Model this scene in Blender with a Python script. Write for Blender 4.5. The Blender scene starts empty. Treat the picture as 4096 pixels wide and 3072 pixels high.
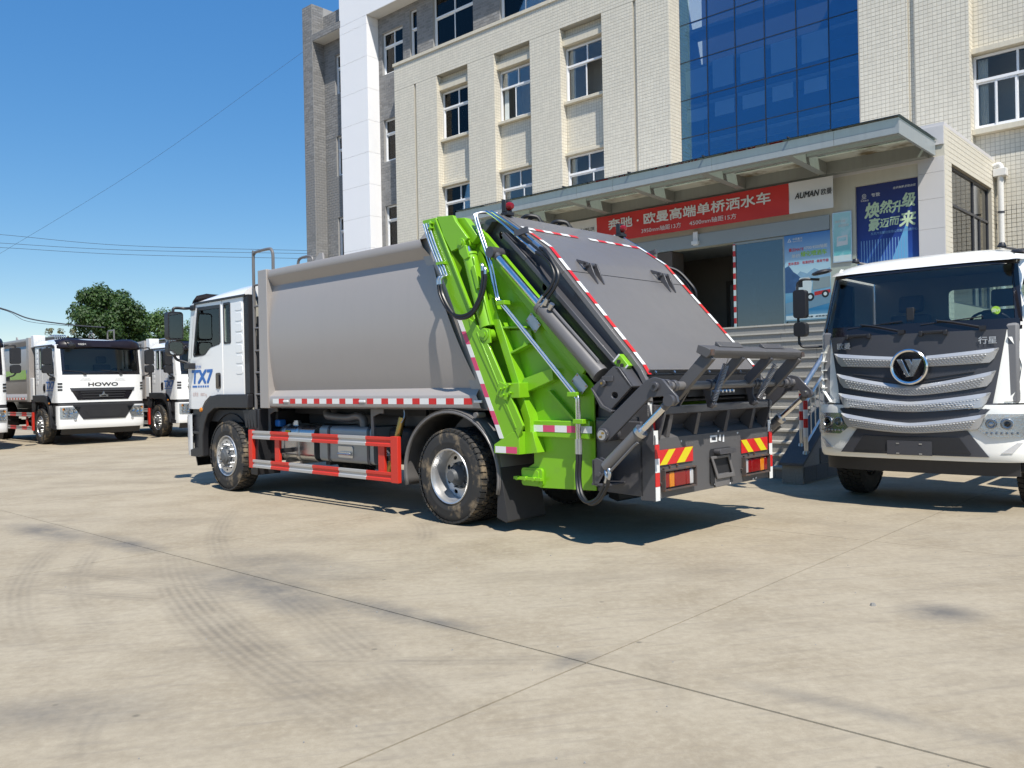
import bpy, bmesh, math, random
from mathutils import Vector, Matrix
from mathutils.geometry import tessellate_polygon
R = math.radians
random.seed(7)
scene = bpy.context.scene
col = scene.collection

# ---------------------------------------------------------------- camera
CAM_H = 1.52
pit, rol = R(-0.0793), R(1.147)
X0 = Vector((1, 0, 0)); U0 = Vector((0, -math.sin(pit), math.cos(pit))); F0 = Vector((0, math.cos(pit), math.sin(pit)))
Xc = X0 * math.cos(rol) - U0 * math.sin(rol); Uc = X0 * math.sin(rol) + U0 * math.cos(rol)
cam = bpy.data.cameras.new('camera'); cam_o = bpy.data.objects.new('camera', cam); col.objects.link(cam_o)
cam.sensor_width = 36; cam.sensor_fit = 'HORIZONTAL'; cam.lens = 3378.4 / 4096 * 36
cam.clip_start = 0.05; cam.clip_end = 3000
mw = Matrix.Identity(4)
for i in range(3):
    mw[i][0] = Xc[i]; mw[i][1] = Uc[i]; mw[i][2] = -F0[i]
mw[2][3] = CAM_H
cam_o.matrix_world = mw
scene.camera = cam_o

# ---------------------------------------------------------------- sky, sun, exposure
SUN = Vector((0.212, -0.646, 1.0)).normalized()
world = bpy.data.worlds.new('World'); scene.world = world; world.use_nodes = True
wn = world.node_tree.nodes; wl = world.node_tree.links
sky = wn.new('ShaderNodeTexSky'); sky.sky_type = 'NISHITA'; sky.sun_disc = False
sky.sun_elevation = math.asin(SUN.z); sky.sun_rotation = math.atan2(SUN.x, SUN.y)
sky.altitude = 0; sky.air_density = 1.0; sky.dust_density = 0.0; sky.ozone_density = 4.0
wn['Background'].inputs['Strength'].default_value = 0.116
hs = wn.new('ShaderNodeHueSaturation'); hs.inputs['Saturation'].default_value = 1.25
vm = wn.new('ShaderNodeVectorMath'); vm.operation = 'MULTIPLY_ADD'; vm.inputs[1].default_value = (.85, .72, .50); vm.inputs[2].default_value = (.15, .74, 2.55)   # scales and lifts the sky colour to a more even blue
wl.new(sky.outputs[0], hs.inputs['Color']); wl.new(hs.outputs[0], vm.inputs[0]); wl.new(vm.outputs[0], wn['Background'].inputs[0])
sl = bpy.data.lights.new('sun', 'SUN'); sl.energy = 5.0; sl.angle = R(0.55); sl.color = (1.0, 0.945, 0.855)
so = bpy.data.objects.new('sun', sl); col.objects.link(so)
so.rotation_mode = 'QUATERNION'; so.rotation_quaternion = SUN.to_track_quat('Z', 'Y'); so.location = (10, -20, 40)
vs = scene.view_settings
vs.view_transform = 'Standard'; vs.look = 'None'; vs.exposure = 0.25; vs.gamma = 1.0; vs.use_curve_mapping = False
try:
    scene.cycles.use_denoising = True; scene.cycles.use_adaptive_sampling = True; scene.cycles.adaptive_threshold = 0.015
    scene.cycles.max_bounces = 5; scene.cycles.diffuse_bounces = 3; scene.cycles.glossy_bounces = 3; scene.cycles.transparent_max_bounces = 8; scene.cycles.transmission_bounces = 3
    scene.cycles.caustics_reflective = False; scene.cycles.caustics_refractive = False
except Exception:
    pass

# ---------------------------------------------------------------- materials
MATS = {}
def _nt(name):
    m = bpy.data.materials.new(name); m.use_nodes = True
    nt = m.node_tree; b = nt.nodes['Principled BSDF']
    MATS[name] = m
    return m, nt, b
def N(nt, t, **kw):
    n = nt.nodes.new(t)
    for k, v in kw.items():
        if k.startswith('i_'):
            key = k[2:]; key = int(key) if key.isdigit() else key.replace('_', ' ')
            n.inputs[key].default_value = v
        else:
            setattr(n, k, v)
    return n
def math_n(nt, op, a, b=None, clamp=False):
    n = nt.nodes.new('ShaderNodeMath'); n.operation = op; n.use_clamp = clamp
    for i, v in enumerate((a, b)):
        if v is None: continue
        if isinstance(v, (int, float)): n.inputs[i].default_value = v
        else: nt.links.new(v, n.inputs[i])
    return n.outputs[0]
def mix_n(nt, fac, a, b, mode='MIX'):
    n = nt.nodes.new('ShaderNodeMix'); n.data_type = 'RGBA'; n.blend_type = mode
    for sock, v in ((n.inputs[0], fac), (n.inputs[6], a), (n.inputs[7], b)):
        if isinstance(v, (int, float)): sock.default_value = v
        elif isinstance(v, tuple): sock.default_value = (*v, 1) if len(v) == 3 else v
        else: nt.links.new(v, sock)
    return n.outputs[2]
def ramp_n(nt, fac, stops):
    n = nt.nodes.new('ShaderNodeValToRGB'); e = n.color_ramp.elements
    while len(e) < len(stops): e.new(0.5)
    for el, (p, c) in zip(e, stops):
        el.position = p; el.color = (c, c, c, 1) if isinstance(c, (int, float)) else (*c, 1)
    nt.links.new(fac, n.inputs[0]); return n.outputs[0]
def noise_n(nt, vec, scale, detail=5, rough=0.55, dist=0.0, dim='3D'):
    n = nt.nodes.new('ShaderNodeTexNoise'); n.noise_dimensions = dim
    n.inputs['Scale'].default_value = scale; n.inputs['Detail'].default_value = detail
    n.inputs['Roughness'].default_value = rough; n.inputs['Distortion'].default_value = dist
    if vec is not None: nt.links.new(vec, n.inputs['Vector'])
    return n.outputs['Fac']
def scaled(nt, vec, s):
    n = nt.nodes.new('ShaderNodeMapping'); n.inputs['Scale'].default_value = s
    nt.links.new(vec, n.inputs[0]); return n.outputs[0]
def mat(name, c, rough=0.5, metal=0.0, var=0.06, vs=3.0, bump=0.0, bs=60.0, coat=0.0, spec=0.5,
        dirt=None, dlo=0.55, dhi=0.75, ds=2.0, streak=0.0, island=0.0, emit=None):
    m, nt, b = _nt(name)
    tc = N(nt, 'ShaderNodeTexCoord').outputs['Object']
    c0 = tuple(max(0, x * (1 - var)) for x in c); c1 = tuple(min(1, x * (1 + var)) for x in c)
    cur = mix_n(nt, noise_n(nt, tc, vs), c0, c1)
    if island:
        g = N(nt, 'ShaderNodeNewGeometry').outputs['Random Per Island']
        k = math_n(nt, 'MULTIPLY_ADD', g, 2 * island); nt.nodes[-1].inputs[2].default_value = 1 - island
        cc = N(nt, 'ShaderNodeCombineColor'); [nt.links.new(k, cc.inputs[i]) for i in range(3)]
        cur = mix_n(nt, 1.0, cur, cc.outputs[0], 'MULTIPLY')
    if streak:
        s = noise_n(nt, scaled(nt, tc, (6, 6, .35)), 2.0, 6, .6)
        cur = mix_n(nt, math_n(nt, 'MULTIPLY', ramp_n(nt, s, [(.45, 0), (.8, 1)]), streak), cur, tuple(x * .55 for x in c))
    if dirt:
        d = noise_n(nt, tc, ds, 8, .62)
        cur = mix_n(nt, ramp_n(nt, d, [(dlo, 0), (dhi, 1)]), cur, dirt)
    nt.links.new(cur, b.inputs['Base Color'])
    b.inputs['Metallic'].default_value = metal
    r = noise_n(nt, tc, vs * 4, 4)
    nt.links.new(math_n(nt, 'ADD', math_n(nt, 'MULTIPLY', r, 0.16), rough - 0.08, True), b.inputs['Roughness'])
    b.inputs['Specular IOR Level'].default_value = spec
    if coat:
        b.inputs['Coat Weight'].default_value = coat; b.inputs['Coat Roughness'].default_value = 0.04
    if bump:
        bn = N(nt, 'ShaderNodeBump'); bn.inputs['Strength'].default_value = bump; bn.inputs['Distance'].default_value = 0.004
        nt.links.new(noise_n(nt, tc, bs, 6, .6), bn.inputs['Height']); nt.links.new(bn.outputs[0], b.inputs['Normal'])
    if emit:
        b.inputs['Emission Color'].default_value = (*c, 1); b.inputs['Emission Strength'].default_value = emit
    return m
def glass(name, tint=(.35, .42, .42), rough=0.01, spec=0.5, ior=1.38):
    """thin pane: tinted see-through with clear reflections"""
    m, nt, b = _nt(name); nt.nodes.remove(b); out = nt.nodes['Material Output']
    t = N(nt, 'ShaderNodeBsdfTransparent'); t.inputs[0].default_value = (*tint, 1)
    g = N(nt, 'ShaderNodeBsdfGlossy'); g.inputs['Roughness'].default_value = rough; g.inputs[0].default_value = (1, 1, 1, 1)
    fr = N(nt, 'ShaderNodeFresnel'); fr.inputs[0].default_value = ior
    k = math_n(nt, 'MULTIPLY_ADD', fr.outputs[0], 1.0); nt.nodes[-1].inputs[2].default_value = spec * .1
    mx = N(nt, 'ShaderNodeMixShader'); nt.links.new(k, mx.inputs[0]); nt.links.new(t.outputs[0], mx.inputs[1]); nt.links.new(g.outputs[0], mx.inputs[2])
    nt.links.new(mx.outputs[0], out.inputs[0]); return m

mat('tile', (.70, .655, .55), .45, var=.05, vs=.6, island=.045, streak=.16)
mat('tile_cap', (.68, .62, .49), .5, var=.06, vs=1.2, island=.06, streak=.35)
mat('grout', (.44, .41, .34), .9, var=.12)
mat('grey_brick', (.232, .228, .224), .8, var=.07, island=.16, bump=.3, bs=120)
mat('brick_mortar', (.33, .325, .315), .9, var=.08)
mat('white_render', (.87, .87, .88), .7, var=.02, vs=.5, bump=.08, bs=90)
mat('render_joint', (.42, .41, .40), .9)
mat('soffit', (.66, .65, .62), .8, var=.05)
mat('upvc', (.83, .84, .85), .35, var=.02)
mat('sealant', (.30, .30, .30), .7)
glass('window_glass', (.95, .96, .96), spec=.0)
mat('room_dark', (.35, .35, .34), .9, var=.2, vs=.8)
mat('room_pale', (.74, .74, .72), .9, var=.1, vs=.8)
mat('curtain', (.62, .66, .64), .9, var=.12, vs=4)
mat('fascia', (.33, .365, .37), .32, var=.07, vs=1.2, streak=.28, metal=.0)
mat('fascia_under', (.31, .32, .29), .55, var=.08, vs=1.0, streak=.25)
mat('stained_panel', (.63, .62, .53), .7, var=.08, dirt=(.20, .15, .08), dlo=.50, dhi=.66, ds=1.6)
glass('canopy_glass', (.72, .80, .78), spec=.5)
mat('stone_panel', (.63, .61, .60), .55, var=.035, vs=.9)
mat('cream_render', (.58, .55, .46), .7, var=.05, vs=1.5, streak=.15)
mat('granite', (.27, .262, .242), .75, var=.34, vs=42, bump=.25, bs=160, streak=.2)
mat('granite_nosing', (.44, .415, .36), .55, var=.14, vs=25)
mat('granite_dark', (.13, .13, .13), .8, var=.22, vs=40, bump=.15, spec=.2)
mat('lobby_brown', (.11, .085, .07), .6, var=.1)
mat('lobby_floor', (.30, .28, .25), .3)
mat('lobby_wall', (.30, .25, .21), .8)
glass('door_glass', (.22, .32, .36), spec=1.3)
mat('beam_grey', (.33, .37, .39), .45, var=.06, vs=1.2)
mat('steel', (.66, .66, .65), .30, metal=1.0, var=.04)
mat('chrome', (.80, .80, .80), .16, metal=1.0, var=.02)
mat('zinc', (.60, .61, .62), .30, metal=1.0, var=.08)
mat('alu', (.66, .67, .69), .30, metal=1.0, var=.06, vs=8)
mat('red_print', (.62, .035, .030), .55, var=.06, vs=2)
mat('white_print', (.78, .78, .77), .6, var=.04)
mat('letter_white', (.80, .80, .78), .6, var=.0)
mat('letter_black', (.02, .02, .022), .5, var=.0)
mat('letter_blue', (.035, .16, .50), .45, var=.05)
mat('letter_cream', (.60, .74, .50), .6, var=.05)
mat('letter_green', (.38, .66, .06), .6, var=.0)
mat('letter_red', (.70, .04, .05), .6, var=.0)
mat('letter_faint', (.62, .45, .42), .6, var=.1)
mat('white_paint', (.87, .87, .86), .22, var=.012, vs=1.2, coat=.6)
mat('cream_paint', (.87, .865, .82), .22, var=.012, vs=1.2, coat=.6)
mat('green_paint', (.205, .475, .014), .34, var=.06, vs=2.5, coat=.2, dirt=(.17, .33, .05), dlo=.60, dhi=.85, ds=3.0)
mat('grey_body', (.375, .346, .326), .33, var=.025, vs=.8, metal=.1, streak=.06, bump=.22, bs=2.0)
mat('dark_paint', (.072, .071, .078), .34, var=.07, vs=2.2, coat=.25)
mat('sunlit_paint', (.152, .145, .143), .36, var=.06, vs=1.5, coat=.15, bump=.2, bs=2.2, streak=.10)  # lighter copy of dark_paint, sunlight on the cover put into its colour
mat('worn_paint', (.100, .097, .098), .45, var=.10, vs=3.0, dirt=(.28, .26, .23), dlo=.66, dhi=.80, ds=3.5)
mat('black_plastic', (.022, .022, .025), .42, var=.10)
mat('black_gloss', (.012, .011, .014), .12, var=.05, coat=.3)
mat('visor', (.012, .009, .014), .32, var=.05, spec=.3)
mat('chassis', (.018, .018, .020), .6, var=.2)
mat('rubber', (.028, .027, .026), .75, var=.15, vs=6, dirt=(.25, .19, .12), dlo=.52, dhi=.68, ds=5)
mat('rubber_clean', (.022, .022, .022), .8, var=.12, dirt=(.10, .09, .075), dlo=.60, dhi=.8, ds=7)
mat('flap_rubber', (.026, .026, .028), .6, var=.12)
mat('rim_silver', (.60, .60, .60), .32, metal=.75, var=.08, dirt=(.42, .36, .28), dlo=.62, dhi=.85, ds=4)
mat('hub_grey', (.10, .105, .11), .5, var=.1)
mat('mud', (.20, .15, .09), .95, var=.2, bump=.4)
mat('hose_rubber', (.014, .014, .015), .38, var=.08)
mat('tape_red', (.62, .022, .022), .30, var=.05, vs=10)
mat('tape_white', (.78, .78, .76), .30, var=.03, vs=10)
mat('tape_pink', (.66, .07, .17), .30, var=.05, vs=10)
mat('rail_red', (.60, .035, .020), .40, var=.08, vs=4, dirt=(.40, .26, .2), dlo=.70, dhi=.84, ds=6)
mat('rail_silver', (.52, .51, .49), .38, var=.05, vs=4, metal=.4, dirt=(.30, .14, .05), dlo=.70, dhi=.82, ds=7)
mat('tank_steel', (.52, .53, .55), .22, metal=.95, var=.06, vs=2)
mat('tank_grey', (.34, .37, .38), .36, var=.05, metal=.3)
mat('brass', (.50, .33, .10), .35, metal=.9, var=.12)
mat('rust', (.075, .060, .055), .8, var=.25, vs=12, dirt=(.17, .075, .035), dlo=.50, dhi=.62, ds=9)
mat('lamp_red', (.22, .004, .006), .16, var=.30, vs=60, coat=.25)
mat('lamp_amber', (.62, .20, .008), .16, var=.25, vs=60, coat=.25)
mat('lamp_clear', (.66, .66, .67), .2, metal=.4, var=.1, vs=30, coat=.3)
mat('reflector', (.78, .79, .81), .22, metal=.8, var=.05, vs=20, bump=1.0, bs=22)
glass('lens', (.93, .94, .95), spec=.05, ior=1.3)
glass('cab_glass', (.70, .82, .80), spec=.1)
glass('windshield_glass', (.80, .83, .84), spec=.0, ior=1.5)
mat('mirror_face', (.75, .78, .80), .02, metal=1.0, var=0)
mat('seat_cloth', (.15, .15, .16), .9, var=.15)
mat('dash', (.17, .17, .175), .6, var=.1)
mat('trim_beige', (.42, .41, .36), .8, var=.08)
mat('yellow', (.72, .60, .015), .35, var=.05)
mat('blue_cap', (.03, .18, .55), .4)
mat('grille_silver', (.50, .51, .52), .40, metal=.45, var=.04)
mat('panel_grey', (.055, .056, .064), .40, var=.06)
mat('plate_alu', (.46, .50, .54), .35, metal=.6, var=.1, vs=12)
mat('orange', (.72, .15, .02), .5)
mat('wire', (.03, .035, .05), .7)
mat('bark', (.13, .10, .075), .9, var=.3, vs=8, bump=.6, bs=20)
mat('pipe_white', (.74, .73, .70), .45, var=.04, streak=.1)

def leaf_mat(name, c1, c2):
    m, nt, b = _nt(name)
    g = N(nt, 'ShaderNodeNewGeometry').outputs['Random Per Island']
    nt.links.new(mix_n(nt, g, c1, c2), b.inputs['Base Color'])
    b.inputs['Roughness'].default_value = .55
    out = nt.nodes['Material Output']; tr = N(nt, 'ShaderNodeBsdfTranslucent'); tr.inputs[0].default_value = (*[x * 1.6 for x in c2], 1)
    mx = N(nt, 'ShaderNodeMixShader'); mx.inputs[0].default_value = .25
    nt.links.new(b.outputs[0], mx.inputs[1]); nt.links.new(tr.outputs[0], mx.inputs[2]); nt.links.new(mx.outputs[0], out.inputs[0])
leaf_mat('leaf_dark', (.022, .055, .012), (.060, .115, .022))
leaf_mat('leaf_mid', (.040, .090, .018), (.095, .165, .035))
leaf_mat('leaf_pale', (.10, .11, .045), (.20, .19, .09))

# blue curtain-wall glass: mirror-coated, still lets a little light through
def coated(name, refl, trans, k0):
    m, nt, b = _nt(name); nt.nodes.remove(b); out = nt.nodes['Material Output']
    t = N(nt, 'ShaderNodeBsdfTransparent'); t.inputs[0].default_value = (*trans, 1)
    g = N(nt, 'ShaderNodeBsdfGlossy'); g.inputs['Roughness'].default_value = .015; g.inputs[0].default_value = (*refl, 1)
    fr = N(nt, 'ShaderNodeFresnel'); fr.inputs[0].default_value = 1.5
    k = math_n(nt, 'MULTIPLY_ADD', fr.outputs[0], 1 - k0, True); nt.nodes[-1].inputs[2].default_value = k0
    mx = N(nt, 'ShaderNodeMixShader'); nt.links.new(k, mx.inputs[0]); nt.links.new(t.outputs[0], mx.inputs[1]); nt.links.new(g.outputs[0], mx.inputs[2])
    nt.links.new(mx.outputs[0], out.inputs[0])
coated('curtain_glass', (.27, .55, .86), (.80, .90, .95), .20)

# ---------------------------------------------------------------- mesh helpers
class MB:
    """collects shapes; build() links them as ONE mesh object.  fb: y is the distance b to the truck's right"""
    def __init__(s, fb=False): s.v = []; s.f = []; s.m = []; s.fb = fb; s.cur = 0
    def add(s, vs, fs, m=None):
        o = len(s.v); s.v += [tuple(p) for p in vs]
        s.f += [tuple(i + o for i in f) for f in fs]; s.m += [s.cur if m is None else m] * len(fs); return s
    def box(s, x0, x1, y0, y1, z0, z1, m=None):
        return s.add([(x, y, z) for x in (x0, x1) for y in (y0, y1) for z in (z0, z1)],
                     [(0, 1, 3, 2), (4, 6, 7, 5), (0, 4, 5, 1), (2, 3, 7, 6), (0, 2, 6, 4), (1, 5, 7, 3)], m)
    def bar(s, p0, p1, w, h, up=(0, 0, 1), m=None):
        p0, p1 = Vector(p0), Vector(p1); d = (p1 - p0).normalized(); up = Vector(up)
        r = d.cross(up); r = r.normalized() if r.length > 1e-5 else Vector((1, 0, 0)); u = r.cross(d)
        pts = [p + r * (i * w / 2) + u * (j * h / 2) for p in (p0, p1) for i in (-1, 1) for j in (-1, 1)]
        return s.add(pts, [(0, 1, 3, 2), (4, 6, 7, 5), (0, 4, 5, 1), (2, 3, 7, 6), (0, 2, 6, 4), (1, 5, 7, 3)], m)
    def cyl(s, p0, p1, r0, r1=None, n=16, caps=True, m=None):
        p0, p1 = Vector(p0), Vector(p1); r1 = r0 if r1 is None else r1; d = (p1 - p0).normalized()
        a = d.cross(Vector((0, 0, 1)));  a = a.normalized() if a.length > 1e-4 else Vector((1, 0, 0)); b = d.cross(a)
        vs = []
        for p, r in ((p0, r0), (p1, r1)):
            vs += [p + (a * math.cos(2 * math.pi * i / n) + b * math.sin(2 * math.pi * i / n)) * r for i in range(n)]
        fs = [(i, (i + 1) % n, n + (i + 1) % n, n + i) for i in range(n)]
        if caps: fs += [tuple(range(n)), tuple(range(n, 2 * n))]
        return s.add(vs, fs, m)
    def tube(s, pts, r, n=8, m=None, caps=True):
        pts = [Vector(p) for p in pts]; k = len(pts); vs = []
        t = (pts[1] - pts[0]).normalized(); a = t.cross(Vector((0, 0, 1)))
        a = a.normalized() if a.length > 1e-4 else Vector((1, 0, 0))
        for i, p in enumerate(pts):
            t = (pts[min(i + 1, k - 1)] - pts[max(i - 1, 0)]).normalized()
            a = (a - t * a.dot(t)).normalized(); b = t.cross(a)
            rr = r[i] if isinstance(r, (list, tuple)) else r
            vs += [p + (a * math.cos(2 * math.pi * j / n) + b * math.sin(2 * math.pi * j / n)) * rr for j in range(n)]
        fs = [(i * n + j, i * n + (j + 1) % n, (i + 1) * n + (j + 1) % n, (i + 1) * n + j) for i in range(k - 1) for j in range(n)]
        if caps: fs += [tuple(range(n)), tuple(range((k - 1) * n, k * n))]
        return s.add(vs, fs, m)
    def lathe(s, prof, o, ax, n=32, m=None, a0=0, a1=2 * math.pi, close=False):
        """prof: (radius, offset along axis)"""
        o = Vector(o); ax = Vector(ax).normalized(); a = ax.cross(Vector((0, 0, 1)))
        a = a.normalized() if a.length > 1e-4 else Vector((1, 0, 0)); b = ax.cross(a)
        full = abs(a1 - a0 - 2 * math.pi) < 1e-6; cnt = n if full else n + 1; k = len(prof); vs = []
        for i in range(cnt):
            th = a0 + (a1 - a0) * i / n; d = a * math.cos(th) + b * math.sin(th)
            vs += [o + d * r + ax * t for r, t in prof]
        fs = []
        for i in range(n):
            i2 = (i + 1) % cnt
            for j in range(k - 1 + (1 if close else 0)):
                j2 = (j + 1) % k
                fs.append((i * k + j, i2 * k + j, i2 * k + j2, i * k + j2))
        return s.add(vs, fs, m)
    def plate(s, poly, t0, t1, ax='y', holes=(), m=None):
        """2-D outline with holes, given thickness t0..t1 along ax ('x': uv=(y,z), 'y': uv=(x,z), 'z': uv=(x,y))"""
        def P(u, v, t): return (t, u, v) if ax == 'x' else (u, t, v) if ax == 'y' else (u, v, t)
        loops = [list(poly)] + [list(h) for h in holes]
        tris = tessellate_polygon([[Vector((u, v, 0)) for u, v in l] for l in loops]) if (holes or len(poly) > 4) else [tuple(range(len(poly)))]
        flat = [p for l in loops for p in l]; n = len(flat)
        vs = [P(u, v, t0) for u, v in flat] + [P(u, v, t1) for u, v in flat]
        fs = [tuple(t) for t in tris] + [tuple(i + n for i in t) for t in tris]
        o = 0
        for l in loops:
            k = len(l); fs += [(o + i, o + (i + 1) % k, n + o + (i + 1) % k, n + o + i) for i in range(k)]; o += k
        return s.add(vs, fs, m)
    def loft(s, rings, closed=True, caps=False, m=None):
        k = len(rings[0]); vs = [p for r in rings for p in r]; fs = []
        for i in range(len(rings) - 1):
            for j in range(k if closed else k - 1):
                j2 = (j + 1) % k; fs.append((i * k + j, i * k + j2, (i + 1) * k + j2, (i + 1) * k + j))
        if caps: fs += [tuple(range(k)), tuple(range((len(rings) - 1) * k, len(rings) * k))]
        return s.add(vs, fs, m)
    def mirror(s, c=1.25):
        o = MB(s.fb); o.v = [(x, 2 * c - y, z) for x, y, z in s.v]; o.f = [tuple(reversed(f)) for f in s.f]; o.m = list(s.m); return o
    def mesh(s, name, mats, smooth=35, merge=False):
        me = bpy.data.meshes.new(name)
        vs = [(x, -y, z) for x, y, z in s.v] if s.fb else s.v
        me.from_pydata(vs, [], s.f)
        for mm in (mats if isinstance(mats, (list, tuple)) else [mats]): me.materials.append(MATS[mm])
        if any(s.m): me.polygons.foreach_set('material_index', s.m)
        bm = bmesh.new(); bm.from_mesh(me)
        if merge: bmesh.ops.remove_doubles(bm, verts=bm.verts, dist=1e-5)
        bmesh.ops.recalc_face_normals(bm, faces=bm.faces); bm.to_mesh(me); bm.free()
        if smooth:
            me.polygons.foreach_set('use_smooth', [True] * len(me.polygons)); me.set_sharp_from_angle(angle=R(smooth))
        me.update(); return me
    def islands(s):
        par = list(range(len(s.v)))
        def find(i):
            while par[i] != i: par[i] = par[par[i]]; i = par[i]
            return i
        for f in s.f:
            for i in f[1:]: par[find(i)] = find(f[0])
        groups = {}
        for k, f in enumerate(s.f): groups.setdefault(find(f[0]), []).append(k)
        for fs in groups.values():
            o = MB(s.fb); ids = {}
            for k in fs:
                for i in s.f[k]: ids.setdefault(i, len(ids))
            o.v = [None] * len(ids)
            for i, j in ids.items(): o.v[j] = s.v[i]
            o.f = [tuple(ids[i] for i in s.f[k]) for k in fs]; o.m = [0] * len(fs); yield o, s.m[fs[0]]
    def build(s, name, mats, parent=None, smooth=35, bevel=0.0, seg=2, merge=False):
        if name == 'reflective_tape':          # every coloured piece of a tape run is a part of its own
            for o, mi in s.islands(): r = o.build('tape_piece', mats[mi], parent, smooth)
            return r
        o = bpy.data.objects.new(name, s.mesh(name, mats, smooth, merge)); col.objects.link(o); o.parent = parent
        if bevel:
            b = o.modifiers.new('bevel', 'BEVEL'); b.width = bevel; b.segments = seg; b.limit_method = 'ANGLE'; b.angle_limit = R(40)
        return o
def tag(o, label=None, cat=None, group=None, kind=None):
    if label: o['label'] = label
    if cat: o['category'] = cat
    if group: o['group'] = group
    if kind: o['kind'] = kind
    return o
def empty(name, loc=(0, 0, 0), rz=0.0, parent=None):
    o = bpy.data.objects.new(name, None); col.objects.link(o); o.location = loc; o.rotation_euler = (0, 0, rz); o.parent = parent
    o.empty_display_size = .2; return o
def inst(me, name, parent, loc=(0, 0, 0), rot=(0, 0, 0), scale=(1, 1, 1)):
    o = bpy.data.objects.new(name, me); col.objects.link(o); o.parent = parent; o.location = loc; o.rotation_euler = rot; o.scale = scale; return o
def copy_tree(o, parent=None):
    c = o.copy(); col.objects.link(c); c.parent = parent
    for ch in list(o.children): copy_tree(ch, c)
    return c
def arc(c, r, a0, a1, n, pl='xz', fix=0):
    out = []
    for i in range(n + 1):
        t = R(a0 + (a1 - a0) * i / n); u, v = c[0] + r * math.cos(t), c[1] + r * math.sin(t)
        out.append((u, fix, v) if pl == 'xz' else (u, v))
    return out
def rrect(u0, u1, v0, v1, r, n=4):
    out = []
    for cu, cv, a in ((u1 - r, v1 - r, 0), (u0 + r, v1 - r, 90), (u0 + r, v0 + r, 180), (u1 - r, v0 + r, 270)):
        out += [(cu + r * math.cos(R(a + 90 * i / n)), cv + r * math.sin(R(a + 90 * i / n))) for i in range(n + 1)]
    return out
def bez(p0, p1, p2, p3, n=16):
    p0, p1, p2, p3 = map(Vector, (p0, p1, p2, p3)); out = []
    for i in range(n + 1):
        t = i / n; out.append(p0 * (1 - t) ** 3 + p1 * 3 * t * (1 - t) ** 2 + p2 * 3 * t * t * (1 - t) + p3 * t ** 3)
    return out
def smooth_path(pts, k=6):
    """Catmull-Rom through pts"""
    P = [Vector(p) for p in pts]; P = [P[0] * 2 - P[1]] + P + [P[-1] * 2 - P[-2]]; out = []
    for i in range(1, len(P) - 2):
        for j in range(k):
            t = j / k; a, b, c, d = P[i - 1:i + 3]
            out.append(.5 * ((2 * b) + (c - a) * t + (2 * a - 5 * b + 4 * c - d) * t * t + (3 * b - a - 3 * c + d) * t ** 3))
    out.append(P[-2]); return out
def text(body, name, m, parent, origin, ud, vd, height, width=None, bold=0.0, align='L', depth=.003, res=3, shear=0.0, fat=0.0):
    """flat lettering as thin mesh: baseline starts at origin, runs along ud, up along vd"""
    c = bpy.data.curves.new('lettering', 'FONT'); c.body = body; c.size = 1.0; c.offset = bold; c.extrude = 0.0; c.resolution_u = res; c.shear = shear
    t = bpy.data.objects.new('lettering', c); me = bpy.data.meshes.new_from_object(t)
    bpy.data.objects.remove(t); bpy.data.curves.remove(c)
    xs = [v.co.x for v in me.vertices]; ys = [v.co.y for v in me.vertices]
    if not xs: return None
    x0, x1, y0, y1 = min(xs), max(xs), min(ys), max(ys)
    k = height / (y1 - y0); kx = width / (x1 - x0) if width else k
    ud, vd, o = Vector(ud).normalized(), Vector(vd).normalized(), Vector(origin); nd = ud.cross(vd)
    sh = {'L': 0, 'C': -.5, 'R': -1}[align] * (x1 - x0) * kx
    for v in me.vertices:
        v.co = o + ud * ((v.co.x - x0) * kx + sh) + vd * ((v.co.y - y0) * k) + nd * depth
    if fat:                                   # heavier strokes: the same glyphs laid over each other a hair apart
        bm = bmesh.new(); bm.from_mesh(me); src = list(bm.verts) + list(bm.edges) + list(bm.faces)
        for i, (p, q) in enumerate(((fat, 0), (0, fat), (fat, fat), (fat / 2, fat / 2))):
            d = bmesh.ops.duplicate(bm, geom=src)
            for e in d['geom']:
                if isinstance(e, bmesh.types.BMVert): e.co += (ud * p + vd * q) * height + nd * (.0004 * (i + 1))
        bm.to_mesh(me); bm.free()
    me.materials.clear(); me.materials.append(MATS[m]); me.update(); me.name = name
    ob = bpy.data.objects.new(name, me); col.objects.link(ob); ob.parent = parent
    return ob

mat('spring_steel', (.30, .30, .31), .4, metal=.7)
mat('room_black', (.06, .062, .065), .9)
# ================================================================= ground
YB = R(47.843); BROT = YB - math.pi / 2
def B2W(x, y, z=0.0):
    """building frame (x along the facade to the right, y into it) -> world"""
    return Vector((x * math.cos(BROT) - y * math.sin(BROT), x * math.sin(BROT) + y * math.cos(BROT), z))

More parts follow.
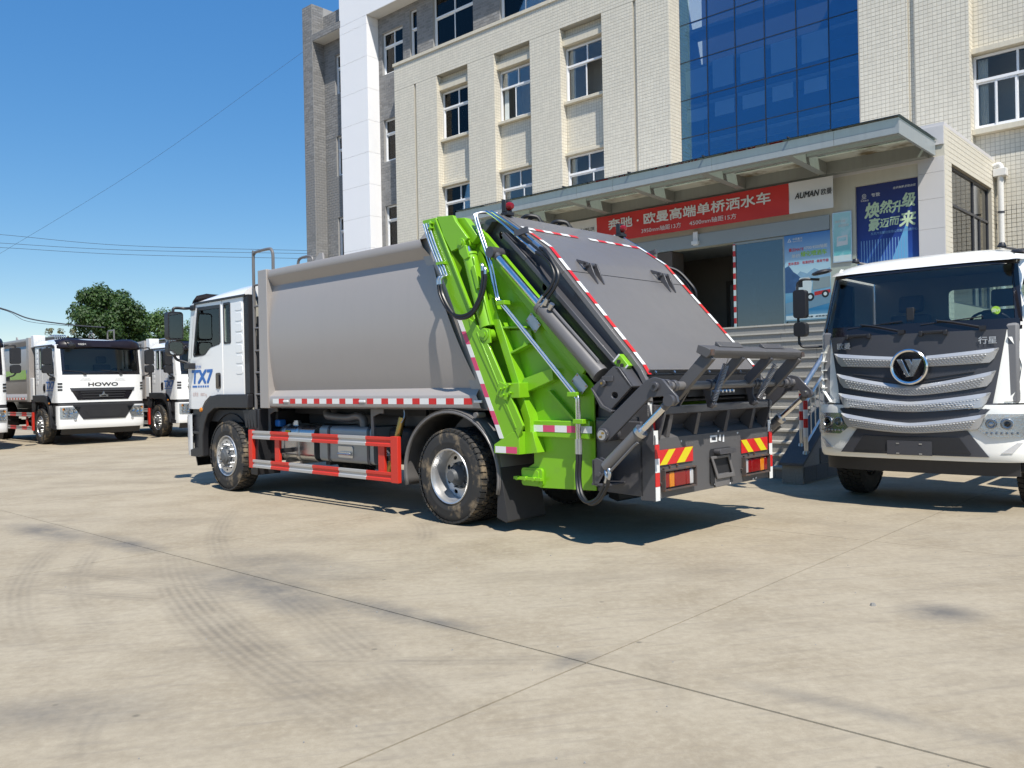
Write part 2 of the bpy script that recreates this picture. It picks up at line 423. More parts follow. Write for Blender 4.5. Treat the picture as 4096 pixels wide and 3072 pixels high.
def concrete(name):
    m, nt, b = _nt(name)
    P = N(nt, 'ShaderNodeNewGeometry').outputs['Position']
    sp = N(nt, 'ShaderNodeSeparateXYZ'); nt.links.new(P, sp.inputs[0]); X, Y = sp.outputs[0], sp.outputs[1]
    M_ = lambda op, a, b_=None, c=False: math_n(nt, op, a, b_, c)
    big = noise_n(nt, P, .20, 4, .6); mid = noise_n(nt, P, 1.1, 5, .68); fine = noise_n(nt, P, 17, 5, .72); grit = noise_n(nt, P, 150, 2, .6)
    c = mix_n(nt, ramp_n(nt, big, [(.30, 0), (.70, 1)]), (.350, .296, .212), (.408, .352, .262))
    c = mix_n(nt, M_('MULTIPLY', ramp_n(nt, mid, [(.30, 1), (.58, 0)]), .85), c, (.282, .232, .160))
    c = mix_n(nt, M_('MULTIPLY', ramp_n(nt, fine, [(.45, 0), (.70, 1)]), .45), c, (.480, .418, .312))
    c = mix_n(nt, M_('MULTIPLY', ramp_n(nt, fine, [(.28, 1), (.44, 0)]), .35), c, (.245, .212, .165))
    c = mix_n(nt, M_('MULTIPLY', ramp_n(nt, grit, [(.58, 0), (.72, 1)]), .30), c, (.20, .175, .14))
    # broom finish
    rot = N(nt, 'ShaderNodeMapping'); rot.inputs['Rotation'].default_value = (0, 0, R(-12)); nt.links.new(P, rot.inputs[0])
    drag = noise_n(nt, scaled(nt, rot.outputs[0], (1.1, 11, 1)), 1.6, 4, .7)
    c = mix_n(nt, M_('MULTIPLY', ramp_n(nt, drag, [(.52, 0), (.72, 1)]), .50), c, (.240, .208, .165))
    wear = noise_n(nt, scaled(nt, rot.outputs[0], (.5, 1.2, 1)), .75, 5, .72)
    c = mix_n(nt, M_('MULTIPLY', ramp_n(nt, wear, [(.52, 0), (.68, 1)]), .45), c, (.240, .205, .155))
    # tyre tracks: arcs (cx, cy, radius, start, end, half width, strength)
    patch = ramp_n(nt, noise_n(nt, P, 2.3, 5, .72), [(.32, .28), (.62, 1)])
    tracks = ((9.07, 12.65, 13.16, (-3.3, 8.1), (-.1, 3.1), .26, .95), (-6.82, -2.12, 9.65, (-4.6, 7.35), (-1.0, 5.6), .11, .75), (5.22, 169.6, 165.06, (-2.3, 4.7), (1.1, 4.6), .10, .65),
              (4.14, 10.58, 8.95, (-2.6, 4.6), (-4.9, 9.3), .15, .62), (4.14, 10.58, 8.55, (-2.3, 4.8), (-4.4, 9.2), .12, .45), (7.48, 12.26, 11.12, (-2.2, 6.8), (-3.7, 11.0), .15, .60),
              (-48.2, -21.34, 54.06, (-2.9, 8.1), (.1, 3.0), .24, .60), (-.64, 4.21, 1.38, (-1.8, 3.3), (-2.0, 4.4), .10, .40), (-4.49, 8.27, 3.6, (-.85, 7.8), (-1.2, 9.7), .14, .55),
              (-1.26, 12.06, 6.07, (-4.4, 6.9), (-1.6, 5.98), .10, .55), (6.5, -4.0, 10.6, (2.2, 5.7), (6.5, 6.6), .13, .40), (14, 20, 15.6, (.6, 12.2), (4.8, 7.3), .2, .35),
              (-9, 4, 12.4, (-1.2, 13.8), (-12, 16), .3, .5), (-20, 30, 17.5, (-9.5, 16), (-17, 12.8), .3, .5))
    tot = None
    for cx, cy, rad, p0, p1, w, k in tracks:
        dx = M_('SUBTRACT', X, cx); dy = M_('SUBTRACT', Y, cy); r = M_('SQRT', M_('ADD', M_('MULTIPLY', dx, dx), M_('MULTIPLY', dy, dy)))
        d = M_('SUBTRACT', r, rad)
        v = M_('SUBTRACT', 1.0, M_('POWER', M_('DIVIDE', M_('ABSOLUTE', M_('ADD', d, M_('MULTIPLY', M_('SUBTRACT', mid, .5), .10))), w), 2.0), True)
        ribs = M_('MULTIPLY_ADD', M_('SINE', M_('MULTIPLY', M_('ADD', d, M_('MULTIPLY', mid, .05)), 105.0)), .22); nt.nodes[-1].inputs[2].default_value = .64
        v = M_('MULTIPLY', v, ribs)
        L = Vector((p1[0] - p0[0], p1[1] - p0[1])); l2 = L.length_squared
        t = M_('DIVIDE', M_('ADD', M_('MULTIPLY', M_('SUBTRACT', X, p0[0]), L.x), M_('MULTIPLY', M_('SUBTRACT', Y, p0[1]), L.y)), l2)
        e = M_('MULTIPLY', M_('MULTIPLY', t, 2.6, True), M_('MULTIPLY', M_('SUBTRACT', 1.0, t), 2.6, True))
        v = M_('MULTIPLY', M_('MULTIPLY', v, e), k)
        tot = v if tot is None else M_('MAXIMUM', tot, v)
    c = mix_n(nt, M_('MULTIPLY', M_('MULTIPLY', tot, patch), .85), c, (.150, .130, .104))
    # grey smudges of rubber dust and an old oil ring
    sm = None
    for cx, cy, rx, ry, ang, k in ((-5.1, 9.2, 1.1, .35, -42, .8), (-3.9, 8.4, 1.0, .25, -42, .8), (-1.9, 6.4, 1.3, .40, -45, .75), (-.95, 5.75, .75, .22, -42, .75), (-.5, 5.4, .5, .14, -42, .6), (-2.2, 4.0, .7, .35, 10, .5), (2.70, 5.38, .33, .30, 0, .75), (-1.9, 7.2, 1.2, .5, -42, .5), (.3, 4.6, .25, .12, 47, .7), (1.6, 3.8, .9, .12, -40, .45), (-8.5, 12.5, 2.0, .5, -40, .5)):
        ca, sa = math.cos(R(ang)), math.sin(R(ang)); dx = M_('SUBTRACT', X, cx); dy = M_('SUBTRACT', Y, cy)
        u = M_('DIVIDE', M_('ADD', M_('MULTIPLY', dx, ca), M_('MULTIPLY', dy, sa)), rx); v = M_('DIVIDE', M_('SUBTRACT', M_('MULTIPLY', dy, ca), M_('MULTIPLY', dx, sa)), ry)
        q = M_('MULTIPLY', M_('SUBTRACT', 1.0, M_('SQRT', M_('ADD', M_('MULTIPLY', u, u), M_('MULTIPLY', v, v))), True), k * 1.6, True)
        sm = q if sm is None else M_('MAXIMUM', sm, q)
    c = mix_n(nt, M_('MULTIPLY', M_('MULTIPLY', sm, patch), .95), c, (.150, .140, .125))
    spots = N(nt, 'ShaderNodeTexVoronoi'); spots.inputs['Scale'].default_value = 1.9; nt.links.new(P, spots.inputs['Vector'])
    c = mix_n(nt, M_('MULTIPLY', ramp_n(nt, spots.outputs['Distance'], [(.018, 1), (.045, 0)]), .65), c, (.13, .115, .09))
    nt.links.new(c, b.inputs['Base Color'])
    b.inputs['Roughness'].default_value = .88; b.inputs['Specular IOR Level'].default_value = .25
    h = M_('ADD', M_('MULTIPLY', fine, .8), M_('MULTIPLY', grit, .4))
    bn = N(nt, 'ShaderNodeBump'); bn.inputs['Strength'].default_value = .30; bn.inputs['Distance'].default_value = .006
    nt.links.new(h, bn.inputs['Height']); nt.links.new(bn.outputs[0], b.inputs['Normal'])
    return m
concrete('concrete')
mat('joint_dirt', (.13, .115, .09), .95, var=.3, vs=12)

g = MB().add([(-900, -200, -.045), (900, -200, -.045), (900, 1500, -.045), (-900, 1500, -.045)], [(0, 1, 2, 3)]).build('ground', 'joint_dirt')
tag(g, kind='structure')
# cast slabs with narrow joints, laid at the yard's own angle
JA = R(47.7)
ju, jv = Vector((math.cos(JA), math.sin(JA), 0)), Vector((-math.sin(JA), math.cos(JA), 0))
JO = Vector((.37, 4.56, 0))
rs = random.Random(3)
def slab_mesh(su, sv):
    q = .003; hu, hv = su / 2 - .0025, sv / 2 - .0025; b = MB()
    b.add([(-hu, -hv, -.044), (hu, -hv, -.044), (hu, hv, -.044), (-hu, hv, -.044),
           (-hu + q, -hv + q, 0), (hu - q, -hv + q, 0), (hu - q, hv - q, 0), (-hu + q, hv - q, 0)],
          [(4, 5, 6, 7), (0, 1, 5, 4), (1, 2, 6, 5), (2, 3, 7, 6), (3, 0, 4, 7)])
    return b.mesh('slab', 'concrete', smooth=0)
SU, SV = 4.32, 5.0
sm = slab_mesh(SU, SV)
for i in range(-8, 16):
    for j in range(-9, 14):
        c = JO + ju * ((i + .5) * SU) + jv * ((j + .5) * SV)
        if c.y < -6 or abs(c.x) > c.y * .75 + 9 or c.y > 62: continue
        o = inst(sm, 'slab', g, (c.x, c.y, rs.uniform(-.0015, .0015)), (rs.uniform(-.0002, .0002), rs.uniform(-.0002, .0002), JA))
far = MB()
far.add([(-900, 46, -.006), (900, 46, -.006), (900, 1500, -.006), (-900, 1500, -.006)], [(0, 1, 2, 3)])
o = far.build('outer_yard', 'concrete', g)
# crumbs of stone lying about
rs = random.Random(17); k = MB()
for i in range(70):
    y = rs.uniform(3.2, 11); x = rs.uniform(-.6, .6) * y; r_ = rs.uniform(.003, .008) if i else .022
    if i == 0: x, y = 2.35, 5.57
    p = [(x + r_ * math.cos(a) * rs.uniform(.7, 1.2), y + r_ * math.sin(a) * rs.uniform(.7, 1.2)) for a in (0, 1.2, 2.4, 3.7, 5.0)]
    k.add([(u, v, 0) for u, v in p] + [(x + (u - x) * .6, y + (v - y) * .6, r_ * .9) for u, v in p], [(5, 6, 7, 8, 9)] + [(j, (j + 1) % 5, 5 + (j + 1) % 5, 5 + j) for j in range(5)])
o = k.build('gravel', 'granite', None, smooth=0); tag(o, 'tiny loose stone crumbs scattered on the concrete', 'gravel', kind='stuff')
# ================================================================= office building
bld = empty('office_building', (0, 0, 0), BROT)
tag(bld, 'four storey beige tiled office building with blue curtain wall and grey brick end bay', 'building')
FY, RY, GY = 21.0, 21.28, 21.58          # pier face, recess, glass / grey wall
tile_mb = MB(); tile_list = []
def tiles(o, u, v, U, V, nrm, pitch=.0975, gap=.009, h=.004, px=0.0, py=0.0, mb=None, pv=None, bond=False):
    """grid of raised tiles on a rectangle; px,py: phase"""
    mb = mb or tile_mb; o, u, v, nrm = Vector(o), Vector(u), Vector(v), Vector(nrm); pv = pv or pitch
    q = .0022; row = 0
    y = -py
    while y < V - .004:
        y0, y1 = max(0, y) + gap / 2, min(V, y + pv) - gap / 2
        x = -px - (pitch / 2 if bond and row % 2 else 0)
        while x < U - .004:
            x0, x1 = max(0, x) + gap / 2, min(U, x + pitch) - gap / 2
            if x1 - x0 > .012 and y1 - y0 > .012:
                A = [o + u * a + v * b for a, b in ((x0, y0), (x1, y0), (x1, y1), (x0, y1))]
                T = [o + u * a + v * b + nrm * h for a, b in ((x0 + q, y0 + q), (x1 - q, y0 + q), (x1 - q, y1 - q), (x0 + q, y1 - q))]
                mb.add(A + T, [(4, 5, 6, 7), (0, 1, 5, 4), (1, 2, 6, 5), (2, 3, 7, 6), (3, 0, 4, 7)])
            x += pitch
        y += pv; row += 1
XU, YU, ZU = (1, 0, 0), (0, 1, 0), (0, 0, 1); FN = (0, -1, 0)
def front_tiles(x0, x1, z0, z1, y, **k): tiles((x0, y, z0), XU, ZU, x1 - x0, z1 - z0, FN, px=(x0 * 1.0) % .0975, **k)
def side_tiles(x, y0, y1, z0, z1, s=1, **k): tiles((x, y0, z0), YU, ZU, y1 - y0, z1 - z0, (s, 0, 0), **k)

# --- solid masses
w = MB()
piers = [(-24.75, -23.63), (-23.53, -22.40), (-20.82, -19.55), (-17.95, -16.68), (-15.06, -13.92), (-13.82, -12.71), (-7.43, -6.29), (-6.16, -5.00), (-3.30, -1.90), (-.2, 1.2)]
bays = [(-22.40, -20.82), (-19.55, -17.95), (-16.68, -15.06)]
for x0, x1 in piers: w.box(x0, x1, FY, 21.62, 0, 12.70 if x1 < -12 else 13.70)
w.box(-23.63, -23.53, FY + .06, 21.6, 0, 12.70); w.box(-13.92, -13.82, FY + .06, 21.6, 0, 13.7); w.box(-6.29, -6.16, FY + .06, 21.6, 0, 13.7)
w.box(-24.75, -13.92, FY, 21.55, 12.70, 13.70)
w.box(-13.82, -12.71, FY, 21.62, 12.70, 13.70)
o = w.build('pier_wall', 'grout', bld, smooth=0)
rows = [(12.12, 10.40), (8.68, 7.00), (5.25, 3.57)]       # window heads / sills
for x0, x1 in bays + [(-5.0, -3.3), (-1.9, -.2)]:
    z = 12.70 if x0 < -12 else 13.7
    for hd, sl_ in rows:
        MB().box(x0, x1, RY, 21.6, hd, z).build('recess_wall', 'grout', bld, smooth=0); z = sl_
    MB().box(x0, x1, RY, 21.6, 0, z).build('recess_wall', 'grout', bld, smooth=0)

# --- tiles on the masses (only where the yard can see them)
Z0 = .3
for x0, x1 in piers[:6]: front_tiles(x0, x1, Z0, 12.70, FY)
front_tiles(-24.75, -12.71, 12.70, 13.62, FY)
for x0, x1 in piers[6:8]: front_tiles(x0, x1, Z0, 13.7, FY)
for x0, x1 in piers[8:9]: front_tiles(x0, x1, Z0, 13.7, FY)
front_tiles(-6.29, -6.16, Z0, 13.7, FY + .06); front_tiles(-13.92, -13.82, Z0, 13.7, FY + .06); front_tiles(-23.63, -23.53, Z0, 12.7, FY + .06)
for x0, x1 in bays:
    front_tiles(x0, x1, 12.41, 12.70, RY); front_tiles(x0, x1, 8.78, 10.30, RY); front_tiles(x0, x1, 5.4, 6.88, RY); front_tiles(x0, x1, .3, 3.5, RY)
    side_tiles(x0, FY, RY, Z0, 12.70, 1)
front_tiles(-5.0, -3.3, 8.82, 13.7, RY); front_tiles(-5.0, -3.3, 2.0, 6.88, RY); side_tiles(-5.0, FY, RY, 2.0, 13.7, 1)
side_tiles(-12.71, FY, 22.1, Z0, 13.7, 1)

# --- projecting ledges inside the bays: each ledge a part
def ledge(x0, x1, z0, z1, y0, nm='ledge', y1=RY + .02):
    b = MB().box(x0 + .002, x1 - .002, y0, y1, z0, z1); tb = b.build(nm, 'tile_cap', bld, smooth=0, bevel=.004)
    return tb
for x0, x1 in bays:
    ledge(x0, x1, 12.17, 12.41, 21.12); ledge(x0, x1, 10.31, 10.40, 21.13, 'window_ledge'); ledge(x0, x1, 8.69, 8.78, 21.15); ledge(x0, x1, 6.89, 6.98, 21.13, 'window_ledge')
    ledge(x0, x1, 12.705, 12.73, 21.01)
ledge(-5.0, -3.3, 8.70, 8.82, 21.13); ledge(-5.0, -3.3, 6.88, 7.0, 21.10, 'window_ledge')
MB().box(-24.79, -12.68, 20.955, 21.58, 13.62, 13.735).build('parapet_coping', 'tile_cap', bld, smooth=0, bevel=.006)

# --- windows: frame with sashes and panes
def window(x0, x1, z0, z1, y, tr=.66, mull=(.52,), sash=None, mat_f='upvc', open_side=None, tops=1, parent=None, fw=.055):
    wn_ = empty('window', ((x0 + x1) / 2, y, z0), 0, parent or bld)
    W, H = x1 - x0, z1 - z0; hx = W / 2; tz = H * tr
    f = MB()
    f.box(-hx, -hx + fw, 0, .07, 0, H); f.box(hx - fw, hx, 0, .07, 0, H)
    f.box(-hx + fw, hx - fw, 0, .07, 0, fw); f.box(-hx + fw, hx - fw, 0, .07, H - fw, H); f.box(-hx + fw, hx - fw, -.006, .07, tz - fw * .6, tz + fw * .6)
    for k in range(tops):
        mx = -hx + W * (k + 1) / (tops + 1) + (0.03 if tops == 1 else 0)
        f.box(mx - .025, mx + .025, .004, .066, tz + fw * .6, H - fw)
    f.build('frame', mat_f, wn_, smooth=0, bevel=.004)
    # sliding sashes below
    n = len(mull) + 1; xs = [-hx + fw] + [-hx + W * t for t in mull] + [hx - fw]
    for i in range(n):
        a, b_ = xs[i], xs[i + 1]
        if open_side == i:
            continue
        s = MB(); yy = .012 if i % 2 else .036; sw = .042
        s.box(a - .01, a - .01 + sw, yy, yy + .022, fw, tz - fw * .6); s.box(b_ - sw + .01, b_ + .01, yy, yy + .022, fw, tz - fw * .6)
        s.box(a - .01 + sw, b_ - sw + .01, yy, yy + .022, fw, fw + sw); s.box(a - .01 + sw, b_ - sw + .01, yy, yy + .022, tz - fw * .6 - sw, tz - fw * .6)
        s.build('sash', mat_f, wn_, smooth=0, bevel=.003)
        MB().box(a + sw - .012, b_ - sw + .012, yy + .009, yy + .013, fw + sw - .002, tz - fw * .6 - sw + .002).build('pane', 'window_glass', wn_, smooth=0)
    xs2 = [-hx + fw] + [-hx + W * (k + 1) / (tops + 1) + (0.03 if tops == 1 else 0) for k in range(tops)] + [hx - fw]
    for i in range(tops + 1):
        MB().box(xs2[i] + .02, xs2[i + 1] - .02, .03, .034, tz + fw * .6 - .002, H - fw + .002).build('pane', 'window_glass', wn_, smooth=0)
    # room behind
    cu = MB(); n_ = 10; rr = [(-hx + .07 + (.20 if W > 1 else .08) * i / n_, .13 + .02 * (i % 2), 0) for i in range(n_ + 1)]; cu.loft([[(p[0], p[1], .06) for p in rr], [(p[0], p[1], H - .06) for p in rr]], closed=False); cu.build('curtain', 'curtain', wn_, smooth=60)
    r = MB(); D = 1.5
    r.box(-hx - .4, hx + .4, D, D + .05, -.9, H + .7, 1); r.box(-hx - .45, -hx - .4, .09, D, -.9, H + .7, 1); r.box(hx + .4, hx + .45, .09, D, -.9, H + .7, 1)
    r.box(-hx - .4, hx + .4, .09, D, H + .65, H + .7, 1); r.box(-hx - .4, hx + .4, .09, D, -.95, -.9, 0)
    r.build('room', ['room_dark', 'room_pale'], wn_, smooth=0)
    return wn_
opens = {0: None, 1: 0, 2: 1}
for i, (x0, x1) in enumerate(bays):
    window(x0, x1, 10.40, 12.12, RY + .03, open_side=opens[i], mull=(.48,) if i != 1 else (.42,))
    window(x0, x1, 7.00, 8.68, RY + .03, mull=(.60,))
    window(x0, x1, 3.57, 5.25, RY + .03)
window(-5.0, -3.3, 7.02, 8.68, RY + .03, mull=(.26, .5, .76))
window(-5.0, -3.3, 3.57, 5.25, RY + .03)

# --- blue curtain wall
gx = [-12.705, -11.83, -10.97, -10.11, -9.23, -8.37, -7.435]; gz = [4.6] + [7.40 + 1.09 * i for i in range(7)]
cw = empty('curtain_wall', (0, 0, 0), 0, bld)
rs = random.Random(11)
for i in range(6):
    for j in range(len(gz) - 1):
        cx, cz = (gx[i] + gx[i + 1]) / 2, (gz[j] + gz[j + 1]) / 2; hx, hz = (gx[i + 1] - gx[i]) / 2 - .009, (gz[j + 1] - gz[j]) / 2 - .009
        o = MB().box(-hx, hx, -.004, .004, -hz, hz).build('pane', 'curtain_glass', cw, smooth=0)
        o.location = (cx, GY, cz); o.rotation_euler = (R(rs.uniform(-.12, .12)), 0, R(rs.uniform(-.15, .15)))
for x in gx[1:-1]: MB().box(x - .011, x + .011, GY - .012, GY + .07, 4.6, 13.9).build('mullion', 'black_plastic', cw, smooth=0)
for z in gz[1:]: MB().box(gx[0], gx[-1], GY - .010, GY + .06, z - .010, z + .010).build('transom', 'black_plastic', cw, smooth=0)
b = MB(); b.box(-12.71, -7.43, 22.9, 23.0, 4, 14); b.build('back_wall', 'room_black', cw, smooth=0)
b = MB(); b.box(-12.75, -12.712, 22.11, 23, 4, 14); b.box(-7.42, -7.40, 21.6, 23, 4, 14); b.build('side_wall', 'room_pale', cw, smooth=0)
for j in (1, 2, 3, 4):
    z = gz[j]
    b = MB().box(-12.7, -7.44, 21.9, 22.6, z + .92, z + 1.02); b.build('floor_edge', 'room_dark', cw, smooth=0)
for (x0, x1, z0, z1) in ((-11.75, -11.1, 9.75, 10.55), (-10.9, -10.2, 9.7, 10.5), (-10.0, -9.3, 9.72, 10.52), (-9.15, -8.45, 9.75, 10.5), (-11.7, -11.1, 8.95, 9.35), (-10.85, -10.2, 8.95, 9.33), (-9.98, -9.4, 8.95, 9.35), (-9.1, -8.5, 8.95, 9.3), (-12.6, -11.95, 8.95, 9.3), (-12.62, -11.9, 9.75, 10.45)):
    MB().box(x0, x1, 21.72, 21.74, z0, z1).build('blind', 'white_print', cw, smooth=0)

# --- grey brick end bay and top floor
gm = MB()
gm.box(-30.70, -30.00, FY, 22.2, 0, 17.70)
gm.box(-30.00, -28.05, 21.0, 22.2, 16.12, 16.40); gm.box(-30.00, -28.05, GY, 22.2, 16.40, 17.32)
def holed(x0, x1, z0, z1, wins, y0=GY, y1=21.9):
    gm.plate([(x0, z0), (x1, z0), (x1, z1), (x0, z1)], y0, y1, 'y', [[(a, c), (b_, c), (b_, d), (a, d)] for a, b_, c, d in wins])
gw_l = [(-29.24, -28.2, 13.80, 15.46), (-29.24, -28.2, 10.37, 12.03), (-29.24, -28.2, 6.95, 8.62)]
gw_m = [(-26.13, -24.88, 13.80, 15.46), (-26.13, -24.80, 10.37, 12.03), (-26.13, -24.80, 6.95, 8.62)]
gw_t = [(-24.46, -24.05, 14.0, 15.86), (-23.15, -21.06, 14.0, 15.95), (-19.76, -17.6, 14.0, 15.95), (-16.3, -14.1, 14.0, 15.95)]
holed(-30.0, -28.05, 0, 16.12, gw_l); holed(-26.36, -24.70, 0, 16.12, gw_m)
gm.plate([(-24.70, 13.0), (-12.7, 13.0), (-12.7, 16.12), (-24.70, 16.12)], GY, 21.9, 'y', [[(a, c), (b_, c), (b_, d), (a, d)] for a, b_, c, d in gw_t])
gm.box(-24.72, -24.70, GY + .01, 21.9, 0, 13.2)
gm.build('grey_wall', 'brick_mortar', bld, smooth=0)
brick_mb = MB()
def bricks(o, u, v, U, V, n): tiles(o, u, v, U, V, n, pitch=.262, pv=.1085, gap=.016, h=.008, mb=brick_mb, bond=True)
def brick_holes(x0, x1, z0, z1, wins, y):
    zs = sorted({z0, z1} | {max(z0, min(z1, t)) for w_ in wins for t in w_[2:]})
    for a, b_ in zip(zs, zs[1:]):
        segs = [(x0, x1)]
        for w0, w1, c, d in wins:
            if c < (a + b_) / 2 < d:
                segs = [s for p, q in segs for s in ((p, min(q, w0)), (max(p, w1), q)) if s[1] - s[0] > .03]
        for p, q in segs: bricks((p, y, a), XU, ZU, q - p, b_ - a, FN)
bricks((-30.70, FY, .2), XU, ZU, .70, 17.50, FN); bricks((-30.0, FY, .2), YU, ZU, GY - FY, 15.92, (1, 0, 0)); bricks((-30.0, FY, 16.40), YU, ZU, GY - FY, 1.30, (1, 0, 0))
bricks((-30.0, 21.0, 16.12), XU, ZU, 1.95, .28, FN); bricks((-30.0, GY, 16.40), XU, ZU, 1.95, .92, FN)
brick_holes(-30.0, -28.05, .2, 16.12, gw_l, GY); brick_holes(-26.36, -24.70, .2, 16.12, gw_m, GY); brick_holes(-24.70, -12.7, 13.4, 16.12, gw_t, GY)
MB().box(-29.99, -28.05, 21.02, GY, 16.105, 16.118).build('soffit_panel', 'soffit', bld, smooth=0)
for x0, x1, z0, z1 in gw_l + gw_m: window(x0, x1, z0, z1, GY + .10, mull=(.5,), tops=1, tr=.67)
window(*gw_t[0], GY + .10, mull=(), tops=0, tr=.62)
for t in gw_t[1:]: window(*t, GY + .10, mull=(.5,), tops=1, tr=.60)

# --- white rendered frame: pillar panels between shallow joints, beam on top
zs = [0, 2.0] + [3.18 + 1.26 * i for i in range(11)]
zs = [z for z in zs if z < 16.0] + [16.12]
for a, b_ in zip(zs, zs[1:]):
    MB().box(-28.10, -26.36, FY, 21.9, a + .004, b_ - .004).build('panel', 'white_render', bld, smooth=0, bevel=.003)
MB().box(-28.08, -26.38, FY + .012, 21.88, 0, 16.1).build('panel_joint', 'render_joint', bld, smooth=0)
MB().box(-28.10, -12.7, FY, 21.9, 16.124, 19.0).build('white_beam', 'white_render', bld, smooth=0)
MB().box(-26.34, -12.7, FY + .03, GY, 16.108, 16.121).build('soffit_panel', 'soffit', bld, smooth=0)

# --- tiles and bricks become objects: the nearest 300 of each singly, the rest as one mass
def split_pieces(mb, name, m, n_single, key):
    k = len(mb.v) // 8
    order = sorted(range(k), key=lambda i: key(mb.v[i * 8 + 4], mb.v[i * 8 + 6]))
    single = set(order[:n_single]); rest = MB(); cache = {}
    for i in range(k):
        vs8 = mb.v[i * 8:i * 8 + 8]
        if i in single:
            c = (Vector(vs8[0]) + Vector(vs8[2])) / 2
            rel = tuple(tuple(round(q, 4) for q in (Vector(p) - c)) for p in vs8)
            if rel not in cache:
                cache[rel] = MB().add(rel, [(4, 5, 6, 7), (0, 1, 5, 4), (1, 2, 6, 5), (2, 3, 7, 6), (3, 0, 4, 7)]).mesh(name, m, smooth=0)
            inst(cache[rel], name, bld, c)
        else:
            rest.add(vs8, [(4, 5, 6, 7), (0, 1, 5, 4), (1, 2, 6, 5), (2, 3, 7, 6), (3, 0, 4, 7)])
    o = rest.build(name + '_field', m, bld, smooth=0); o['kind'] = 'stuff'; return o

# --- entrance wing
WY = 17.4
wg = MB()
wg.plate([(-16.0, 0), (-4.60, 0), (-4.60, 6.23), (-16.0, 6.23)], WY, WY + .25, 'y',
         [[(-10.96, 2.58), (-6.80, 2.58), (-6.80, 4.56), (-10.96, 4.56)], [(-6.28, 2.75), (-5.08, 2.75), (-5.08, 5.35), (-6.28, 5.35)]])
wg.build('wing_front', 'cream_render', bld, smooth=0)
sdw = MB()
sdw.plate([(WY + .001, 0), (21.4, 0), (21.4, 6.23), (WY + .001, 6.23)], -4.85, -4.602, 'x', [[(17.86, 2.9), (20.95, 2.9), (20.95, 5.59), (17.86, 5.59)]])
sdw.build('wing_side', 'grout', bld, smooth=0)
MB().box(-16, -4.60, WY, 21.3, 6.23, 6.30).build('wing_roof', 'stone_panel', bld, smooth=0)
MB().box(-16, -15.8, WY, 21.3, 0, 6.23).build('wing_end', 'cream_render', bld, smooth=0)
for y0, y1, z0, z1 in ((WY, 21.27, 5.59, 6.23), (WY, 17.86, 2.0, 5.59), (20.95, 21.27, 2.0, 5.59)): side_tiles(-4.602, y0, y1, z0, z1, 1)
# stone cladding panels right of the blue poster
zz = [2.3, 3.0, 3.62, 4.30, 4.87, 5.37, 5.6]
for a, b_ in zip(zz, zz[1:]): MB().box(-5.075, -4.606, WY - .022, WY - .001, a + .002, b_ - .002).build('panel', 'stone_panel', bld, smooth=0, bevel=.002)
MB().box(-6.9, -4.606, WY - .02, WY - .001, 5.60, 5.66).build('panel', 'stone_panel', bld, smooth=0)
for x0, x1 in ((-5.5, -4.604),): MB().box(x0, x1, WY - .03, WY - .002, 5.88, 6.24).build('panel', 'stone_panel', bld, smooth=0, bevel=.002)
# side glazing of the wing: dark frame and panes
sg = empty('window', (-4.70, 17.86, 2.9), 0, bld)
f = MB()
for y in (0, 1.85, 3.05): f.box(-.03, .03, y, y + .05, 0, 2.69)
for z in (0, 1.92, 2.64): f.box(-.035, .035, 0, 3.1, z, z + .05)
f.box(-.03, .03, 2.35, 2.4, 0, 1.92); f.build('frame', 'panel_grey', sg, smooth=0, bevel=.003)
for y0, y1, z0, z1 in ((.05, 1.85, .05, 1.92), (.05, 1.85, 1.97, 2.64), (1.9, 3.05, .05, 1.92), (1.9, 3.05, 1.97, 2.64)):
    MB().box(-.004, .004, y0, y1, z0, z1).build('pane', 'door_glass', sg, smooth=0)

# lobby seen through the doors
lb = MB()
lb.box(-15.7, -6.3, 20.4, 20.5, 2.5, 5, 0); lb.box(-15.7, -4.86, 17.65, 20.4, 4.75, 4.85, 1); lb.box(-15.7, -4.86, WY + .02, 20.4, 2.45, 2.56, 2)
lb.box(-6.5, -6.4, 17.65, 20.4, 2.56, 4.75, 0); lb.box(-15.7, -15.6, 17.65, 20.4, 2.56, 4.75, 0)
lb.build('lobby', ['lobby_wall', 'soffit', 'lobby_floor'], bld, smooth=0)
dr = empty('door', (-10.1, 20.38, 2.56), 0, bld)
f = MB(); f.box(-.62, -.52, -.06, 0, 0, 1.42); f.box(.52, .62, -.06, 0, 0, 1.42); f.box(-.62, .62, -.06, 0, 1.42, 1.52); f.build('frame', 'lobby_brown', dr, smooth=0, bevel=.005)
MB().box(-.52, .52, -.03, 0, 0, 1.42).build('leaf', 'room_dark', dr, smooth=0)
for z in (.35, .85): MB().box(.12, .45, -.04, -.031, z, z + .42).build('notice', 'room_pale', dr, smooth=0)
MB().box(-.2, .12, -.065, -.061, 1.62, 1.72).build('door_sign', 'room_pale', dr, smooth=0)
MB().box(-10.96, -10.55, WY - .02, WY + .5, 2.58, 4.55).build('entrance_column', 'lobby_brown', bld, smooth=0, bevel=.006)
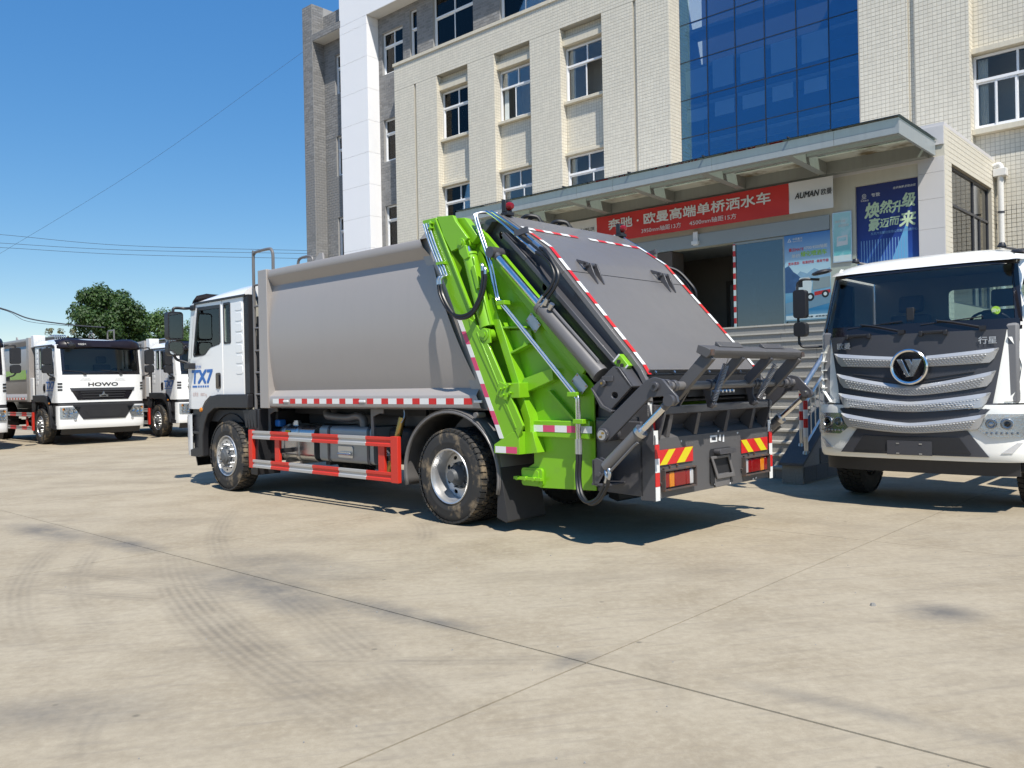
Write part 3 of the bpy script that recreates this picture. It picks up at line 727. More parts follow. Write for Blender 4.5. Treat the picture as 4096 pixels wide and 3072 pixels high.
# glazed screen right of the doorway
gs = empty('glazed_screen', (0, 0, 0), 0, bld)
MB().box(-8.94, -7.80, WY + .02, WY + .03, 2.60, 4.54).build('pane', 'door_glass', gs, smooth=0)
MB().box(-7.80, -6.80, WY + .04, WY + .05, 2.60, 4.54).build('pane', 'door_glass', gs, smooth=0)
f = MB(); f.box(-8.99, -8.94, WY, WY + .06, 2.58, 4.55); f.box(-7.83, -7.78, WY + .002, WY + .058, 2.58, 4.55); f.box(-8.94, -6.8, WY + .001, WY + .059, 2.575, 2.62); f.box(-8.94, -6.8, WY + .001, WY + .059, 4.50, 4.55)
f.build('frame', 'fascia', gs, smooth=0, bevel=.003)
t = MB(); k = 0; z = 2.62
while z < 4.5:
    t.box(-8.995, -8.935, WY - .004, WY - .001, z, min(z + .125, 4.52), k % 2); z += .125; k += 1
t.build('reflective_tape', ['tape_white', 'tape_red'], gs, smooth=0)
MB().box(-8.6, -8.0, WY + .3, WY + .32, 2.9, 3.95).build('inner_frame', 'room_dark', gs, smooth=0)
MB().box(-8.52, -8.08, WY + .29, WY + .299, 2.98, 3.87).build('inner_sheet', 'room_pale', gs, smooth=0)
MB().box(-11.8, -6.80, WY - .05, WY - .002, 4.56, 4.86).build('door_beam', 'beam_grey', bld, smooth=0, bevel=.004)
# camera box over the door
c = MB(); c.box(-9.95, -9.83, WY - .09, WY - .05, 4.60, 4.92); c.box(-9.97, -9.80, WY - .14, WY - .04, 4.62, 4.70); c.build('door_sensor', 'upvc', bld, smooth=0, bevel=.006)

# --- canopy
cn = empty('canopy', (0, 0, 0), 0, bld)
CY, CZ0, CZ1, CXL, CXR = 15.29, 5.685, 5.975, -15.7, -4.75
xs = [CXL, -14.2, -11.75, -10.75, -8.33, -5.88, CXR]
for a, b_ in zip(xs, xs[1:]): MB().box(a + .003, b_ - .003, CY, CY + .03, CZ0, CZ1 - .02).build('fascia', 'fascia', cn, smooth=0, bevel=.003)
for x in (CXL + .03, CXR): 
    MB().box(x - .05, x, CY + .032, WY - .03, CZ0 - .01, CZ1 - .025).build('side_fascia', 'fascia', cn, smooth=0, bevel=.003)
ribs = [-14.0 + 1.79 * i for i in range(5)]
for x in ribs:
    r = MB(); r.plate([(CY + .03, CZ0 + .03), (WY, CZ0 - .03), (WY, CZ1 - .06), (CY + .03, CZ1 - .05)], x - .08, x + .08, 'x'); r.build('rib', 'fascia_under', cn, smooth=0, bevel=.004)
MB().box(CXL, CXR - .05, CY + .031, CY + .16, CZ0 + .005, CZ0 + .03).build('edge_tray', 'fascia_under', cn, smooth=0)
allr = [CXL] + ribs + [CXR - .05]
for a, b_ in zip(allr, allr[1:]):
    MB().box(a + .09, b_ - .09, 16.15, 16.27, CZ1 - .16, CZ1 - .04).build('purlin', 'fascia_under', cn, smooth=0, bevel=.003)
    MB().box(a + .081, b_ - .081, 16.75, WY, CZ1 - .075, CZ1 - .055).build('ceiling_panel', 'stained_panel', cn, smooth=0)
    MB().box(a + .081, b_ - .081, WY - .22, WY - .002, CZ0 - .03, CZ1 - .076).build('wall_beam', 'fascia_under', cn, smooth=0, bevel=.003)
gxs = [CXL - .03, -14.0, -12.1, -10.3, -8.5, -6.72, CXR + .04]
for a, b_ in zip(gxs, gxs[1:]): MB().box(a + .006, b_ - .006, CY - .06, WY - .04, CZ1 + .0, CZ1 + .012).build('glass_sheet', 'canopy_glass', cn, smooth=0)
for x in gxs[1:-1]: MB().bar((x, CY - .07, CZ1 + .03), (x + .02, CY + .10, CZ1 + .03), .02, .03).build('glass_clamp', 'black_plastic', cn, smooth=0)
MB().box(CXL, CXR, WY - .04, WY - .002, CZ1 + .013, CZ1 + .06).build('flashing', 'fascia', cn, smooth=0)

# --- rainwater pipe
pp = empty('drain_pipe', (0, 0, 0), 0, bld)
PX, PY = -4.46, 21.13
MB().cyl((PX, PY, 0), (PX, PY, 5.88), .062, n=20).build('pipe', 'pipe_white', pp)
MB().box(PX - .13, PX + .13, PY - .1, PY + .12, 5.86, 6.03).build('hopper', 'pipe_white', pp, smooth=0, bevel=.01)
MB().tube(smooth_path([(PX - .14, PY - .0, 6.10), (PX - .02, PY, 6.12), (PX + .03, PY, 6.0)]), .06, 14).build('elbow', 'pipe_white', pp)
MB().cyl((PX, PY, 5.05), (PX, PY, 5.09), .072, n=20).build('clip', 'panel_grey', pp)

split_pieces(tile_mb, 'tile', 'tile', 300, lambda a, b: (Vector(a) - Vector((-4.6, 17.4, 5.9))).length)
split_pieces(brick_mb, 'brick', 'grey_brick', 300, lambda a, b: (Vector(a) - Vector((-30.0, 21, 9.5))).length)

# ================================================================= printed banners and posters (flat things on the wing)
def place(o): o.location = (0, 0, 0); o.rotation_euler = (0, 0, BROT); return o
bn = place(empty('banner'))
tag(bn, 'long red banner with white lettering and white ends hung over the entrance doors', 'banner')
def wavy(x0, x1, z0, z1, y, m, nm, parent, amp=.006):
    b = MB(); n = max(4, int((x1 - x0) / .05)); k = 6; rr = random.Random(int(abs(x0) * 100))
    vs = [(x0 + (x1 - x0) * i / n, y - amp * (math.sin(i * .7) * .5 + math.sin(i * .23 + j * 1.3)) - amp, z0 + (z1 - z0) * j / k) for i in range(n + 1) for j in range(k + 1)]
    fs = [(i * (k + 1) + j, (i + 1) * (k + 1) + j, (i + 1) * (k + 1) + j + 1, i * (k + 1) + j + 1) for i in range(n) for j in range(k)]
    b.add(vs, fs); return b.build(nm, m, parent, smooth=60)
wavy(-12.55, -7.55, 4.95, 5.60, WY - .26, 'red_print', 'red_cloth', bn); wavy(-7.55, -6.62, 4.95, 5.60, WY - .26, 'white_print', 'white_cloth', bn); wavy(-13.75, -12.55, 4.98, 5.60, WY - .26, 'white_print', 'white_cloth', bn)
LY = WY - .285
def tx(s, m, x, z, h, w=None, p=bn, y=LY, bold=.012, al='L', sh=0): return text(s, 'lettering', m, p, (x, y, z), XU, ZU, h, w, bold=0, align=al, depth=0, shear=sh, fat=min(.06, bold * 1.6))
tx('奔驰 · 欧曼高端单桥洒水车', 'letter_white', -12.18, 5.235, .255, 4.22, bold=.03)
tx('3950mm轴距13方', 'letter_white', -11.22, 5.03, .12, 1.08, bold=.004); tx('4500mm轴距15方', 'letter_white', -9.92, 5.03, .12, 1.17, bold=.004)
tx('AUMAN', 'letter_black', -7.42, 5.235, .12, .52, bold=.05, sh=.25); tx('欧曼', 'letter_black', -6.86, 5.235, .125, .22, bold=.01)
tx('DAIMLER', 'letter_black', -13.05, 5.30, .085, .44, bold=0)

def poster_mat(name, stops, axis='Z', z0=0, z1=1, rays=None):
    m, nt, b = _nt(name); tc = N(nt, 'ShaderNodeTexCoord').outputs['Object']; sp = N(nt, 'ShaderNodeSeparateXYZ'); nt.links.new(tc, sp.inputs[0])
    f = math_n(nt, 'DIVIDE', math_n(nt, 'SUBTRACT', sp.outputs[2], z0), z1 - z0, True)
    c = ramp_n(nt, f, stops)
    if rays:
        nz = noise_n(nt, scaled(nt, tc, (rays, rays, rays * .9)), 1.0, 6, .6)
        c = mix_n(nt, math_n(nt, 'MULTIPLY', ramp_n(nt, nz, [(.48, 0), (.62, 1)]), .5), c, (.75, .85, .9))
    nt.links.new(c, b.inputs['Base Color']); b.inputs['Roughness'].default_value = .45
poster_mat('poster_blue', [(0, (.30, .52, .72)), (.16, (.10, .34, .66)), (.42, (.018, .075, .36)), (.62, (.012, .035, .22)), (1, (.014, .022, .13))], z0=2.9, z1=5.35)
poster_mat('poster_sky', [(0, (.35, .52, .62)), (.10, (.04, .22, .42)), (.30, (.20, .42, .58)), (.52, (.62, .76, .82)), (.68, (.45, .66, .82)), (1, (.06, .22, .56))], z0=2.75, z1=4.55)
poster_mat('poster_cyan', [(0, (.80, .82, .80)), (.11, (.80, .82, .80)), (.12, (.20, .58, .60)), (.6, (.38, .68, .70)), (1, (.42, .72, .78))], z0=3.88, z1=4.86, rays=5)
mat('mountain', (.055, .12, .26), .6, var=.35, vs=9); mat('mountain_far', (.30, .46, .62), .6, var=.2, vs=9); mat('road_print', (.22, .33, .42), .6)
mat('beam_print', (.14, .42, .70), .5); mat('tower_print', (.20, .38, .66), .5)

pb = place(empty('poster')); tag(pb, 'tall dark blue poster with pale brush lettering filling the wing window', 'poster')
PYY = WY + .06
MB().box(-6.28, -5.08, PYY, PYY + .01, 2.75, 5.35).build('sheet', 'poster_blue', pb, smooth=0)
y = PYY - .004
for s, x, z, h, w_ in (('焕', -6.12, 4.68, .30, .28), ('然', -5.83, 4.74, .24, .24), ('升', -5.60, 4.72, .22, .20), ('级', -5.40, 4.80, .27, .24), ('豪', -6.05, 4.42, .24, .22), ('迈', -5.83, 4.46, .17, .18), ('而', -5.64, 4.48, .16, .19), ('来', -5.46, 4.42, .29, .30)):
    tx(s, 'letter_cream', x, z, h, w_, pb, y, bold=.035, sh=.15)
tx('东风汽车股份有限公司智能制造中心', 'tower_print', -6.0, 4.335, .055, .88, pb, y, bold=.01); tx('专致', 'letter_white', -5.98, 5.10, .075, .17, pb, y, bold=.01)
tx('DFMC', 'letter_white', -6.165, 5.08, .022, .09, pb, y); tx('东风股份', 'letter_white', -6.19, 5.03, .035, .16, pb, y)
tx('信步驰骋 舒致由我', 'letter_white', -5.56, 5.19, .045, .42, pb, y, bold=.01, sh=.3)
lg = MB(); lg.lathe([(.032, 0), (.040, 0), (.040, .002), (.032, .002)], (-6.12, y, 5.145), (0, -1, 0), 24, close=True); lg.lathe([(.012, 0), (.018, 0), (.018, .002), (.012, .002)], (-6.12, y, 5.145), (0, -1, 0), 16, close=True)
lg.build('round_logo', 'letter_white', pb)
MB().plate([(-5.95, 2.95), (-5.30, 2.95), (-5.30, 4.55)], y, y + .001, 'y').build('light_beam', 'beam_print', pb, smooth=0)
rs = random.Random(5)
for i in range(17): MB().box(-6.2 + i * .055, -6.185 + i * .055, y - .001, y, 3.2 + rs.uniform(0, .3), 4.24).build('light_line', 'tower_print', pb, smooth=0)

ps = place(empty('poster')); tag(ps, 'light blue poster of a white tanker lorry under mountains on the door glass', 'poster')
y = WY - .006
MB().box(-7.79, -6.80, y, y + .003, 2.72, 4.55).build('sheet', 'poster_sky', ps, smooth=0)
MB().plate([(-7.785, 3.32), (-7.785, 3.86), (-7.70, 3.90), (-7.60, 3.76), (-7.52, 3.70), (-7.40, 3.58), (-7.3, 3.50), (-7.25, 3.32)], y - .002, y - .001, 'y').build('mountain', 'mountain', ps, smooth=0)
MB().plate([(-7.6, 3.62), (-7.45, 3.76), (-7.3, 3.70), (-7.15, 3.80), (-7.0, 3.72), (-6.81, 3.78), (-6.81, 3.55), (-7.6, 3.5)], y - .0015, y - .0008, 'y').build('mountain', 'mountain_far', ps, smooth=0)
MB().plate([(-7.785, 2.86), (-6.81, 3.05), (-6.81, 3.30), (-7.785, 3.10)], y - .002, y - .001, 'y').build('road', 'road_print', ps, smooth=0)
MB().box(-7.78, -6.82, y - .003, y - .001, 2.745, 2.83).build('caption_strip', 'white_print', ps, smooth=0)
pt = MB()
pt.plate([(-7.55, 3.16), (-7.23, 3.18), (-7.20, 3.50), (-7.26, 3.62), (-7.46, 3.62), (-7.55, 3.44)], y - .004, y - .002, 'y', m=0); pt.plate([(-7.52, 3.42), (-7.40, 3.42), (-7.40, 3.56), (-7.46, 3.57)], y - .005, y - .004, 'y', m=2)
pt.plate([(-7.19, 3.34), (-6.815, 3.38), (-6.815, 3.60), (-7.17, 3.58)], y - .004, y - .002, 'y', m=3); pt.plate([(-7.15, 3.22), (-6.815, 3.26), (-6.815, 3.33), (-7.15, 3.30)], y - .004, y - .002, 'y', m=1)
for cx, cz, rr in ((-7.24, 3.20, .085), (-6.92, 3.24, .075)): pt.lathe([(.0, .005), (rr, .005), (rr, .004)], (cx, y, cz), (0, -1, 0), 20, m=2); pt.lathe([(.0, .007), (rr * .5, .007)], (cx, y, cz), (0, -1, 0), 16, m=0)
pt.build('printed_lorry', ['white_print', 'red_print', 'letter_black', 'fascia'], ps, smooth=0)
tx('中国重汽', 'letter_white', -7.60, 4.43, .05, .21, ps, y - .002, bold=.01); tx('SINOTRUK', 'letter_white', -7.60, 4.39, .025, .21, ps, y - .002)
lg = MB(); lg.plate([(-7.72, 4.40), (-7.63, 4.40), (-7.675, 4.48)], y - .003, y - .002, 'y', [[(-7.70, 4.412), (-7.675, 4.455), (-7.65, 4.412)]]); lg.build('round_logo', 'letter_white', ps, smooth=0)
tx('豪沃MATE', 'letter_red', -7.69, 4.19, .075, .32, ps, y - .002, bold=.02); tx('4700/4500轴距', 'letter_white', -7.36, 4.205, .075, .50, ps, y - .002, bold=.02)
tx('单桥', 'letter_white', -7.63, 4.05, .085, .18, ps, y - .002, bold=.02); tx('绿化喷洒车', 'letter_green', -7.43, 4.06, .11, .55, ps, y - .002, bold=.03)
tx('宽体宽卧 · 驾乘舒适 · 高效节能', 'letter_red', -7.71, 3.905, .062, .87, ps, y - .002, bold=.015)
tx('共赢  卓致惠友', 'letter_black', -7.32, 2.77, .035, .45, ps, y - .004)

pc = place(empty('poster')); tag(pc, 'small pale turquoise framed poster on the cream wall between two large posters', 'poster')
MB().box(-6.74, -6.35, WY - .03, WY - .002, 3.85, 4.88).build('frame', 'alu', pc, smooth=0, bevel=.003); MB().box(-6.725, -6.365, WY - .033, WY - .031, 3.87, 4.865).build('sheet', 'poster_cyan', pc, smooth=0)
tx('焕新升级', 'letter_white', -6.69, 4.66, .055, .22, pc, WY - .035, sh=.2); tx('豪迈而来', 'letter_white', -6.62, 4.57, .055, .22, pc, WY - .035, sh=.2)
MB().plate([(-6.66, 4.18), (-6.43, 4.2), (-6.43, 4.40), (-6.64, 4.38)], WY - .036, WY - .034, 'y', [[(-6.63, 4.28), (-6.46, 4.29), (-6.46, 4.36), (-6.62, 4.35)]]).build('printed_lorry', 'white_print', pc, smooth=0)

# ================================================================= entrance steps
st = place(empty('entrance_steps')); tag(st, 'wide flight of grey granite steps leading up to the entrance doors', 'steps')
D0, RUN, RIS = 12.1, .275, .1717; SXL, SXR = -13.4, -5.28
rs = random.Random(21)
L = 1.32
tread = MB().box(0, L - .006, -.025, RUN + .01, -.032, 0).mesh('tread', 'granite_nosing', smooth=0); riser = MB().box(0, L - .006, 0, .03, -RIS + .002, -.033).mesh('riser', 'granite', smooth=0)
for k in range(15):
    x = SXR - .001; off = rs.uniform(.2, 1.1); y = D0 + k * RUN; z = (k + 1) * RIS; first = True
    while x > SXL:
        w_ = off if first else L; first = False
        inst(tread, 'tread', st, (x - w_, y + rs.uniform(-.002, .002), z), scale=(w_ / L, 1, 1)); inst(riser, 'riser', st, (x - w_, y + rs.uniform(-.002, .002), z), scale=(w_ / L, 1, 1)); x -= w_
b = MB()
for k in range(15): b.box(SXL, SXR, D0 + k * RUN + .035, WY - .01, k * RIS, (k + 1) * RIS - .034)
b.build('step_core', 'granite', st, smooth=0)
MB().box(SXL - .3, -4.98, D0 + 15 * RUN - .25, WY - .001, 15 * RIS - .002, 15 * RIS + .001).build('landing', 'granite_nosing', st, smooth=0)
# sloping cheek wall with a dark coping
ck = MB(); s = RIS / RUN
def cheek(x0, x1, nm, y0, z0, lift, m, mb=None):
    e = D0 + 15 * RUN; b = MB()
    pts = [(y0, 0), (y0, z0), (y0 + .02, z0), (e, z0 + (e - y0) * s), (WY - .02, z0 + (e - y0) * s), (WY - .02, 0)]
    b.plate(pts, x0, x1, 'x'); return b.build(nm, m, st, smooth=0, bevel=.004)
cheek(-5.28, -4.975, 'cheek_wall', 11.57, .26, 0, 'granite')
e = D0 + 15 * RUN; b = MB(); zt = .262
b.plate([(11.53, zt), (11.53, zt + .04), (e, zt + .04 + (e - 11.53) * s), (WY - .02, zt + .04 + (e - 11.53) * s), (WY - .02, zt + (e - 11.53) * s), (e, zt + (e - 11.53) * s)], -5.31, -4.945, 'x')
b.build('coping', 'granite_dark', st, smooth=0, bevel=.006)
for i, (y, z) in enumerate([(11.6 + .42 * i, .02 + .23 * j) for j in range(9) for i in range(12)]):
    if z + .21 > .24 + (y - 11.57) * s: continue
    MB().box(-4.974, -4.962, y + (.15 if int(z / .23) % 2 else 0), y + .41 + (.15 if int(z / .23) % 2 else 0), z, z + .222).build('facing_tile', 'granite_dark', st, smooth=0, bevel=.002)
# stainless handrail
hr = place(empty('handrail')); tag(hr, 'stainless steel stair handrail with red and white taped end posts on the cheek wall', 'handrail')
def zc(y): return .30 + (y - 11.53) * s
def rail(x, dz, r, y0=11.74, y1=13.75): return MB().tube([(x, y0, zc(y0) + dz), (x, y1, zc(y1) + dz)], r, 10)
for x, y in ((-5.0, 11.76), (-5.13, 11.92), (-5.0, 13.75)):
    MB().cyl((x, y, zc(y) - .02), (x, y, zc(y) + .86), .030, n=14).build('post', 'steel', hr)
    MB().cyl((x, y, zc(y) - .03), (x, y, zc(y) + .015), .055, .045, n=16).build('post_base', 'steel', hr)
    t = MB()
    for k in range(5): t.cyl((x, y, zc(y) + .22 + k * .13), (x, y, zc(y) + .35 + k * .13), .0318, n=14, caps=False, m=k % 2)
    t.build('reflective_tape', ['tape_white', 'tape_red'], hr)
rail(-5.06, .88, .036).build('top_rail', 'steel', hr); rail(-5.0, .70, .022).build('mid_rail', 'steel', hr); rail(-5.0, .12, .018).build('bottom_rail', 'steel', hr)
for i in range(12):
    y = 11.95 + i * .16; MB().cyl((-5.0, y, zc(y) + .12), (-5.0, y, zc(y) + .70), .009, n=8).build('baluster', 'steel', hr)
# ================================================================= lorry kit: wheels, cab, compactor body (a forward from rear axle, b to the right, z up)
YT = R(46.254)
TRUCK_O = Vector((-.70307, 9.12582, 0)); TRUCK_RZ = YT + math.pi / 2
def TM(): return MB(fb=True)

# ---- wheels: axis along local y, outside face at y=0 pointing +y
def tyre_mesh(r=.522, w=.285, name='tyre', m='rubber', lugs=46):
    b = MB(); k = r / .522
    pr = [(.288, -.030), (.300, -.012), (.330, -.004), (.365, -.001), (.372, .001), (.378, -.001), (.43, .0), (.470, -.008), (.496, -.022), (.507, -.036)]
    pr = [(q * k, t) for q, t in pr]; inner = [(q, -w - t) for q, t in reversed(pr)]
    b.lathe(pr + inner, (0, 0, 0), (0, 1, 0), 56)
    rows = [(-.004, -.072, 0, .486), (-.080, -.136, .5, .508), (-.149, -.205, .0, .508), (-w + .072, -w + .004, .5, .486)]
    for t0, t1, ph, ri in rows:
        for i in range(lugs):
            a0 = 2 * math.pi * (i + ph + .10) / lugs; a1 = 2 * math.pi * (i + ph + .86) / lugs; sk = .012
            vs = []
            edge = ri < .5
            for t, rr in ((t0, r if not (edge and t0 > -.05) else r - .012), (t1, r if not (edge and t1 < -w + .05) else r - .012)):
                for a_, d in ((a0, 0), (a1, 0)):
                    vs.append((math.cos(a_ + (sk if t == t1 else 0)) * rr, t, math.sin(a_ + (sk if t == t1 else 0)) * rr))
                for a_, d in ((a0, 0), (a1, 0)):
                    rb_ = (ri if edge and ((t == t0) == (t0 > -.05)) else .500) * k
                    vs.append((math.cos(a_ + (sk if t == t1 else 0)) * rb_, t, math.sin(a_ + (sk if t == t1 else 0)) * rb_))
            b.add(vs, [(0, 1, 5, 4), (0, 2, 3, 1), (4, 5, 7, 6), (0, 4, 6, 2), (1, 3, 7, 5)])
    return b.mesh(name, m, smooth=40)
def disc_holes(b, t0, t1, r0, r1, rh, n, hr, hw, m=None, seg=60):
    out = [(r1 * math.cos(2 * math.pi * i / seg), r1 * math.sin(2 * math.pi * i / seg)) for i in range(seg)]
    hs = [[(r0 * math.cos(2 * math.pi * i / 32), r0 * math.sin(2 * math.pi * i / 32)) for i in range(32)]]
    for k in range(n):
        th = 2 * math.pi * (k + .5) / n; c, s_ = math.cos(th), math.sin(th)
        hs.append([(c * (rh + hr * math.cos(q)) - s_ * hw * math.sin(q), s_ * (rh + hr * math.cos(q)) + c * hw * math.sin(q)) for q in [2 * math.pi * i / 12 for i in range(12)]])
    b.plate(out, t0, t1, 'y', hs, m)
TYRE = tyre_mesh(); TYRE_C = tyre_mesh(m='rubber_clean')
def front_rim():
    b = MB()
    b.lathe([(.298, -.022), (.302, -.006), (.296, .002), (.284, -.004), (.278, -.03), (.262, -.045), (.255, -.020), (.246, -.010)], (0, 0, 0), (0, 1, 0), 48)
    disc_holes(b, -.022, -.010, .115, .247, .205, 10, .016, .022)
    b.lathe([(.285, -.03), (.275, -.26)], (0, 0, 0), (0, 1, 0), 40)
    return b.mesh('rim', 'rim_silver', smooth=40)
def rear_rim():
    b = MB()
    b.lathe([(.298, -.022), (.302, -.006), (.296, .002), (.284, -.004), (.276, -.03), (.262, -.06), (.258, -.170), (.250, -.182), (.240, -.176)], (0, 0, 0), (0, 1, 0), 48)
    disc_holes(b, -.185, -.172, .115, .242, .200, 8, .022, .030)
    b.lathe([(.285, -.3), (.275, -.57)], (0, 0, 0), (0, 1, 0), 32)
    return b.mesh('rim', 'rim_silver', smooth=40)
RIM_F, RIM_R = front_rim(), rear_rim()
def hubs(front):
    b = MB(); base = -.012 if front else -.174
    b.lathe([(.150, base), (.146, base + .02), (.112, base + .026), (.105, base + .05), (.072, base + .06 if front else base + .12), (.060, base + .072 if front else base + .15), (.0, base + .074 if front else base + .152)], (0, 0, 0), (0, 1, 0), 28)
    h = b.mesh('hub', 'hub_grey', smooth=40)
    n = MB(); n.cyl((0, base - .005, 0), (0, base + .030, 0), .016, n=6); n.cyl((0, base + .03, 0), (0, base + .058, 0), .010, n=8)
    return h, n.mesh('wheel_nut', 'zinc' if front else 'hub_grey', smooth=30)
HUB_F, NUT_F = hubs(True); HUB_R, NUT_R = hubs(False)
def wheel(parent, a, b, r, right=False, front=True, dual=False, clean=False):
    w = empty('wheel', (a, -b, r), math.pi if right else 0, parent)
    t = TYRE_C if clean else TYRE
    inst(t, 'tyre', w)
    if dual: inst(t, 'inner_tyre', w, (0, -.315, 0), (0, .3, 0))
    inst(RIM_F if front else RIM_R, 'rim', w); inst(HUB_F if front else HUB_R, 'hub', w); rn = .168 if front else .130
    for i in range(10): inst(NUT_F if front else NUT_R, 'wheel_nut', w, (rn * math.cos(2 * math.pi * i / 10), 0, rn * math.sin(2 * math.pi * i / 10)))
    return w

# ---- cab (shared by the white lorries)
def AF(b, z):
    t = min(1.0, abs(b - 1.25) / 1.20); p = 4.2
    base = 6.10 if z <= 2.03 else 6.10 - (z - 2.03) * .17
    if z < 1.16: base = 6.12 - max(0, .55 - z) * .4
    return base + .27 * max(0.0, 1 - t ** p) ** (1 / p)
def bsamp(b0, b1, n=26):
    """denser towards the corners"""
    full = [1.25 - 1.2 * math.cos(math.pi * i / 60) for i in range(61)]
    return sorted({b0, b1} | {x for x in full if b0 + .004 < x < b1 - .004})
def fpatch(mb, rng, zs, off=0.0, n=26, m=None):
    """patch of the curved front; rng(z)->(b0,b1)"""
    rows = []; k = 25
    for z in zs:
        b0, b1 = rng(z) if callable(rng) else rng
        rows.append([(AF(b0 + (b1 - b0) * (.5 - .5 * math.cos(math.pi * i / (k - 1))), z) + off, b0 + (b1 - b0) * (.5 - .5 * math.cos(math.pi * i / (k - 1))), z) for i in range(k)])
    mb.loft(rows, closed=False, m=m); return mb
def slab_patch(mb, rng, zs, off, th, m=None):
    fpatch(mb, rng, zs, off, m=m)
    rows = []
    for o in (off, off - th):
        r = []
        for z, side_ in [(z, 0) for z in zs] + [(z, 1) for z in reversed(zs)]:
            b0, b1 = rng(z) if callable(rng) else rng; b = b0 if side_ == 0 else b1; r.append((AF(b, z) + o, b, z))
        rows.append(r)
    mb.loft(rows, closed=False, m=m)
    for z in (zs[0], zs[-1]):
        b0, b1 = rng(z) if callable(rng) else rng; q = []
        for o in (off, off - th): q.append([(AF(b0 + (b1 - b0) * (.5 - .5 * math.cos(math.pi * i / 24)), z) + o, b0 + (b1 - b0) * (.5 - .5 * math.cos(math.pi * i / 24)), z) for i in range(25)])
        mb.loft(q, closed=False, m=m)
    return mb
def trap(z0, h0, z1, h1, c=1.25):
    return lambda z: (c - (h0 + (h1 - h0) * (z - z0) / (z1 - z0)), c + (h0 + (h1 - h0) * (z - z0) / (z1 - z0)))

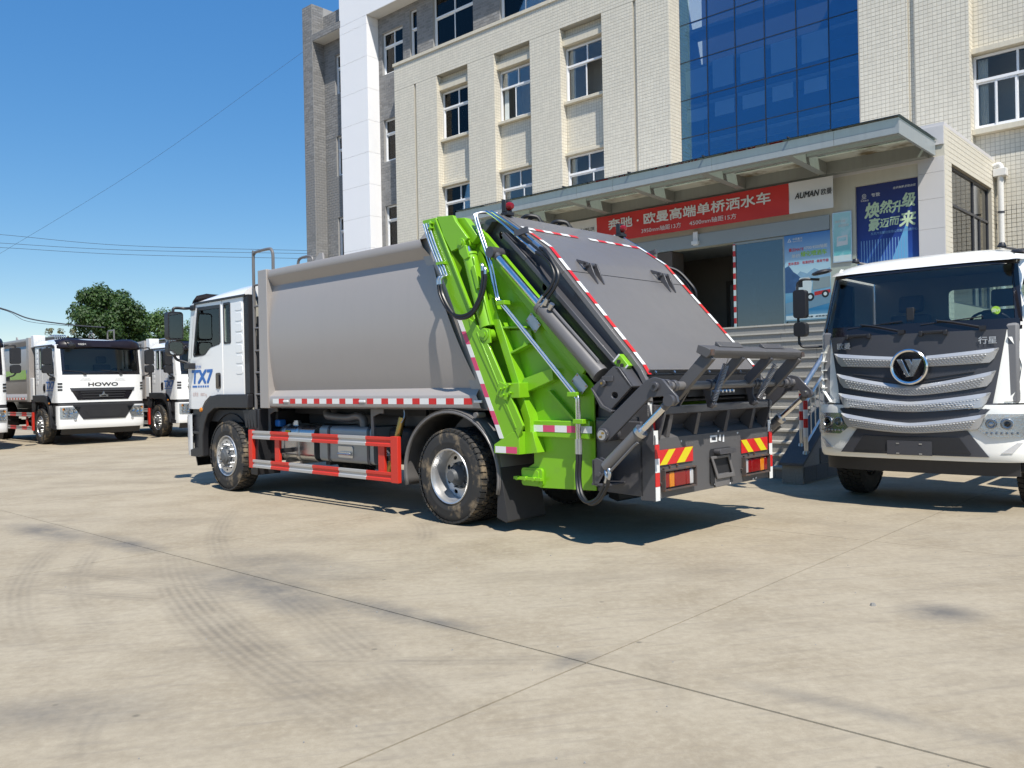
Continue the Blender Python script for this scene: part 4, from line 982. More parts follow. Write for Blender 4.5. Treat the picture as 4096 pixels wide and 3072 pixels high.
DOORWIN = [(5.84, 2.77), (5.13, 2.76), (5.13, 2.22), (5.17, 2.19), (5.44, 2.155), (5.52, 2.115), (5.60, 2.065), (5.66, 2.05), (5.97, 2.035), (6.0, 2.07)]
def make_cab(T, logo=True):
    both = lambda mb, nm, mt, **k: (mb.build(nm, mt, T, **k), mb.mirror().build(nm, mt, T, **k))
    q = TM().plate([(4.44, 1.43), (5.055, 1.43), (5.055, 2.855), (4.44, 2.855)], .05, .085, 'y', [rrect(4.82, 5.005, 2.20, 2.785, .025)])
    both(q, 'quarter_panel', 'white_paint', bevel=.005)
    r = TM()
    for i in range(7): r.plate(rrect(4.47, 4.66, 2.66 - i * .155, 2.78 - i * .155, .03), .0445, .054, 'y')
    both(r, 'pressed_rib', 'white_paint', bevel=.012)
    door = TM().plate([(5.07, 1.41), (5.50, 1.41), (5.66, 1.33), (5.78, 1.205), (6.095, 1.205), (6.105, 1.9), (6.09, 2.03), (5.965, 2.845), (5.07, 2.845)], .048, .088, 'y', [DOORWIN])
    for i, d in enumerate(both(door, 'door', 'white_paint', bevel=.006)):
        f = (lambda m: m) if i == 0 else (lambda m: m.mirror())
        cx = sum(p[0] for p in DOORWIN) / len(DOORWIN); cz = sum(p[1] for p in DOORWIN) / len(DOORWIN)
        gasket = TM().plate([(cx + (u - cx) * 1.035, cz + (v - cz) * 1.05) for u, v in DOORWIN], .044, .050, 'y', [[(cx + (u - cx) * .955, cz + (v - cz) * .95) for u, v in DOORWIN]])
        f(gasket).build('window_seal', 'black_plastic', d)
        f(TM().plate([(cx + (u - cx) * .99, cz + (v - cz) * .99) for u, v in DOORWIN], .060, .065, 'y')).build('window_pane', 'cab_glass', d, smooth=0)
        h = TM().plate(rrect(5.135, 5.285, 1.52, 1.76, .03), .040, .050, 'y'); h.plate(rrect(5.155, 5.20, 1.55, 1.73, .02), .020, .040, 'y')
        f(h).build('handle', 'black_gloss', d, bevel=.004)
    g = TM().plate(rrect(4.805, 5.02, 2.185, 2.80, .03), .044, .050, 'y', [rrect(4.835, 4.99, 2.215, 2.77, .02)]); both(g, 'window_seal', 'black_plastic')
    g = TM().plate(rrect(4.825, 5.0, 2.205, 2.78, .02), .060, .065, 'y'); both(g, 'window_pane', 'cab_glass', smooth=0)
    # front skin, pillars, windscreen
    k = TM(); slab_patch(k, (.05, 2.45), [1.21, 1.3, 1.5, 1.7, 1.9, 2.0], 0, .03); k.build('front_panel', 'white_paint', T, smooth=50)
    for s_ in (0, 1):
        k = TM(); fpatch(k, (.05, .17) if s_ == 0 else (2.33, 2.45), [2.0, 2.03, 2.3, 2.6, 2.86], 0); k.build('pillar', 'white_paint', T, smooth=50)
    k = TM(); fpatch(k, (.17, 2.33), [2.0, 2.03, 2.10], .002, m=0); fpatch(k, (.17, 2.33), [2.74, 2.80, 2.86], .002, m=0)
    fpatch(k, (.165, .24), [2.1, 2.4, 2.74], .002, m=0); fpatch(k, (2.26, 2.335), [2.1, 2.4, 2.74], .002, m=0); k.build('windscreen_surround', 'black_gloss', T, smooth=50)
    k = TM(); fpatch(k, (.235, 2.265), [2.095, 2.3, 2.5, 2.745], -.004); k.build('windscreen', 'windshield_glass', T, smooth=60)
    # roof
    k = TM(); NA, NB = 16, 18; rows = []
    for i in range(NA + 1):
        a = 4.42 + (6.17 - 4.42) * i / NA; row = []
        hh = .03 + .235 * (1 - (max(0, a - 4.3) / 1.9) ** 2.6)
        for j in range(NB + 1):
            t = -math.cos(math.pi * j / NB); b = 1.25 + 1.205 * t; lim = AF(b, 2.86) + .01
            row.append((min(a, lim), b, 2.852 + hh * max(0, 1 - abs(t) ** 3.4) ** .55))
        rows.append(row)
    k.loft(rows, closed=False)
    k.loft([[(4.42, p[1], p[2]) for p in rows[0]], [(4.42, p[1], 2.80) for p in rows[0]]], closed=False)
    k.build('roof', 'white_paint', T, smooth=50)
    both(TM().bar((4.36, .040, 2.862), (5.93, .040, 2.858), .022, .032), 'drip_rail', 'black_plastic', bevel=.003)
    k = TM(); k.box(4.42, 4.47, .09, 2.41, 1.0, 2.86); k.build('rear_wall', 'trim_beige', T, smooth=0)
    k = TM(); k.box(4.45, 6.1, .10, 2.40, 1.02, 1.2); k.build('floor_pan', 'chassis', T, smooth=0)
    # dark fairing at the cab's rear edge
    k = TM(); k.plate([(4.30, 1.44), (4.435, 1.44), (4.435, 2.87), (4.30, 2.87)], .06, .16, 'y')
    for i in range(34): k.box(4.315, 4.42, .052, .062, 1.9 + i * .028, 1.912 + i * .028)
    both(k, 'side_fairing', 'black_plastic')
    # cab interior
    k = TM(); k.plate([(5.75, 1.2), (6.26, 1.2), (6.24, 1.98), (5.95, 2.0), (5.80, 1.85), (5.72, 1.6)], .14, 2.36, 'y'); k.build('dashboard', 'dash', T, bevel=.03)
    for b0 in (.35, 1.55):
        s_ = empty('seat', (4.9, -(b0 + .28), 1.2), 0, T); k = TM(); k.plate(rrect(-.28, .28, .28, .46, .06), -.26, .26, 'y'); k.box(-.2, .2, -.2, .2, 0, .3); k.build('cushion', 'seat_cloth', s_, bevel=.02)
        k = TM(); k.plate([(-.28, .42), (-.14, .42), (-.26, 1.15), (-.38, 1.13)], -.25, .25, 'y'); k.build('backrest', 'seat_cloth', s_, bevel=.03)
        k = TM(); k.plate([(-.40, 1.18), (-.29, 1.19), (-.32, 1.40), (-.42, 1.39)], -.14, .14, 'y'); k.build('headrest', 'seat_cloth', s_, bevel=.03)
    sw = empty('steering_wheel', (5.62, -.62, 2.02), 0, T); ax = Vector((-.78, 0, .62)); u = Vector((0, 1, 0)); v = ax.cross(u)
    MB().tube([(u * math.cos(2 * math.pi * i / 28) + v * math.sin(2 * math.pi * i / 28)) * .22 for i in range(29)], .017, 8).build('wheel_rim', 'black_plastic', sw)
    k = MB(); k.tube([u * .2, u * -.2], .02, 6); k.tube([(0, 0, 0), v * -.2], .02, 6); k.tube([(0, 0, 0), ax * -.35], .035, 8); k.build('spokes', 'black_plastic', sw)
    # sun visor
    k = TM(); rows = []
    for (z, o) in ((2.74, .085), (2.80, .10), (2.98, .02), (3.05, -.11)):
        row = []
        for i in range(31):
            b = .09 + 2.32 * i / 30; t = abs(b - 1.25) / 1.16; dip = .045 * max(0, 1 - (t / .7) ** 2) if z < 2.78 else (-.05 * max(0, 1 - (t / .55) ** 4) if z > 3.0 else 0)
            row.append((AF(b, 2.84) + o - .14 * max(0, t - .75) * 2, b, z + dip - (.06 * max(0, t - .8) * 5 if z > 2.9 else 0)))
        rows.append(row)
    k.loft(rows, closed=False); vz = k.build('sun_visor', 'visor', T, smooth=60)
    sm_ = vz.modifiers.new('t', 'SOLIDIFY'); sm_.thickness = .012
    text('中国重汽', 'lettering', 'letter_white', T, (AF(1.9, 2.84) + .105, -1.90, 2.845), (0, 1, 0), (.0, 0, 1), .055, .22, bold=0, depth=.0)
    # roof beacons / marker lamps
    # grille, badge letters
    k = TM(); slab_patch(k, trap(1.28, .70, 1.62, .90), [1.28, 1.45, 1.62], .012, .03); gr = k.build('grille', 'black_gloss', T, smooth=40)
    k = TM()
    for z in (1.335, 1.41, 1.485): slab_patch(k, trap(1.28, .54, 1.62, .68), [z, z + .03], .026, .02)
    k.build('grille_bar', 'chassis', gr, smooth=40)
    k = TM(); slab_patch(k, trap(1.54, .87, 1.61, .885), [1.545, 1.605], .024, .02); k.build('grille_trim', 'panel_grey', gr, smooth=40)
    em = TM(); em.plate([(1.13, 1.36), (1.37, 1.36), (1.37, 1.42), (1.30, 1.42), (1.25, 1.52), (1.20, 1.42), (1.13, 1.42)], AF(1.25, 1.5) + .024, AF(1.25, 1.5) + .045, 'x', [[(1.18, 1.375), (1.32, 1.375), (1.32, 1.405), (1.18, 1.405)]])
    em.build('emblem', 'chrome', gr, bevel=.003)
    text('HOWO', 'lettering', 'letter_black', T, (AF(1.25, 1.7) + .004, -1.66, 1.665), (0, 1, 0), (0, 0, 1), .10, .82, bold=0, depth=0, fat=.10)
    for i in range(3): 
        for s_ in (-1, 1):
            k = TM(); c = 1.25 + s_ * .48; slab_patch(k, (c - .16 + .02 * i, c + .16 - .02 * i), [1.83 + i * .03, 1.842 + i * .03], .006, .01); k.build('bonnet_vent', 'white_paint', T)
    k = TM(); slab_patch(k, (.07, 2.43), [1.13, 1.215], -.02, .03); k.build('panel_gap', 'chassis', T)
    # corner vents
    for s_ in (0, 1):
        for i in range(3):
            k = TM(); b0 = .068; z = 1.55 + i * .085
            slab_patch(k, (b0, b0 + .10) if s_ == 0 else (2.5 - b0 - .10, 2.5 - b0), [z, z + .05], .012, .012); k.build('corner_vent', 'black_plastic', T)
    # bumper with lamps
    k = TM(); slab_patch(k, (.05, 2.45), [.47, .52, .6, .8, 1.0, 1.12], .04, .06); bp = k.build('bumper', 'white_paint', T, smooth=50)
    k = TM(); slab_patch(k, trap(.73, .58, 1.14, .86), [.73, .95, 1.14], .058, .03); lg_ = k.build('lower_grille', 'black_plastic', T, smooth=40)
    k = TM(); slab_patch(k, trap(.78, .40, 1.0, .55), [.79, .98], .066, .02); k.build('slot', 'chassis', lg_)
    k = TM(); slab_patch(k, (.15, 2.35), [.30, .47], -.06, .03); k.build('air_dam', 'black_plastic', T)
    for s_ in (0, 1):
        rg = (lambda z: (.085, .50 + (z - .8) * .40)) if s_ == 0 else (lambda z: (2.5 - .50 - (z - .8) * .35, 2.5 - .085))
        k = TM(); slab_patch(k, rg, [.765, .84, .95, 1.085], .046, .02); hl = k.build('headlight', 'reflector', T, smooth=40)
        for (b, z, r_) in ((.20, .95, .055), (.33, .95, .06), (.30, .85, .04), (.45, .97, .05), (.18, .85, .035)):
            bb = b if s_ == 0 else 2.5 - b; k = TM(); k.lathe([(0, -.02), (r_ * .5, -.015), (r_, .006), (r_ * 1.15, .008)], (AF(bb, .95) + .05, bb, z), (1, 0, 0), 20); k.build('lamp_bowl', 'chrome', hl)
        k = TM(); fpatch(k, rg, [.765, .84, .95, 1.085], .062); k.build('lamp_lens', 'lens', hl, smooth=50)
        k = TM(); b = .17 if s_ == 0 else 2.33; k.lathe([(0, .0), (.04, .0)], (AF(b, 1.02) + .058, b, 1.02), (1, 0, 0), 14); k.build('indicator', 'lamp_amber', hl)
        b = .46 if s_ == 0 else 2.04; k = TM(); k.lathe([(0, .01), (.035, .008), (.045, -.01)], (AF(b, .7) + .048, b, .72), (1, 0, 0), 18); k.build('fog_lamp', 'reflector', T)
    # wipers
    for b in (.75, 1.75):
        k = TM(); k.tube([(AF(b, 2.03) + .02, b, 2.04), (AF(b, 2.1) + .018, b + .1, 2.08), (AF(b, 2.12) + .012, b + .55, 2.13)], .010, 6); k.box(AF(b, 2.03) - .01, AF(b, 2.03) + .03, b - .04, b + .04, 1.99, 2.05); k.build('wiper', 'black_plastic', T)
    # mudguards, steps
    pg = [(4.27, 1.23), (4.27, 1.43), (5.18, 1.435), (5.42, 1.40), (5.60, 1.27), (5.72, 1.08), (5.79, .85), (5.81, .48), (5.66, .48), (5.665, .80), (5.60, .98), (5.48, 1.14), (5.30, 1.22), (5.1, 1.23)]
    for i, f in enumerate(both(TM().plate(pg, .0, .10, 'y'), 'mudguard', 'black_plastic', bevel=.012)):
        m_ = (lambda m: m) if i == 0 else (lambda m: m.mirror())
        m_(TM().lathe([(0, .016), (.03, .012), (.036, -.01)], (5.70, .0, 1.20), (0, -1, 0), 16)).build('side_lamp', 'lamp_amber', f)
        inner = TM(); pts = [(4.92 + .62 * math.cos(R(t)), .53 + .62 * math.sin(R(t))) for t in range(15, 171, 12)]
        inner.loft([[(p[0], .08, p[1]) for p in pts], [(p[0], .55, p[1]) for p in pts]], closed=False); m_(inner).build('wheel_arch', 'chassis', f, smooth=50)
    for a0, z0, z1 in ((4.33, .30, 1.22),):
        k = TM(); k.plate([(4.12, .28), (4.30, .28), (4.30, .75), (4.40, 1.05), (4.52, 1.20), (4.05, 1.22), (4.06, .9)], .05, .42, 'y')
        for i in range(4): k.plate([(4.10 + i * .08, .95), (4.15 + i * .08, .95), (4.22 + i * .08, 1.21), (4.12 + i * .08, 1.21)], .03, .052, 'y')
        both(k, 'splash_guard', 'black_plastic', bevel=.006)
    k = TM(); k.plate([(5.80, .46), (6.13, .46), (6.15, 1.2), (5.80, 1.2)], .09, .40, 'y'); k.plate([(5.80, .46), (6.15, .46), (6.16, .56), (6.0, .60), (5.80, .6)], .04, .11, 'y'); k.box(5.80, 6.1, .05, .12, .82, .86)
    for i in range(5): k.box(5.83, 6.08, .045, .06, .875 + i * .0, .88)
    both(k, 'cab_step', 'black_plastic', bevel=.012)
    # mirrors
    for s_ in (0, 1):
        mr = empty('mirror', (6.17, -(-.18) if s_ == 0 else -(2.68), 2.30), 0, T); k_ = 1 if s_ == 0 else -1
        def Mb(): return MB()
        k = Mb(); k.plate([(p[0], p[1]) for p in rrect(-.125, .125, .0, .44, .05)], -.055, .075, 'x'); k.build('housing', 'black_plastic', mr, bevel=.02)
        k = Mb(); k.plate(rrect(-.105, .105, .025, .415, .035), -.060, -.056, 'x'); k.build('mirror_glass', 'mirror_face', mr, smooth=0)
        k = Mb(); k.plate(rrect(-.125, .125, -.25, -.02, .06), -.055, .07, 'x'); k.build('small_housing', 'black_plastic', mr, bevel=.02)
        k = Mb(); k.plate(rrect(-.105, .105, -.23, -.04, .05), -.060, -.056, 'x'); k.build('mirror_glass', 'mirror_face', mr, smooth=0)
        k = Mb(); k.tube(smooth_path([(.03, 0, .42), (.03, -.02 * k_, .50), (-.02, -.18 * k_, .50), (-.20, -.24 * k_, .50)]), .024, 8); k.tube(smooth_path([(.03, 0, -.24), (.02, -.05 * k_, -.31), (-.05, -.17 * k_, -.36), (-.12, -.24 * k_, -.42)]), .024, 8)
        k.box(-.26, -.12, min(-.20 * k_, -.27 * k_), max(-.20 * k_, -.27 * k_), .46, .54); k.box(-.22, -.05, min(-.12 * k_, -.26 * k_), max(-.12 * k_, -.26 * k_), -.46, -.37); k.build('mirror_arm', 'black_plastic', mr, bevel=.008)
    k = TM(); k.tube(smooth_path([(6.2, 2.2, 2.95), (6.45, 2.15, 2.93), (6.5, 2.12, 2.86)]), .018, 8); k.lathe([(0, .05), (.08, .04), (.11, -.01), (.09, -.05), (0, -.06)], (6.5, 2.12, 2.80), (.6, 0, -.8), 18); k.build('front_mirror', 'black_plastic', T)
    # door lettering on both sides
    for s_ in (0, 1):
        bb = .0455 if s_ == 0 else 2.4545; ud = (-1, 0, 0) if s_ == 0 else (1, 0, 0)
        def P(a, z, w=0): return (a, -bb, z)
        a0 = 6.08 if s_ == 0 else 5.35
        ob = text('TX7', 'lettering', 'letter_blue', T, P(a0, 1.60), ud, (0, 0, 1), .20, .68, bold=0, depth=.0, shear=.12, fat=.11)
        text('国六290', 'lettering', 'letter_blue', T, P(a0 - .12 if s_ == 0 else a0 + .12, 1.84), ud, (0, 0, 1), .055, .20, bold=0, depth=.0)
        text('总质量：18000 kg', 'lettering', 'letter_faint', T, P(6.05 if s_ == 0 else 5.4, 1.395), ud, (0, 0, 1), .075, .46, bold=0, depth=0)
        k = TM()
        for i in range(6):
            w_ = .16 if i == 0 else .05; st_ = 0 if i == 0 else .19 + (i - 1) * .075; x0 = 6.06 - st_ if s_ == 0 else 5.37 + st_; x1 = x0 - w_ if s_ == 0 else x0 + w_
            k.box(min(x0, x1), max(x0, x1), bb - .0005, bb + .0005, 1.545, 1.575)
        k.build('door_stripe', 'letter_blue', T, smooth=0)

def make_chassis(T):
    k = TM()
    for b in (.80, 1.62): k.box(-1.2, 6.1, b, b + .08, .72, .98)
    for a in (-1.1, -.5, .6, 2.0, 3.4, 4.7, 5.9): k.box(a, a + .1, .88, 1.62, .75, .95)
    k.build('frame_rail', 'chassis', T, smooth=0)
    k = TM(); k.cyl((0, .3, .522), (0, 2.2, .522), .09, n=14); k.lathe([(0, -.16), (.13, -.13), (.19, 0), (.13, .13), (0, .16)], (0, 1.25, .522), (0, 1, 0), 20); k.cyl((0.1, 1.25, .55), (4.3, 1.25, .78), .05, n=10); k.build('rear_axle', 'chassis', T)
    k = TM(); k.cyl((4.92, .3, .50), (4.92, 2.2, .50), .06, n=12); k.box(4.3, 5.6, .86, .93, .60, .68); k.box(4.3, 5.6, 1.57, 1.64, .60, .68); k.build('front_axle', 'chassis', T)
    k = TM(); k.box(4.5, 5.9, .75, 1.75, .62, 1.05); k.box(4.0, 4.4, .3, 2.2, 1.0, 1.2); k.build('engine', 'chassis', T, bevel=.03)
    k = TM(); k.box(4.02, 4.26, .16, .50, 1.25, 2.55); k.box(4.0, 4.25, .55, 2.2, 1.25, 2.1); k.tube(smooth_path([(4.14, .32, 2.5), (4.12, .32, 2.75), (4.2, .5, 2.8)]), .09, 12)
    for i in range(12): k.box(3.99, 4.27, .14, .162, 1.28 + i * .045, 1.30 + i * .045)
    k.build('air_intake', 'chassis', T, bevel=.01)
    for a, b, rt, fr, du in ((4.92, 0, 0, 1, 0), (4.92, 2.5, 1, 1, 0), (0, 0, 0, 0, 1), (0, 2.5, 1, 0, 1)):
        wheel(T, a, b, .522, bool(rt), bool(fr), bool(du))

def a_end(z): return .47 - (2.95 - z) * .497          # rear end of the bulged side panel
def a_col(z): return .28 - (3.32 - z) * .4768         # leading edge of the green column
def make_body(T, col_a='grey_body'):
    both = lambda mb, nm, mt, **k: (mb.build(nm, mt, T, **k), mb.mirror().build(nm, mt, T, **k))
    prof = [(.10, 1.245), (.035, 1.26), (.030, 1.27), (.030, 1.395), (.035, 1.402), (.125, 1.478)]
    n = 16
    for i in range(1, n): t = i / n; prof.append((.125 - .085 * math.sin(math.pi * t) ** .8, 1.478 + (2.935 - 1.478) * t))
    prof += [(.125, 2.935), (.045, 3.045), (.040, 3.055), (.040, 3.140), (.045, 3.150)]
    k = TM(); rows = []
    for fr in (0, .02, .25, .5, .75, .98, 1): rows.append([(3.72 + (a_end(z) - .12 - 3.72) * fr, b, z) for b, z in prof])
    k.loft(rows, closed=False); both(k, 'side_panel', col_a, smooth=38)
    # crown
    k = TM(); rows = []
    for a in (3.95, 2.5, 1.2, .25): rows.append([(a, .045 + 2.41 * i / 12, 3.15 + .06 * (1 - abs(i / 6 - 1) ** 2)) for i in range(13)])
    k.loft(rows, closed=False); k.build('roof_sheet', col_a, T, smooth=50)
    both(TM().box(3.72, 3.95, .018, .16, 1.235, 3.165), 'front_post', col_a, bevel=.006)
    k = TM(); k.box(3.90, 3.945, .16, 2.34, 1.24, 3.17); k.build('front_wall', 'dark_paint', T, smooth=0)
    # rear frame post following the slanted end
    k = TM(); k.plate([(a_end(3.10) + .0, 3.16), (a_end(2.95), 2.95), (a_end(1.478), 1.478), (a_end(1.25) - .02, 1.24), (a_col(1.24) - .1, 1.24), (a_col(3.16) - .1, 3.16)], .105, .16, 'y'); both(k, 'rear_post', col_a, bevel=.004)
    k = TM(); k.box(-.9, 3.9, .12, 2.38, 1.235, 1.26); k.box(-1.0, 3.9, .78, .9, .99, 1.24); k.box(-1.0, 3.9, 1.6, 1.72, .99, 1.24); k.build('floor', 'dark_paint', T, smooth=0)
    k = TM(); k.plate([(a_end(3.1), 3.15), (a_end(1.3), 1.25), (a_end(1.3) - .1, 1.25), (a_end(3.1) - .1, 3.15)], .16, 2.34, 'y'); k.build('rear_bulkhead', 'dark_paint', T, smooth=0)
    # reflective tape, alternate pieces
    k = TM(); a = 3.63; i = 0
    while a > -.30:
        w_ = .155 if i % 2 == 0 else .130
        if not (3.25 < a < 3.38) and not (1.50 < a < 1.66): k.box(a - w_, a, .0285, .0305, 1.300, 1.366, i % 2)
        a -= w_; i += 1
    both(k, 'reflective_tape', ['tape_white', 'tape_red'], smooth=0)
    for a in (3.30, 1.58, -.44): both(TM().box(a - .07, a + .05, .018, .034, 1.318, 1.345), 'marker_lamp', 'white_print', bevel=.004)
    for a in (3.42, 1.62, -.30): both(TM().box(a - .03, a + .03, .031, .036, 1.272, 1.288), 'drain_slot', 'chassis', smooth=0)
    # lifting lugs on the top edge
    for a in (2.55, .42): both(TM().plate([(a - .10, 3.15), (a + .12, 3.15), (a - .02, 3.25), (a - .08, 3.25)], .10, .125, 'y'), 'lifting_lug', col_a)
    # ladder with hoops
    ld = empty('ladder', (0, 0, 0), 0, T)
    k = TM(); k.tube(smooth_path([(4.15, .07, 1.22), (4.15, .07, 2.2), (4.15, .07, 3.36), (4.12, .07, 3.43), (4.05, .07, 3.45), (3.72, .07, 3.45), (3.65, .07, 3.42), (3.62, .07, 3.35), (3.62, .07, 3.15)], 5), .022, 10); k.build('stringer', 'sunlit_paint', ld)
    for z in (1.43, 1.74, 2.05, 2.37, 2.68, 2.98): k = TM(); k.cyl((4.15, .07, z), (3.94, .07, z), .015, n=8); k.build('rung', 'sunlit_paint', ld)
    k = TM(); k.tube(smooth_path([(3.75, .55, 3.15), (3.75, .55, 3.30), (3.68, .55, 3.36), (3.45, .55, 3.36), (3.38, .55, 3.30), (3.38, .55, 3.15)], 5), .020, 8); k.build('hoop', 'sunlit_paint', ld)
    # brackets, tanks, rear mudguards
    for a0 in (3.91, 1.48):
        k = TM(); k.plate([(a0, .82), (a0 + .10, .82), (a0 + .10, 1.0), (a0 + .16 - .05, 1.14), (a0 - .02, 1.18), (a0 - .10, 1.18), (a0 - .10, 1.235), (a0 + .16, 1.235), (a0 + .16, .82)], .20, .22, 'y'); k.build('bracket', 'sunlit_paint', T, bevel=.004)
    both(TM().plate([(3.48 + x, z) for x, z in ((.0, .0),)] * 0 or [(1.0, 1.14), (3.9, 1.14), (3.9, 1.235), (1.0, 1.235)], .55, .60, 'y'), 'sub_rail', 'chassis', smooth=0)
    tk = empty('fuel_tank', (0, 0, 0), 0, T)
    k = TM(); k.plate([(p[0], p[1]) for p in rrect(.25, .72, .50, .99, .11, 6)], 2.98, 3.84, 'x'); k.build('tank_shell', 'tank_steel', tk, bevel=.03, seg=3)
    k = TM(); k.cyl((3.62, .40, .98), (3.62, .40, 1.03), .06, n=18); k.cyl((3.62, .40, 1.03), (3.62, .40, 1.05), .045, n=18); k.build('filler_cap', 'zinc', tk)
    for a in (3.72, 3.35):
        k = TM(); k.plate(rrect(.238, .732, .488, 1.002, .115, 6), a, a + .05, 'x', [rrect(.25, .72, .50, .99, .11, 6)]); k.box(a - .005, a + .055, .30, .60, .46, .49); k.build('tank_strap', 'zinc', tk)
    k = TM(); k.box(3.56, 3.68, .243, .249, .86, .92); k.build('warning_label', 'yellow', tk, smooth=0)
    tk2 = empty('water_tank', (0, 0, 0), 0, T)
    k = TM(); k.plate(rrect(.25, .72, .53, 1.0, .06, 5), 1.66, 2.84, 'x'); k.build('tank_shell', 'tank_grey', tk2, bevel=.02, seg=3)
    for a in (2.6, 1.74): k = TM(); k.plate(rrect(.240, .73, .52, 1.010, .065, 5), a, a + .045, 'x', [rrect(.25, .72, .53, 1.0, .06, 5)]); k.build('tank_strap', 'panel_grey', tk2)
    k = TM(); k.plate(rrect(2.08, 2.40, .60, .75, .02), .236, .250, 'y'); k.box(2.10, 2.34, .205, .237, .63, .68); k.cyl((2.09, .22, .65), (2.37, .22, .65), .02, n=10); k.build('drain_box', 'zinc', tk2, bevel=.005)
    for a, b_ in ((2.8, .0), (1.7, .0)): k = TM(); k.box(a - .05, a + .05, .35, .62, .47, .53); k.build('tank_foot', 'chassis', tk2, smooth=0)
    k = TM(); k.tube(smooth_path([(2.95, .45, 1.17), (2.85, .42, 1.12), (2.4, .40, 1.10), (2.15, .38, 1.13), (2.04, .38, 1.10), (2.02, .38, .99)]), .055, 12); k.build('breather_pipe', 'sunlit_paint', T)
    # suction hose with coils
    hz_ = smooth_path([(1.02, .20, 1.14), (1.05, .18, 1.0), (1.09, .17, .86), (1.16, .18, .72), (1.27, .22, .58), (1.38, .27, .47)], 14)
    k = TM(); k.tube(hz_, [.040 + (.006 if i % 2 else 0) for i in range(len(hz_))], 12); k.build('suction_hose', 'brass', T, smooth=60)
    k = TM(); k.cyl((1.40, .22, .66), (1.40, .34, .66), .055, n=16); k.cyl((1.36, .20, .66), (1.20, .20, .66), .03, n=10); k.cyl((1.28, .2, .70), (1.36, .2, .75), .010, n=8); k.build('valve', 'zinc', T)
    k = TM(); k.tube(smooth_path([(1.0, .21, 1.24), (.98, .2, 1.16), (1.0, .17, 1.08), (1.04, .16, 1.06)]), .008, 6); k.build('hose_hook', 'zinc', T)
    k = TM(); k.box(3.9, 4.02, .28, .40, .96, 1.06); k.build('urea_cap', 'blue_cap', T, bevel=.02)
    k = TM(); k.box(3.85, 4.15, .25, .7, .48, .93); k.build('urea_tank', 'chassis', T, bevel=.03)
    k = TM(); k.box(1.05, 1.5, .35, .8, .55, 1.0); k.build('air_tank', 'chassis', T, bevel=.05)
    # side guard rails
    for s_ in (0, 1):
        sg_ = empty('side_guard', (0, 0, 0), 0, T); f = (lambda m: m) if s_ == 0 else (lambda m: m.mirror())
        for z0, z1 in ((.80, .915), (.393, .505)):
            edges = [4.16, 3.68, 3.21, 2.65, 2.06, 1.49, 1.0]
            for i in range(6):
                k = TM(); a1, a0 = edges[i], edges[i + 1]; zc_ = (z0 + z1) / 2
                k.plate([(.0, z0), (.035, z0), (.035, z1), (.0, z1), (.0, zc_ + .022), (.012, zc_ + .012), (.012, zc_ - .012), (.0, zc_ - .022)], a0, a1, 'x')
                f(k).build('rail', 'rail_red' if i % 2 else 'rail_silver', sg_, bevel=.003)
        f(TM().box(4.16, 4.26, -.003, .05, .385, .925)).build('end_post', 'rail_red', sg_, bevel=.004); f(TM().box(.87, 1.0, -.004, .05, .385, .925)).build('end_post', 'rail_red', sg_, bevel=.004)
        for a0, a1 in ((3.50, 3.62), (1.17, 1.29)): f(TM().box(a0, a1, .036, .075, .40, .91)).build('post', 'rail_red', sg_, bevel=.004)
        for a0 in (3.5, 1.2): f(TM().box(a0, a0 + .06, .05, .55, .62, .68)).build('stay', 'chassis', sg_, smooth=0)
    # rear mudguard arches
    for s_ in (0, 1):
        f = (lambda m: m) if s_ == 0 else (lambda m: m.mirror())
        k = TM(); c = (.0, .545); rows = []
        pts = []
        for i in range(29):
            t = -14 + 208 * i / 28; rr_ = .70
            pts.append((c[0] - rr_ * math.cos(R(t)) * 1.10, c[1] + (rr_) * math.sin(R(t)) + .0))
        prof_ = [(.02, -.05), (.0, -.035), (.0, -.02), (.012, -.012), (.005, 0), (.03, .004), (.045, -.004), (.06, .004), (.62, .0)]
        for a_, z_ in pts:
            d = Vector((a_ - c[0], z_ - c[1])); d.normalize()
            rows.append([(a_ + d.x * o_, b_, z_ + d.y * o_) for b_, o_ in prof_])
        k.loft(rows, closed=False); mg = f(k).build('rear_mudguard', 'sunlit_paint', T, smooth=40); sm2 = mg.modifiers.new('t', 'SOLIDIFY'); sm2.thickness = .008
        k = TM(); k.plate([(-.735, .66), (-.765, .66), (-.86, .12), (-.83, .10), (-.70, .14)], .02, .60, 'y'); f(k).build('mud_flap', 'flap_rubber', mg, bevel=.006)
        k = TM(); k.plate([(.02, .68), (.12, .68), (.20, .12), (.14, .10), (.02, .13)], -.70, -.695, 'x'); 
        k = TM(); k.cyl((-.44, -.01, 1.19), (-.44, .12, 1.19), .03, n=12); f(k).build('mudguard_stay', 'sunlit_paint', mg)

main = empty('compactor_truck', TRUCK_O, TRUCK_RZ)
tag(main, 'large refuse compactor truck with lime green tailgate side standing alone in the yard', 'truck')
make_chassis(main); make_cab(main); make_body(main)
BASE_PARTS = list(main.children)
